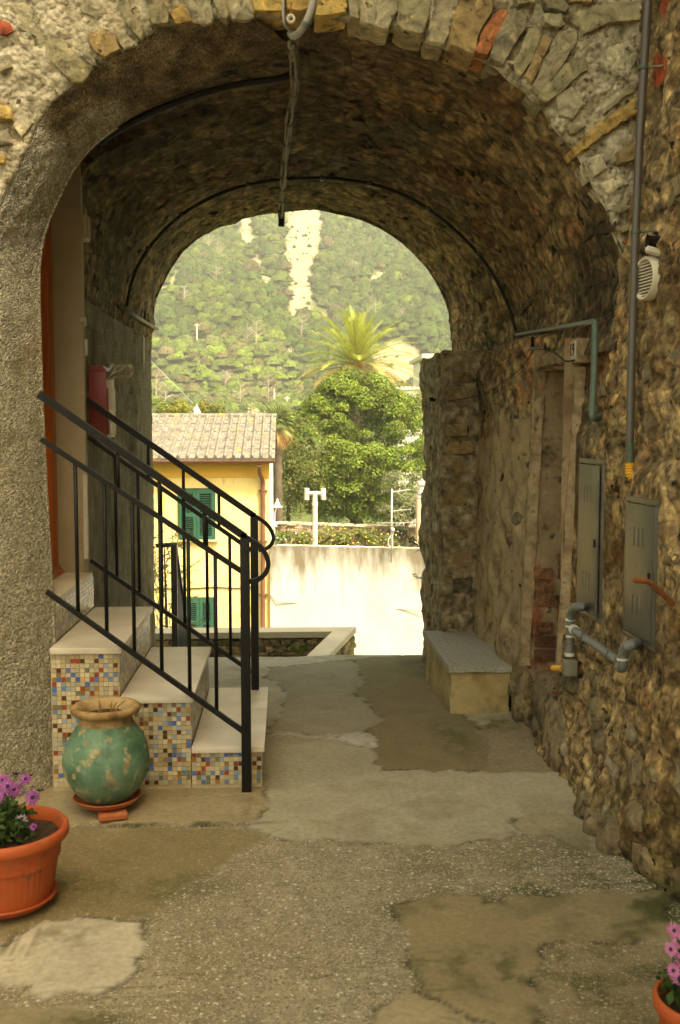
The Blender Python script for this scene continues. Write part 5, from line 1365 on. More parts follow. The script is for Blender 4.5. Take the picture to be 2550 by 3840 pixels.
# ------------------------------------------------------------------ hillside woods: one mass
templ = []
for k in range(8):
    rng = np.random.default_rng(100 + k)
    bm = bmesh.new(); bmesh.ops.create_icosphere(bm, subdivisions=2, radius=1.0)
    bmesh.ops.delete(bm, geom=[v for v in bm.verts if v.co.z < -.35], context='VERTS')
    bm.verts.ensure_lookup_table(); bm.verts.index_update()
    tv = np.array([tuple(v.co * (1 + .42 * noise.fractal(v.co * 2.6 + Vector((k * 7, 0, 0)), .8, 2.2, 4) + .10 * noise.noise(v.co * 9 + Vector((k, 3, 0))))) for v in bm.verts]); tf = np.array([[v.index for v in f.verts] for f in bm.faces]); bm.free()
    n = 40
    d = unit(rng, n); d[:, 2] = np.abs(d[:, 2]); nn = d + rng.normal(scale=.6, size=(n, 3)); nn /= np.linalg.norm(nn, axis=1, keepdims=True)
    qv = quads(d * rng.uniform(.8, 1.3, n)[:, None], nn, rng.uniform(.10, .20, n), .8, rng)[0]
    qf = np.arange(n * 4).reshape(n, 4) + len(tv); qf = np.concatenate([qf[:, [0, 1, 2]], qf[:, [0, 2, 3]]])
    shade = np.concatenate([1 + .0 * tv[:, 2], np.repeat(rng.uniform(.8, 1.25, n), 4)])
    templ.append((np.concatenate([tv, qv]), np.concatenate([tf, qf]), shade))
FFc = []; voff = 0
VV = []; CC = []
def hill_veg(x, y, X, Y):
    """(radius, height factor, colour) by what grows where on the slope"""
    right = smooth01(x, 1000, 1250)
    low = smooth01(y, 1180, 1400)
    n = fbm((X * .05, Y * .05, 8), 3); r = rs.random()
    dark = (.070, .118, .022); olive = (.108, .150, .026); bright = (.145, .205, .026); brown = (.12, .112, .04); pink = (.145, .125, .06); grey = (.105, .13, .042)
    if low * (1 - right) > .4:
        c = olive if r < .45 else bright if r < .64 else grey if r < .80 else brown if r < .92 else pink
        return rs.uniform(.7, 1.25) * rs.choice((1, 1, 1.6)), rs.uniform(.6, 1.0), scl(c, 1.3)
    if r < .55 + .2 * right + .25 * n: c = dark
    elif r < .80: c = grey if right > .5 else olive
    elif r < .89: c = bright if n < .2 else olive
    elif r < .97: c = brown if right < .5 else grey
    else: c = pink
    return rs.uniform(.8, 1.5) * rs.choice((1, 1, 1.5)), rs.uniform(.8, 1.3), c
step = 1.45
Y = 172.0
while Y < 348:
    X = -88.0
    while X < 104:
        a, b = X + rs.uniform(-1.4, 1.4), Y + rs.uniform(-1.4, 1.4)
        X += step
        z = hill(a, b); x, y = to_px((a, b, z))
        if x < 330 or x > 1960 or y < 640: continue
        k = scar(a, b, z, 24)
        small = False
        if k == 1:
            if rs.random() > .10: continue
            small = True
        if k == 2 and rs.random() > .15: continue
        r, h, c = hill_veg(x, y, a, b)
        if small: r *= .3
        t, tfc, tsh = templ[rs.randrange(8)]; an = rs.uniform(0, 6.28); ca, sa = math.cos(an), math.sin(an)
        Rm = np.array([[ca, -sa, 0], [sa, ca, 0], [0, 0, h]])
        VV.append(t @ Rm.T * r + np.array([a, b, z + r * h * .35]))
        kk_ = rs.uniform(.7, 1.25)
        CC.append(np.tile(np.array(c) * kk_, (len(t), 1)) * tsh[:, None]); FFc.append(tfc + voff); voff += len(t)
    Y += step
VV = np.concatenate(VV); CC = np.concatenate(CC)
o = stuff(np_mesh("hillside_woods", VV, np.concatenate(FFc), FAR_LEAF, None, CC, True))
tag(o, "dense scrub and oak woods covering the steep hillside behind the village", "woods")
# bare trees standing out of the woods
BARE = pmat("bare_wood", [(0.3, (.30, .245, .18)), (0.7, (.42, .36, .28))], .5, 3, 0, 10, .01, .9)
for k, (px, py, h) in enumerate([(815, 1000, 7), (780, 950, 6), (690, 1170, 6), (810, 1075, 5), (925, 1320, 6), (900, 1550, 6), (1005, 1545, 7), (845, 1470, 4), (1320, 1035, 4), (1405, 1215, 6), (1505, 1230, 4), (1130, 1290, 6), (960, 1310, 6), (620, 1540, 5), (585, 1500, 5), (1395, 880, 5)]):
    b = on_hill(px, py); t = thing("bare_tree", "pale leafless tree standing among the hillside scrub", "tree", tuple(b), "leafless trees on the hillside")
    mb = MB(); mb.tube([b, b + Vector((.1, 0, h * .6)), b + Vector((.2, 0, h))], [.16, .11, .04], 6); mb.build("trunk", BARE, t)
    mb = MB()
    for i in range(26):
        z = h * rs.uniform(.3, .98); a = rs.uniform(0, 6.28); L = (h - z) * .5 + rs.uniform(.5, 1.3)
        p = b + Vector((.1, 0, z)); q = p + Vector((math.cos(a) * L, math.sin(a) * L, L * rs.uniform(.2, .8)))
        mb.tube([p, p.lerp(q, .5) + Vector((0, 0, .1)), q], [.05, .035, .02], 4, cap=False)
    mb.build("branches", BARE, t)
# utility poles, stakes of the vineyards
POLE = pmat("pale_pole", [(0.3, (.55, .53, .47)), (0.7, (.66, .64, .58))], 2, 3, 0, 10, .01, .8)
for px, y0, y1, lab in ((738, 1295, 1212, "pale utility pole high on the hillside between vineyard strips"), (1028, 1545, 1458, "tall thin pale pole without crossarm rising behind the house roof"), (1076, 1560, 1486, "pale utility pole with small crossarm near the fan palm")):
    b = on_hill(px, min(y0, 1528)); t = b.y; top = at_y(px, y1, t)
    o = thing("utility_pole", lab, "pole", tuple(b))
    mb = MB(); mb.tube([b - Vector((0, 0, 2)), top], .14, 8); mb.build("mast", POLE, o)
    if px != 1028:
        mb = MB(); mb.box((top.x - .55, top.y - .08, top.z - .5), (top.x + .55, top.y + .08, top.z - .32)); mb.build("crossarm", POLE, o)
stake_me = None
for x0, x1, yy, dy, n in ((600, 640, 1254, 0, 7), (646, 728, 1264, 6, 15), (1066, 1150, 1324, 4, 14), (1062, 1142, 1346, 2, 12), (1022, 1078, 1396, -4, 9), (1030, 1076, 1416, 0, 8)):
    for i in range(n):
        b = on_hill(x0 + (x1 - x0) * i / (n - 1), yy + dy * i / n)
        if stake_me is None:
            mb = MB(); mb.tube([(0, 0, -.5), (0, 0, .9), (.02, 0, 1.0)], .045, 5); o = mb.build("vine_stake", POLE); stake_me = o.data
        else: o = link(bpy.data.objects.new("vine_stake", stake_me))
        o.location = b; o.rotation_euler = (rs.gauss(0, .05), rs.gauss(0, .08), 0)
        tag(o, "short pale stake in a row on a small hillside vineyard", "stake", "vineyard stakes on the hillside")

# ================================================================== YELLOW HOUSE
YH = 24.0
YEL = pmat("yellow_render", [(0.3, (.74, .55, .22)), (0.7, (.80, .64, .30))], 1.1, 7, .15, 30, .004, .9, stretch=(1.6, 1.6, .45), spots=[((.60, .42, .15), .8, .54, .78, 6), ((.48, .36, .17), 2.2, .62, .75, 6)])
YEL2 = pmat("ochre_render", [(0.3, (.68, .38, .05)), (0.7, (.74, .43, .075))], 1.0, 6, .15, 30, .004, .9)
WHITE = pmat("white_render", [(0.3, (.68, .66, .58)), (0.7, (.78, .76, .69))], 1.2, 6, .15, 30, .004, .9)
BROWN = pmat("copper_brown", [(0.3, (.13, .055, .03)), (0.7, (.20, .09, .05))], 3, 4, .1, 30, .003, .45, spec=.4)
GREEN = pmat("green_shutter", [(0.3, (.018, .075, .045)), (0.7, (.028, .10, .062))], 3, 4, .1, 40, .002, .5)
xr = at_y(1011, 1900, YH).x
house = thing("yellow_house", "yellow rendered house with green shutters and lichened tile roof", "house", (-3, YH + 3, -6.5))
mb = MB(); mb.box((-6.5, YH, -6.6), (xr, YH + .3, .86)); mb.build("wall", YEL, house)
mb = MB(); mb.box((-6.5, YH + .301, -6.6), (xr - .004, YH + 6.6, .86)); mb.add([(xr - .004, YH + .301, .861), (xr - .004, YH + 6.6, .861), (xr - .004, YH + 3.4, 1.95), (xr - .1, YH + .301, .861), (xr - .1, YH + 6.6, .861), (xr - .1, YH + 3.4, 1.95)], [(0, 1, 2), (5, 4, 3), (0, 2, 5, 3), (2, 1, 4, 5)]); mb.build("side_wall", WHITE, house)
zc = at_y(800, 1790, YH).z
mb = MB(); mb.box((-6.5, YH - .025, zc), (xr + .002, YH - .001, .86)); mb.build("frieze", YEL2, house)
EAVE = Vector((0, YH - .35, at_y(800, 1722, YH - .35).z)); RID = Vector((0, YH + 3.2, at_y(800, 1563, YH + 3.2).z))
sl = RID - EAVE; slen = sl.length; sdir = sl.normalized(); snrm = Vector((0, -sdir.z, sdir.y))
xv = at_y(1031, 1700, YH).x
mb = MB(); a, b = Vector((-6.6, 0, 0)), Vector((xv, 0, 0))
Vs = [a + EAVE, b + EAVE, b + RID, a + RID]; Vs += [p - snrm * .08 for p in Vs]
E2 = Vector((0, RID.y + 3.2, EAVE.z)); W2 = [a + RID, b + RID, b + E2, a + E2]; W2 += [p - Vector((0, 0, .08)) for p in W2]
FB = [(0, 1, 2, 3), (7, 6, 5, 4), (0, 4, 5, 1), (1, 5, 6, 2), (2, 6, 7, 3), (3, 7, 4, 0)]
ROOF = pmat("lichened_tile", [(0.3, (.085, .078, .062)), (0.5, (.165, .152, .124)), (0.7, (.27, .25, .205))], 7, 9, .8, 40, .01, .92, spots=[((.45, .24, .02), 5, .60, .65, 7), ((.36, .33, .27), 11, .60, .68, 6), ((.14, .12, .09), 4, .58, .68, 6)])
mb.add(Vs, FB); mb.add(W2, FB); roof = mb.build("roof", ROOF, house)
nrow = 5; TL = slen / nrow; TW = .213
tb = MB(); prof = [(-TW / 2, .012), (-.044, .012), (-.040, .03), (-.022, .066), (0, .076), (.022, .066), (.040, .03), (.044, .012), (TW / 2 - .003, .012)]
V = []
for s, lift, k in ((0, .014, 1.0), (.03, .013, 1.0), (TL * .5, .009, .96), (TL * 1.03, .003, .90)):
    for x, z in prof: V.append(Vector((x * (k if abs(x) < .04 else 1), 0, 0)) + sdir * s + snrm * (z * 1.15 * (1 if abs(x) < .04 else 1) + lift))
m = len(prof)
Fq = [(i * m + j, i * m + j + 1, (i + 1) * m + j + 1, (i + 1) * m + j) for i in range(3) for j in range(m - 1)]
b0 = len(V)
for x, z in prof: V.append(Vector((x, 0, 0)) + snrm * .002)
Fq += [(b0 + j, b0 + j + 1, j + 1, j) for j in range(m - 1)]
tb.add(V, Fq); tile0 = None
for r in range(nrow):
    for c in range(29):
        x = xv - TW * (c + .5)
        if tile0 is None:
            o = tb.build("roof_tile", ROOF, roof, True, 50); tile0 = o.data
        else: o = link(bpy.data.objects.new("roof_tile", tile0), roof)
        o.location = EAVE + sdir * (TL * r) + Vector((x + rs.gauss(0, .0015), 0, 0)) + snrm * rs.gauss(0, .002)
        o.rotation_euler = (0, rs.gauss(0, .008), 0)
for c in range(15):
    x = xv - .42 * (c + .5); mb = MB()
    mb.lathe([(.09, -.225), (.098, -.215), (.088, .225), (.08, .225)], (0, 0, 0), 14, M=Matrix.Translation((x, RID.y, RID.z + .0)) @ Matrix.Rotation(math.radians(90), 4, 'Y')); mb.build("ridge_tile", ROOF, roof, True, 50)
mb = MB(); zg = EAVE.z - .035
V = []; n = 9
for X in (-6.6, xv):
    for i in range(n):
        a = math.pi + math.pi * i / (n - 1); V.append((X, EAVE.y - .03 + .065 * math.cos(a), zg + .065 * math.sin(a)))
    for i in range(n):
        a = 2 * math.pi - math.pi * i / (n - 1); V.append((X, EAVE.y - .03 + .055 * math.cos(a), zg + .006 + .055 * math.sin(a)))
mb.add(V, [(i, (i + 1) % (2 * n), 2 * n + (i + 1) % (2 * n), 2 * n + i) for i in range(2 * n)] + [tuple(range(2 * n - 1, -1, -1)), tuple(range(2 * n, 4 * n))]); mb.build("gutter", BROWN, house, True, 50)
g0 = at_y(973, 1745, EAVE.y - .03); dp = smooth_poly([g0, at_y(973, 1775, YH - .25), at_y(985, 1800, YH - .07), at_y(986, 1830, YH - .07)], 2) + [at_y(986, 2100, YH - .07), at_y(986, 2520, YH - .07)]
dpo = MB(); dpo.tube(dp, .052, 12); dpo = dpo.build("downpipe", BROWN, house, True, 50)
for y in (1840, 2030, 2230): 
    p = at_y(986, y, YH - .07); mb = MB(); mb.lathe([(.053, -.02), (.064, -.02), (.064, .02), (.053, .02)], p, 12); mb.box((p.x - .11, p.y - .01, p.z - .012), (p.x + .11, p.y + .06, p.z + .012)); mb.build("bracket", BROWN, dpo)
def shutters(x0, y0, x1, y1):
    A = at_y(x0, y0, YH); B = at_y(x1, y1, YH)
    xa, xb, zb_, za_ = A.x, B.x, B.z, A.z
    w = MB(); w.box((xa - .015, YH - .012, zb_ - .0), (xb + .015, YH - .002, za_ + .02)); w = w.build("window", DARK, house)
    mid = (xa + xb) / 2
    for l, r in ((xa, mid - .004), (mid + .004, xb)):
        mb = MB(); fwid = .07
        mb.box((l, YH - .06, zb_), (l + fwid, YH - .015, za_)); mb.box((r - fwid, YH - .06, zb_), (r, YH - .015, za_))
        zs_ = [zb_, zb_ + (za_ - zb_) * .5 - .045, za_ - .09]
        for q in zs_: mb.box((l + fwid, YH - .058, q), (r - fwid, YH - .017, q + .09))
        mb.build("shutter_frame", GREEN, w)
        mb = MB()
        for q0, q1 in ((zs_[0] + .09, zs_[1]), (zs_[1] + .09, zs_[2])):
            n = int((q1 - q0) / .047)
            for i in range(n):
                z = q0 + (q1 - q0) * (i + .5) / n; M = Matrix.Translation(((l + r) / 2, YH - .038, z)) @ Matrix.Rotation(math.radians(-38), 4, 'X')
                mb.box((-(r - l) / 2 + fwid, -.026, -.004), ((r - l) / 2 - fwid, .026, .004), M=M)
        stuff(mb.build("louvres", GREEN, w))
    mb = MB(); mb.box((xa - .08, YH - .10, zb_ - .045), (xb + .08, YH - .001, zb_ - .008)); mb.build("sill", YEL, w)
shutters(669, 1834, 806, 2022); shutters(696, 2243, 802, 2420)
mb = MB(); mb.tube([at_y(560, 2208, YH - .02), at_y(700, 2208, YH - .02), at_y(800, 2202, YH - .02), at_y(880, 2206, YH - .02), at_y(972, 2200, YH - .02)], .012, 6); o = mb.build("facade_wire", WIRE, house, True)
# chimney cowl
cw = at_y(738, 1558, RID.y + .05); ch = thing("chimney_cowl", "small white pointed cowl standing on the yellow house's roof ridge", "cowl", (cw.x, cw.y, RID.z + .05))
mb = MB(); mb.box((cw.x - .05, cw.y - .05, RID.z), (cw.x + .08, cw.y + .09, RID.z + .12)); mb.build("base", WHITE, ch)
mb = MB(); mb.add([(cw.x - .06, cw.y - .05, RID.z + .12), (cw.x + .10, cw.y - .05, RID.z + .12), (cw.x + .10, cw.y + .08, RID.z + .12), (cw.x - .06, cw.y + .08, RID.z + .12), (cw.x - .01, cw.y, RID.z + .34)], [(0, 1, 4), (1, 2, 4), (2, 3, 4), (3, 0, 4), (3, 2, 1, 0)]); mb.build("cap", WHITE, ch)
mb = MB(); mb.tube([(cw.x - .06, cw.y, RID.z), (cw.x - .06, cw.y, RID.z + .24)], .018, 8); mb.build("pipe", WHITE, ch)

# ================================================================== WHITE WALL and its terrace
m = pmat("stained_white_render", [(0.3, (.50, .49, .45)), (0.7, (.62, .61, .575))], 1.3, 7, .2, 25, .006, .92)
nt = m.node_tree; Nn = nt.nodes; L = nt.links; bs = Nn["Principled BSDF"]; src = bs.inputs["Base Color"].links[0].from_socket
g = Nn.new("ShaderNodeNewGeometry"); sx = Nn.new("ShaderNodeSeparateXYZ"); L.new(g.outputs["Position"], sx.inputs[0])
mp = Nn.new("ShaderNodeMapping"); mp.inputs["Scale"].default_value = (3.6, 3.6, .9); L.new(g.outputs["Position"], mp.inputs[0])
nz = Nn.new("ShaderNodeTexNoise"); nz.inputs["Scale"].default_value = 1.0; nz.inputs["Detail"].default_value = 7; nz.inputs["Roughness"].default_value = .6; L.new(mp.outputs[0], nz.inputs["Vector"])
ZW = at_y(1010, 2045, YH).z
mr = Nn.new("ShaderNodeMapRange"); mr.inputs[1].default_value = ZW - 1.5; mr.inputs[2].default_value = ZW; mr.inputs[3].default_value = -.20; mr.inputs[4].default_value = .30; L.new(sx.outputs[2], mr.inputs[0])
ad = Nn.new("ShaderNodeMath"); L.new(nz.outputs[0], ad.inputs[0]); L.new(mr.outputs[0], ad.inputs[1])
m2 = Nn.new("ShaderNodeMapRange"); m2.inputs[1].default_value = .50; m2.inputs[2].default_value = .80; L.new(ad.outputs[0], m2.inputs[0])
mx = Nn.new("ShaderNodeMix"); mx.data_type = 'RGBA'; L.new(m2.outputs[0], mx.inputs[0]); L.new(src, mx.inputs[6]); mx.inputs[7].default_value = (.20, .17, .115, 1); L.new(mx.outputs[2], bs.inputs["Base Color"])
ww = thing("white_wall", "long white rendered terrace wall streaked with dirt beside the yellow house", "wall", (3, 23.5, -6))
xl = xr + .004; A = Vector((xl, YH - .12, 0)); B = Vector((7.5, 21.9, 0)); dv = (B - A).normalized(); nv = Vector((-dv.y, dv.x, 0))
mb = MB(); V = [A, B, B + nv * .28, A + nv * .28]; mb.add([(p.x, p.y, -6.6) for p in V] + [(p.x, p.y, ZW) for p in V], [(3, 2, 1, 0), (4, 5, 6, 7), (0, 1, 5, 4), (1, 2, 6, 5), (2, 3, 7, 6), (3, 0, 4, 7)]); mb.build("wall", m, ww)
mb = MB(); mb.tube([at_y(1012, 2228, YH - .14), at_y(1040, 2258, YH - .2), at_y(1240, 2268, 23.6), at_y(1420, 2280, 23.3), at_y(1600, 2290, 22.9)], .010, 6); mb.build("cable", pmat("dusty_cable", [(0.3, (.25, .22, .16)), (0.7, (.32, .28, .2))], 3, 2, 0, 9, .01, .8), ww, True)
mb = MB(); V = [(xl, YH + .15, 0), (7.5, 22.2, 0), (9, 31.4, 0), (xl - 1, 31.4, 0)]; mb.add([(x, y, ZW - 1.2) for x, y, z in V] + [(x, y, ZW - 1.0) for x, y, z in V], [(3, 2, 1, 0), (4, 5, 6, 7), (0, 1, 5, 4), (1, 2, 6, 5), (2, 3, 7, 6), (3, 0, 4, 7)]); o = struct(mb.build("terrace", SOIL))
# white hose along the wall top
mb = MB(); hp_ = []
for i in range(20):
    t = i / 19; p = A.lerp(B, .02 + .48 * t); hp_.append((p.x, p.y + .06, ZW + .012 + .01 * abs(math.sin(i * 1.7))))
mb.tube(hp_, .016, 6); o = mb.build("white_hose", WHITE, None, True); tag(o, "thin white hose lying along the top of the white wall", "hose")

# asbestos flue with T top
FL = pmat("pale_flue", [(0.3, (.50, .46, .38)), (0.7, (.64, .60, .51))], 4, 7, .3, 20, .006, .9, spots=[((.36, .27, .17), 3, .55, .7, 6)])
fb = at_y(1181, 2044, 23.72); fl = thing("chimney_flue", "pale cement chimney flue with T shaped top behind the white wall", "chimney", (fb.x, fb.y, ZW - 1.0))
k = 23.72 / F
mb = MB(); mb.tube([(fb.x, fb.y, ZW - 1.0), (fb.x, fb.y, at_y(1181, 1890, 23.72).z)], .062, 16); mb.build("pipe", FL, fl, True, 50)
mb = MB(); mb.tube([(fb.x, fb.y, at_y(1181, 1898, 23.72).z), (fb.x, fb.y, at_y(1181, 1882, 23.72).z)], .072, 16); mb.tube([(fb.x, fb.y, at_y(1181, 1882, 23.72).z), (fb.x, fb.y, at_y(1181, 1850, 23.72).z)], .058, 16); mb.build("socket", FL, fl, True, 50)
zt_ = at_y(1181, 1850, 23.72).z; x0, x1 = at_y(1150, 1850, 23.72).x, at_y(1212, 1850, 23.72).x
mb = MB(); mb.tube([(x0, fb.y, zt_), (x1, fb.y, zt_)], .048, 14); mb.build("crossbar", FL, fl, True, 50)
for X in (x0, x1):
    mb = MB(); mb.tube([(X, fb.y, at_y(1150, 1874, 23.72).z), (X, fb.y, at_y(1150, 1831, 23.72).z)], .060, 14); mb.build("cowl", FL, fl, True, 50)
# aerial
AL = pmat("aluminium", [(0.3, (.55, .53, .48)), (0.7, (.66, .64, .58))], 4, 2, 0, 9, .01, .45, metal=.6)
Ya = 23.0; f = lambda x, y: at_y(x, y, Ya)
an = thing("television_aerial", "rooftop television aerial with tangled white cable at the white wall", "aerial", tuple(f(1467, 2052)))
mb = MB(); mb.tube([f(1467, 2060) - Vector((0, 0, .3)), f(1470, 1834)], .017, 8); mb.build("mast", AL, an, True)
for (a, b, r) in (((1470, 1845), (1540, 1836), .014), ((1466, 1917), (1538, 1910), .009)):
    mb = MB(); mb.tube([f(*a), f(*b)], r, 6); mb.build("boom", AL, an)
mb = MB()
bo = [f(1432, 1962), f(1556, 1960)]
for i in range(9):
    c = bo[0].lerp(bo[1], i / 8); L = .16 - .008 * i; mb.tube([c + Vector((-.10, L, .0)), c + Vector((.12, -L, .02))], .006, 5)
mb.tube(bo, .009, 6); mb.build("director_array", AL, an)
mb = MB(); mb.tube(smooth_poly([f(1474, 1985), f(1468, 2005), f(1455, 2025), f(1458, 2050), f(1475, 2050), f(1470, 2015), f(1478, 1985), f(1510, 2005), f(1560, 2035), f(1600, 2052)], 2), .010, 6); mb.build("lead", WHITE, an, True)
mb = MB(); mb.lathe([(0, -.06), (.05, -.04), (.05, .04), (0, .06)], f(1474, 1985), 10); mb.build("amplifier", WHITE, an, True)
# gate pillar with stacked blocks
gp = thing("garden_pillar", "plastered garden pillar topped with stacked blocks, beside the far pillar's edge", "pillar", tuple(at_y(1590, 2050, 24.2)))
a, b = at_y(1566, 1872, 24.2), at_y(1625, 2080, 24.2)
mb = MB(); mb.bbox((a.x, 24.2, b.z - .5), (b.x, 24.55, a.z), .01); mb.build("shaft", pmat("peach_render", [(0.3, (.50, .38, .23)), (0.7, (.60, .47, .30))], 2, 7, .4, 20, .01, .9, spots=[((.36, .27, .17), 4, .56, .7, 6)]), gp, True, 40)
for i in range(4):
    z = a.z + .015 + .105 * i; mb = MB(); w = .02 if i % 2 else -.01
    mb.bbox((a.x + (.045 if i else -.01) - w, 24.2 - w, z), (b.x + w, 24.55 + w, z + .092), .012); mb.build("block", FL, gp, True, 40)

# stone garden wall behind the terrace, coursed stones
gw = thing("garden_stone_wall", "low rubble stone garden wall with flat coping below the big round tree", "wall", (3, 31, -3))
WA, WB = at_y(1030, 1962, 31.2), at_y(1640, 1984, 30.4)
mb = MB(); V = [WA, WB]; mb.add([(WA.x, WA.y + .02, -3), (WB.x, WB.y + .02, -3), (WB.x, WB.y + .5, -3), (WA.x, WA.y + .5, -3), (WA.x, WA.y + .02, WA.z - .03), (WB.x, WB.y + .02, WB.z - .03), (WB.x, WB.y + .5, WB.z - .03), (WA.x, WA.y + .5, WA.z - .03)], FB); core = mb.build("core", MORTAR, gw)
SL2 = [stone_mesh(200 + i, .25, .14) for i in range(6)]
def course(parent, A, B, top, bottom, hmin, hmax, wmin, wmax, depth, pal, meshes, rs, lim=300):
    n = 0; z = top; d = (B - A); L = Vector((d.x, d.y, 0)).length; ang = math.atan2(d.y, d.x)
    while z > bottom and n < lim:
        h = rs.uniform(hmin, hmax); s = -rs.uniform(0, wmax)
        while s < L and n < lim:
            w = rs.uniform(wmin, wmax); t = (s + w / 2) / L
            if 0 <= t <= 1:
                p = A.lerp(B, t); c = scl(rs.choice(pal), rs.uniform(.7, 1.2))
                stone(parent, rs.choice(meshes), (p.x, p.y, z + (p.z - A.z) - h / 2), (w * .48, depth, h * .47), (rs.gauss(0, .05), rs.gauss(0, .05), ang + rs.gauss(0, .05)), c); n += 1
            s += w
        z -= h
course(core, WA, WB, WA.z - .03, WA.z - .8, .10, .17, .13, .34, .07, [(.34, .28, .185), (.27, .225, .15), (.40, .34, .24), (.30, .21, .12)], SL2, rs, 150)
for i in range(12):
    t = (i + .5) / 12; p = WA.lerp(WB, t); stone(gw, rs.choice(SL2), (p.x, p.y + .18, p.z), ((WB.x - WA.x) / 24 * .98, .28, .035), (0, rs.gauss(0, .01), math.atan2(WB.y - WA.y, WB.x - WA.x)), scl((.46, .40, .29), rs.uniform(.85, 1.1)), "coping_stone")

# flowering shrubs on the terrace
YB_F = pmat("yellow_blossom", [(0.3, (.75, .55, .03)), (0.7, (.85, .66, .06))], 5, 2, 0, 9, .01, .6)
WH_F = pmat("white_blossom", [(0.3, (.70, .68, .58)), (0.7, (.80, .78, .68))], 5, 2, 0, 9, .01, .6)
rng = np.random.default_rng(31)
sh = [(1060, 2010, .42, "shrub with white blossom growing beside the yellow house corner", WH_F, (.13, .17, .045)), (1140, 2020, .34, "low green shrub with yellow flowers left of the T shaped flue", YB_F, (.13, .155, .035)), (1215, 2015, .40, "yellow flowered shrub just right of the T shaped flue", YB_F, (.14, .16, .035)),
      (1300, 2005, .46, "tall yellow flowered shrub in the middle of the terrace bed", YB_F, (.15, .175, .04)), (1385, 2018, .40, "yellow flowered shrub between the tall one and the aerial", YB_F, (.14, .16, .038)), (1445, 2025, .34, "small green shrub at the foot of the television aerial", YB_F, (.12, .145, .035))]
for px, py, r, lab, bm_, col in sh:
    c = at_y(px, py, 28.6); t = thing("flowering_shrub", lab, "shrub", (c.x, c.y, ZW - 1.0))
    lob = [((c.x + rng.normal(0, .24), c.y + rng.normal(0, .2), c.z - .12 + rng.normal(0, .16)), r * rng.uniform(.35, .6), rng.uniform(.7, 1.3)) for _ in range(12)] + [((c.x + rng.normal(0, .25), c.y + .1, c.z - .55), r * .8, .8) for _ in range(4)]
    leafy("foliage", t, lob, 2600, .042, col, rng)
    mb = MB(); 
    for i in range(3): mb.tube([(c.x + .1 * (i - 1), c.y, ZW - 1.0), (c.x + .2 * (i - 1), c.y, c.z)], .02, 5)
    mb.build("stems", TWIG, t)
    mb = MB()
    for i in range(9):
        p = Vector((c.x + rng.normal(0, .26), c.y - .3 - .1 * rng.random(), c.z + rng.normal(-.05, .16)))
        mb.lathe([(0, -.02), (.022, -.012), (.026, .008), (0, .02)], p, 6)
    mb.build("blossom", bm_, t)

# ================================================================== BIG ROUND TREE
tc = Vector((at_y(1335, 1690, 36).x, 36.0, 0)); tz0 = at_y(1335, 1965, 36).z
tree = thing("round_tree", "large dense round evergreen tree behind the stone garden wall", "tree", (tc.x, tc.y, -3.2))
BARK = pmat("bark", [(0.3, (.07, .055, .035)), (0.7, (.14, .11, .07))], 6, 5, .6, 20, .02, .95)
mb = MB(); mb.tube([(tc.x, tc.y, -3.4), (tc.x + .05, tc.y, -1.8), (tc.x - .05, tc.y, .2), (tc.x + .1, tc.y, 2.2)], [.28, .24, .18, .06], 10)
rng = np.random.default_rng(77)
for i in range(14):
    a = rng.uniform(0, 6.28); z = rng.uniform(-1.6, 1.4); L = rng.uniform(1.2, 2.1)
    mb.tube([(tc.x, tc.y, z), (tc.x + math.cos(a) * L * .5, tc.y + math.sin(a) * L * .5, z + .4), (tc.x + math.cos(a) * L, tc.y + math.sin(a) * L, z + .7)], [.09, .06, .02], 6, cap=False)
mb.build("trunk", BARK, tree, True)
def crown_r(u):       # relative half width by relative height u 0..1
    return max(.05, (math.sin(math.pi * min(1, max(0, u * .86 + .10))) ** .72)) * (1 if u < .45 else 1 - .22 * (u - .45))
lob = []; H0, H1 = tz0 + .05, at_y(1340, 1420, 36).z; RW = 2.92
for i in range(330):
    u = rng.random() ** .9; a = rng.uniform(0, 6.28); z = H0 + (H1 - H0) * u
    rr = RW * crown_r(u) * rng.uniform(.80, 1.0) * (1 + .08 * math.sin(3 * a + u * 9))
    k = rng.uniform(.72, 1.30)
    lob.append(((tc.x + rr * math.cos(a), tc.y + rr * math.sin(a) * .9, z), rng.uniform(.22, .48), k))
for i in range(60):
    u = rng.random(); a = rng.uniform(0, 6.28); rr = RW * crown_r(u) * rng.uniform(.2, .7)
    lob.append(((tc.x + rr * math.cos(a), tc.y + rr * math.sin(a), H0 + (H1 - H0) * u), .6, .6))
leafy("crown", tree, lob, 1900, .052, (.165, .225, .030), rng, spread=.5, asp=.42)
# two shrubs in front of it at right
for px, py, Y, r, lab, col in ((1520, 1920, 30.0, .75, "pale green olive like shrub between the aerial and the garden pillar", (.20, .22, .10)), (1585, 1560, 42, 1.0, "light green tree between the round tree and the white house", (.20, .24, .06)), (1078, 1790, 34.0, 1.5, "fine leaved green tree between the yellow house and the round tree", (.14, .16, .04))):
    c = at_y(px, py, Y); t = thing("garden_tree", lab, "tree", (c.x, c.y, c.z - 2.2))
    mb = MB(); mb.tube([(c.x, c.y, c.z - 2.2), (c.x + .05, c.y, c.z - .6), (c.x, c.y, c.z + r * .6)], [.09, .06, .02], 7); mb.build("trunk", BARK, t, True)
    lob = [((c.x + rng.normal(0, r * .42), c.y + rng.normal(0, r * .3), c.z + rng.normal(0, r * .52)), r * rng.uniform(.22, .45), rng.uniform(.75, 1.25)) for _ in range(60)]
    leafy("crown", t, lob, 1300 / max(.5, r), .05, col, rng, spread=.7, asp=.4)
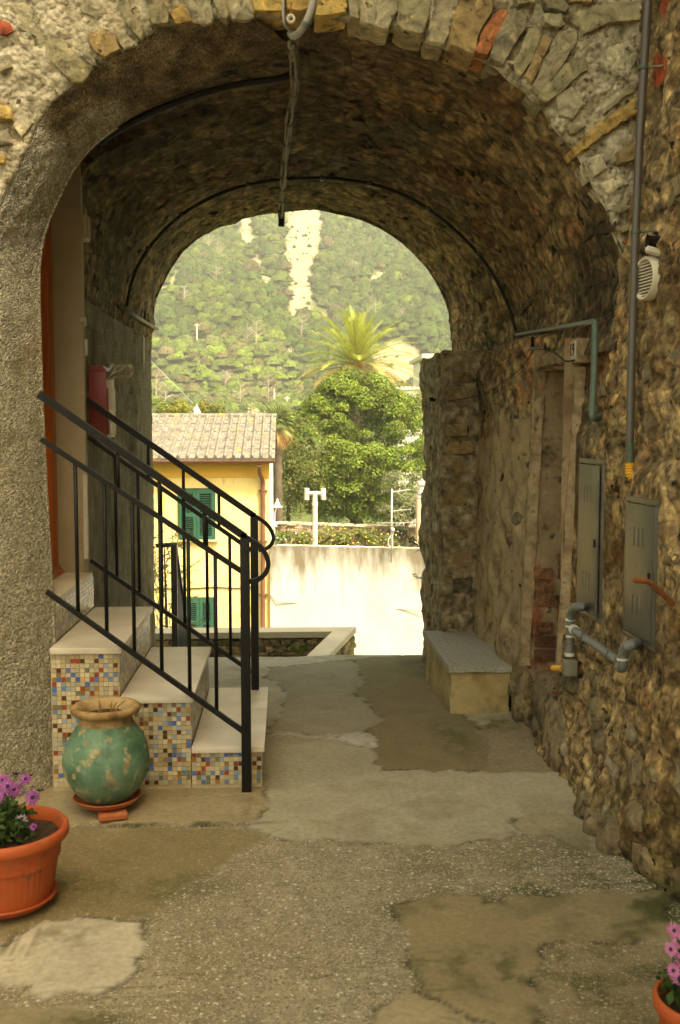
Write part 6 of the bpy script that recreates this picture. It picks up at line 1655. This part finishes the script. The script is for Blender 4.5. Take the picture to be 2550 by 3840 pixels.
# shrubs over the house ridge
for px, py, lab, col, r in ((612, 1530, "green bush with dark gaps just above the roof ridge at the passage edge", (.14, .17, .035), .42), (668, 1522, "bright yellow green bush above the roof ridge beside the white cowl", (.22, .22, .03), .46), (772, 1534, "yellow green bush above the roof ridge to the white cowl's other side", (.20, .20, .03), .42), (815, 1538, "small olive green bush next to the fan palm above the roof ridge", (.17, .18, .04), .36), (955, 1545, "pale flowering bush behind the ridge end beside the fan palm", (.36, .36, .22), .4)):
    c = at_y(px, py, 34); t = thing("garden_bush", lab, "bush", (c.x, c.y, c.z - 3))
    mb = MB(); mb.tube([(c.x, c.y, c.z - 3), (c.x, c.y, c.z)], [.06, .02], 6); mb.build("stems", BARK, t)
    lob = [((c.x + rng.normal(0, r * .45), c.y + rng.normal(0, .3), c.z - .1 + rng.normal(0, r * .35)), r * rng.uniform(.25, .5), rng.uniform(.7, 1.3)) for _ in range(22)] + [((c.x + rng.normal(0, r * .6), c.y, c.z - .5), r * .7, .8) for _ in range(5)]
    leafy("foliage", t, lob, 2200, .045, col, rng, spread=.7, asp=.45)

# ================================================================== PALMS
PALM = pmat("palm_leaf", [(0.3, (.85, .85, .85)), (0.7, (1.15, 1.15, 1.15))], 1, 3, 0, 9, .01, .45, attr=True, trans=.3, spec=.4)
def palm(t, hub, L, fronds, rng, leaflet, w0):
    V = []; Fq = []; C = []
    for az, el, ln, col in fronds:
        d = Vector((math.cos(az) * math.cos(el), math.sin(az) * math.cos(el), math.sin(el)))
        n = 34; pts = []; p = Vector(hub); dirn = d.copy()
        for i in range(n + 1):
            pts.append(p.copy()); p = p + dirn * (ln / n)
            dirn = (dirn + Vector((0, 0, -.017 * (1 + i / n)))).normalized()
        side = d.cross(Vector((0, 0, 1))); side = side.normalized() if side.length > .05 else Vector((1, 0, 0))
        for i in range(n):
            a, b = pts[i], pts[i + 1]; w = w0 * (1 - .8 * i / n); bs_ = len(V)
            V += [a - side * w, a + side * w, b + side * w, b - side * w]; Fq.append((bs_, bs_ + 1, bs_ + 2, bs_ + 3)); C += [scl(col, .9)] * 4
            if i < 4: continue
            tg = (b - a).normalized(); upv = side.cross(tg)
            s = math.sin(math.pi * min(1, .12 + .88 * i / n)) ** .6
            for sg in (-1, 1):
                for h in (0, .5):
                    q = a.lerp(b, h); ll = leaflet * s * rng.uniform(.8, 1.1)
                    ld = (tg * .85 + side * sg * .75 + upv * .28 + Vector(rng.normal(scale=.06, size=3))).normalized()
                    e = q + ld * ll + Vector((0, 0, -.10 * ll)); wd = tg * .022 * (leaflet / .5)
                    bs_ = len(V); V += [q - wd, q + wd, e + wd * .2, e - wd * .2]; Fq.append((bs_, bs_ + 1, bs_ + 2, bs_ + 3))
                    c = scl(col, rng.uniform(.75, 1.3)); C += [c] * 4
    return np_mesh("fronds", np.array([tuple(v) for v in V]), np.array(Fq), PALM, t, np.array(C))
hub = at_y(1338, 1375, 46); rng = np.random.default_rng(3)
pt = thing("date_palm", "tall date palm with yellow green fronds rising behind the round tree", "palm", (hub.x, hub.y, -5))
mb = MB(); pts = [(hub.x, hub.y, -5 + (hub.z + 4.8) * i / 30) for i in range(31)]; mb.tube(pts, [.30 + .04 * (i % 2) for i in range(31)], 12); mb.build("trunk", BARK, pt, True)
fr_ = []
for i in range(60):
    az = i * 2.399; u = i / 59; el = math.radians(88 - 98 * u ** .8)
    col = (.31, .34, .05) if u < .7 else ((.44, .36, .08) if u < .88 else (.50, .35, .12))
    fr_.append((az, el, rng.uniform(2.7, 3.3) * (.88 if u < .2 else 1), scl(col, rng.uniform(.85, 1.15))))
palm(pt, hub, 2.6, fr_, rng, .50, .03)
mb = MB()
for i in range(16):
    a = i * .9; mb.tube([hub + Vector((.15 * math.cos(a), .15 * math.sin(a), -.25)), hub + Vector((.28 * math.cos(a), .28 * math.sin(a), .15)), hub + Vector((.42 * math.cos(a), .42 * math.sin(a), .45))], [.05, .04, .02], 5)
mb.build("frond_bases", pmat("frond_base", [(0.3, (.42, .20, .05)), (0.7, (.52, .29, .09))], 5, 3, 0, 9, .01, .8), pt)
# fan palm
hub = at_y(1042, 1592, 32.5); fp = thing("fan_palm", "small fan palm with drooping tan skirt behind the yellow house roof", "palm", (hub.x, hub.y, -4))
mb = MB(); mb.tube([(hub.x, hub.y, -4 + (hub.z + 4) * i / 20) for i in range(21)], [.13 + .02 * (i % 2) for i in range(21)], 10); mb.build("trunk", BARK, fp, True)
V = []; Fq = []; C = []
for i in range(46):
    az = i * 2.399; u = i / 45; el = math.radians(75 - 135 * u); L = rng.uniform(.38, .55)
    d = Vector((math.cos(az) * math.cos(el), math.sin(az) * math.cos(el), math.sin(el))); c0 = hub + d * L * .7
    col = (.10, .13, .03) if u < .55 else ((.22, .22, .06) if u < .75 else (.46, .27, .08))
    s = d.cross(Vector((0, 0, 1))).normalized(); 
    bs_ = len(V); V += [hub - s * .01, hub + s * .01, c0 + s * .008, c0 - s * .008]; Fq.append((bs_, bs_ + 1, bs_ + 2, bs_ + 3)); C += [col] * 4
    for k in range(18):
        a = math.radians(-95 + 190 * k / 17); ld = (d * math.cos(a) + s * math.sin(a) + Vector((0, 0, -.25 - .5 * u))).normalized(); ll = L * (.75 + .25 * math.cos(a))
        w = s * .018 * math.cos(a * .5) + d * .012 * math.sin(a); bs_ = len(V)
        V += [c0, c0 + ld * ll * .5 + w, c0 + ld * ll + Vector((0, 0, -.05)), c0 + ld * ll * .5 - w]; Fq.append((bs_, bs_ + 1, bs_ + 2, bs_ + 3)); C += [scl(col, rng.uniform(.7, 1.35))] * 4
np_mesh("fronds", np.array([tuple(v) for v in V]), np.array(Fq), PALM, fp, np.array(C))

# ================================================================== WHITE HOUSE on the right, street lamp
wh = thing("white_house", "flat roofed white house on the slope behind the round tree", "house", (12, 62, -5))
a = at_y(1597, 1342, 60); mb = MB(); mb.box((a.x, 60, -5), (a.x + 7, 66, a.z)); mb.build("wall", WHITE, wh)
mb = MB(); mb.box((a.x - .25, 59.75, a.z + .002), (a.x + 7.2, 66.2, a.z + .22)); mb.build("cornice", CREAM, wh)
b = at_y(1492, 1462, 58); mb = MB(); mb.box((b.x, 57.6, -5), (a.x + 6, 59.7, b.z)); mb.build("wing", WHITE, wh)
mb = MB(); mb.box((b.x - .15, 57.45, b.z + .002), (a.x + 6.1, 59.7, b.z + .16)); mb.build("coping", CREAM, wh)
r0 = at_y(1555, 1452, 58.6); mb = MB(); mb.add([(r0.x - .2, 57.8, b.z + .17), (a.x - .02, 57.8, b.z + .50), (a.x - .02, 59.6, b.z + .50), (r0.x - .2, 59.6, b.z + .17), (r0.x - .2, 57.8, b.z + .25), (a.x - .02, 57.8, b.z + .6), (a.x - .02, 59.6, b.z + .6), (r0.x - .2, 59.6, b.z + .25)], FB); mb.build("lean_to_roof", ROOF, wh)
for i in range(3):
    x = a.x + 1.1 + 2.1 * i; w = MB(); w.box((x, 59.97, a.z - 2.4), (x + .9, 59.995, a.z - 1.0)); w = w.build("window", DARK, wh); mb = MB(); mb.box((x - .08, 59.9, a.z - 2.48), (x + .98, 59.99, a.z - 2.41)); mb.build("sill", CREAM, w)
YL = 27.5; f = lambda x, y: at_y(x, y, YL)
lamp = thing("street_lamp", "small white conical street lamp on a curved pole by the house corner", "street lamp", tuple(f(1029, 2000)))
mb = MB(); mb.tube(smooth_poly([f(1029, 2010), f(1029, 1960), f(1030, 1930), f(1034, 1910), f(1039, 1902)], 2), .018, 8); mb.build("pole", WHITE, lamp, True)
hp_ = f(1040, 1890); kx = YL / F
mb = MB(); mb.lathe([(.002, 20 * kx), (3 * kx, 18 * kx), (3.5 * kx, 12 * kx), (9 * kx, 2 * kx), (11 * kx, -6 * kx), (20 * kx, -10 * kx), (20 * kx, -12 * kx), (9 * kx, -9 * kx)], hp_, 20); mb.build("shade", WHITE, lamp, True, 50)
mb = MB(); mb.lathe([(0, -17 * kx), (4 * kx, -14 * kx), (4.5 * kx, -10 * kx), (3 * kx, -6 * kx)], hp_, 12); mb.build("bulb", CREAM, lamp, True)
mb = MB(); c = f(1032, 1968); mb.box((c.x - .07, YL - .06, c.z - .04), (c.x + .05, YL + .06, c.z + .04)); mb.build("fixing_box", WHITE, lamp)

# ================================================================== PARAPET beyond the passage
HP = -.39
par = thing("stone_parapet", "low L shaped stone parapet with flat pale coping just beyond the passage", "parapet", (0, 10, -1.4))
def pz(x, y): return at_z(x, y, HP)
fa, fbk = pz(560, 2376), pz(1245, 2368)
ba, bb = pz(560, 2352), pz(1335, 2351)
wn_i, wn_o = pz(1128, 2480), pz(1210, 2480)
CAP = pmat("pale_coping", [(0.3, (.42, .38, .29)), (0.7, (.54, .50, .40))], 3, 7, .4, 40, .006, .9)
mb = MB(); mb.prism([(fa.x - 1.2, fa.y), (fbk.x, fbk.y), (bb.x, bb.y), (ba.x - 1.2, ba.y)], HP - .06, HP); mb.build("coping", CAP, par)
wo2 = wn_o + (wn_o - bb) * .6; wi2 = wn_i + (wn_i - fbk) * .6
mb = MB(); mb.prism([(wi2.x, wi2.y), (wo2.x, wo2.y), (bb.x, bb.y), (fbk.x, fbk.y)], HP - .058, HP - .001); mb.build("coping", CAP, par)
ins_ = .025
mb = MB(); mb.prism([(fa.x - 1.2, fa.y + ins_ + .05), (fbk.x - .02, fbk.y + ins_ + .05), (bb.x - ins_ - .05, bb.y - .02), (ba.x - 1.2, ba.y - .02)], -3.4, HP - .061)
mb.prism([(wi2.x + .03, wi2.y), (wo2.x - .075, wo2.y), (bb.x - .075, bb.y - .03), (fbk.x + .03, fbk.y)], -3.4, HP - .062); core = mb.build("core", MORTAR, par)
PSL = [stone_mesh(300 + i, .20, .16) for i in range(8)]
ppal = [(.25, .20, .115), (.34, .27, .155), (.20, .165, .10), (.42, .35, .22), (.29, .23, .14), (.17, .16, .09)]
course(core, Vector((fa.x - .1, fa.y + .045, 0)), Vector((fbk.x, fbk.y + .045, 0)), HP - .075, HP - .55, .035, .075, .07, .24, .05, ppal, PSL, rs, 150)
course(core, Vector((wo2.x - .05, wo2.y, 0)), Vector((bb.x - .05, bb.y - .03, 0)), HP - .075, HP - .62, .035, .08, .08, .22, .045, ppal, PSL, rs, 90)
# grass tuft at its foot, lower terrace
mb = MB(); mb.box((-4, 7.605, -1.6), (.9, 10.2, -1.15)); struct(mb.build("lower_terrace", C_GREY))
GRS = pmat("weed_leaf", [(0.3, (.09, .13, .025)), (0.7, (.16, .21, .04))], 20, 3, 0, 9, .01, .6, trans=.3)
for px, py, s, lab in ((1120, 2440, .07, "small green weed tuft growing in the parapet's inner corner"),):
    c = at_y(px, py, 9.9); mb = MB()
    for i in range(40):
        d = Vector((rs.gauss(0, 1), rs.gauss(-.5, .5), rs.gauss(1, .6))).normalized(); w = d.cross(Vector((0, 1, .2))).normalized() * .006; L = s * rs.uniform(.5, 1.3); b = c + Vector((rs.gauss(0, .03), rs.gauss(0, .015), rs.gauss(0, .02)))
        mb.add([b - w, b + w, b + d * L], [(0, 1, 2)])
    o = mb.build("weed_tuft", GRS); tag(o, lab, "weed")
# iron handrail of the steps going down
SLATE = pmat("slate_paint", [(0.3, (.035, .042, .048)), (0.7, (.06, .068, .075))], 5, 4, .15, 60, .002, .42, spec=.5)
hr = thing("garden_handrail", "slate grey iron handrail descending outside the passage behind the steps", "railing", (-.95, 8.6, -1.2))
f = lambda x, y, Y: at_y(x, y, Y)
A_ = f(652, 2043, 8.55); B_ = f(712, 2455, 10.1)
mb = MB(); mb.tube([f(588, 2046, 8.6), f(640, 2043, 8.57), A_], .03, flat=(.045, .035, Vector((0, 0, 1)))); mb.build("top_bar", SLATE, hr)
mb = MB(); mb.tube([A_, B_], .03, flat=(.05, .035, Vector((0, 0, 1)))); mb.build("handrail", SLATE, hr)
mb = MB(); mb.box((A_.x - .025, A_.y - .025, -1.2), (A_.x + .025, A_.y + .025, A_.z)); mb.build("post", SLATE, hr)
for i in range(1, 16):
    p = A_.lerp(B_, i / 16); mb = MB(); mb.box((p.x - .009, p.y - .012, -1.2), (p.x + .009, p.y + .012, p.z)); mb.build("baluster", SLATE, hr)
# olive bush behind it
rng = np.random.default_rng(8)
c = at_y(625, 2240, 11.2); ol = thing("olive_bush", "slender olive bush with narrow grey green leaves behind the slate handrail", "bush", (c.x, c.y, -3.4))
OLV = MB(); tw = MB()
for i in range(120):
    z = rng.uniform(-.75, .68); b = Vector((c.x + rng.normal(-.02, .11), c.y + rng.normal(0, .15), c.z + z)); d = Vector((rng.normal(.1, .6), rng.normal(0, .5), rng.normal(.6, .5))).normalized(); L = rng.uniform(.15, .32)
    tw.tube([b, b + d * L], [.004, .002], 4, cap=False)
    for k in range(12):
        q = b + d * L * (k / 11); sd = Vector(rng.normal(size=3)); sd = (sd - d * sd.dot(d)).normalized(); ld = (d * .7 + sd * .7).normalized(); w = ld.cross(sd).normalized() * .006
        ll = rng.uniform(.03, .055); OLV.add([q, q + ld * ll * .5 + w, q + ld * ll, q + ld * ll * .5 - w], [(0, 1, 2, 3)])
for px0, py0, px1, py1 in ((640, 2170, 745, 2105), (640, 2250, 745, 2235), (640, 2380, 800, 2300), (640, 2390, 770, 2330), (650, 2400, 760, 2370)):
    a, b = at_y(px0, py0, 11.2), at_y(px1, py1, 11.3); d = (b - a).normalized(); tw.tube([a, a.lerp(b, .5) + Vector((0, 0, -.02)), b], [.005, .003, .002], 4, cap=False)
    for k in range(26):
        q = a.lerp(b, .25 + .75 * k / 25); sd = Vector(rng.normal(size=3)); sd = (sd - d * sd.dot(d)).normalized(); ld = (d * .8 + sd * .6).normalized(); w = ld.cross(sd).normalized() * .0065
        ll = rng.uniform(.03, .055); OLV.add([q, q + ld * ll * .5 + w, q + ld * ll, q + ld * ll * .5 - w], [(0, 1, 2, 3)])
tw.tube([(c.x - .05, c.y, -3.4), (c.x, c.y, c.z - .5), (c.x - .02, c.y, c.z + .6)], [.03, .02, .006], 7); tw.build("stems", BARK, ol)
OLM = pmat("olive_leaf", [(0.3, (.11, .13, .06)), (0.7, (.24, .26, .15))], 20, 3, 0, 9, .01, .6, trans=.25); OLV.build("foliage", OLM, ol)
# old wire fence on the parapet's far side
wf = thing("wire_fence", "sagging remains of a thin rusty wire fence before the yellow house", "fence", tuple(at_y(925, 2400, 12.5)))
f = lambda x, y: at_y(x, y, 12.5)
mb = MB(); mb.tube([f(855, 2315), f(900, 2295), f(990, 2258)], .0022, 4); mb.build("strand", RUST, wf)
for x in (838, 862, 885, 908, 925, 940, 958):
    mb = MB(); y0 = 2315 - (x - 855) * .42; mb.tube([f(x, y0), f(x + 3, y0 + 70), f(x + 1, 2440)], .0018, 4); mb.build("wire", RUST, wf)
mb = MB(); pts = []
for i in range(26): pts.append(f(870 + 4.6 * i, 2318 - 1.6 * i + 14 * math.sin(i * 1.9)))
mb.tube(pts, .002, 4); mb.build("tangle", RUST, wf)
# sprigs growing from the outer edge of the far pillar
for nm, lab, ss, se in (("juniper_sprig", "feathery green branch reaching in from behind the far pillar", (1640, 2110), (1478, 1985)), ("caper_sprig", "little leafy twig on the far pillar's outer edge above the bench", (1620, 2200), (1550, 2160))):
    a, b = at_y(*ss, 8.25), at_y(*se, 8.35); t = thing(nm, lab, "branch", tuple(a)); mb = MB(); lf = MB()
    mb.tube([a, a.lerp(b, .5) + Vector((0, 0, .02)), b], [.006, .004, .002], 5); d = (b - a).normalized(); n = 60 if nm[0] == 'j' else 16
    for i in range(n):
        q = a.lerp(b, .1 + .9 * i / n) + Vector((0, 0, .015)); e_ = (d * .6 + Vector((rs.gauss(0, .5), rs.gauss(0, .5), rs.gauss(.1, .6)))).normalized(); L = rs.uniform(.03, .09) * (1 if n > 20 else .6)
        mb.tube([q, q + e_ * L], [.002, .001], 3, cap=False)
        for k in range(9 if n > 20 else 5):
            r_ = q + e_ * L * (k + 1) / 9; ld = (e_ + Vector((rs.gauss(0, .8), rs.gauss(0, .8), rs.gauss(0, .8)))).normalized(); w = ld.cross(e_).normalized() * .0035; ll = rs.uniform(.012, .02)
            lf.add([r_, r_ + ld * ll * .5 + w, r_ + ld * ll, r_ + ld * ll * .5 - w], [(0, 1, 2, 3)])
    mb.build("twigs", BARK, t); lf.build("leaves", GRS, t)

# ================================================================== the rest of the courtyard (outside the frame), with unseen houses added to shape its light
YW = pmat("courtyard_render", [(0.3, (.40, .33, .21)), (0.7, (.50, .42, .28))], 1.2, 6, .3, 20, .01, .9)
def plain_house(lab, lo, hi, wins):
    t = thing("unseen_house", lab, "house", ((lo[0] + hi[0]) / 2, (lo[1] + hi[1]) / 2, 0))
    mb = MB(); mb.box(lo, hi); mb.build("wall", YW, t)
    mb = MB(); mb.box((lo[0] - .2, lo[1] - .2, hi[2] + .002), (hi[0] + .2, hi[1] + .2, hi[2] + .22)); mb.build("roof", ROOF, t)
    for (p, q) in wins:
        mb = MB(); mb.box(p, q); mb.build("window", GREEN, t)
HL = 9.5  # tall enough for the added right hand house to keep the sun out
plain_house("unseen tall house added right of the courtyard to shade it from the sun", (1.62, -9, -.5), (7, 4.2, HL), [((1.58, -3, 4.2), (1.618, -2.1, 5.6)), ((1.58, -6, 4.2), (1.618, -5.1, 5.6))])
plain_house("unseen house added behind the viewer, set back to let sky light in", (-9, -28, -.5), (1.4, -22, 5.0), [((-.6, -21.998, 2.4), (.3, -21.96, 3.8)), ((-2.6, -21.998, 2.4), (-1.7, -21.96, 3.8))])
mb = MB(); mb.box((1.5, -8.4, -.1), (1.6, 2.01, 5.2)); o = mb.build("courtyard_wall", MORTAR); tag(o, "rubble boundary wall carrying on along the courtyard's right side", "wall")
mb = MB(); mb.box((-4.2, -8.4, -.1), (-3.9, 4.1, 2.4)); o = mb.build("courtyard_wall", MORTAR); tag(o, "low rubble boundary wall along the courtyard's left side", "wall")
mb = MB(); mb.tube([at_y(430, 1210, 58), at_y(580, 1368, 60), at_y(690, 1478, 62), at_y(740, 1530, 63)], .012, 5); o = mb.build("overhead_wire", WHITE, None); tag(o, "pale overhead wire slanting down across the lower hillside", "wire")
# ================================================================== haze in the valley air
mb = MB(); mb.box((-690, -30, -8.5), (690, 550, 190)); hz = mb.build("haze", bpy.data.materials.new("haze_air")); stuff(hz); tag(hz, "thin pale haze in the air over the whole valley", "haze")
m = hz.data.materials[0]; m.use_nodes = True; nt = m.node_tree; nt.nodes.clear()
vo = nt.nodes.new("ShaderNodeVolumePrincipled"); vo.inputs["Color"].default_value = (.92, .90, .82, 1); vo.inputs["Density"].default_value = .00105; vo.inputs["Anisotropy"].default_value = .2
out = nt.nodes.new("ShaderNodeOutputMaterial"); nt.links.new(vo.outputs[0], out.inputs["Volume"])
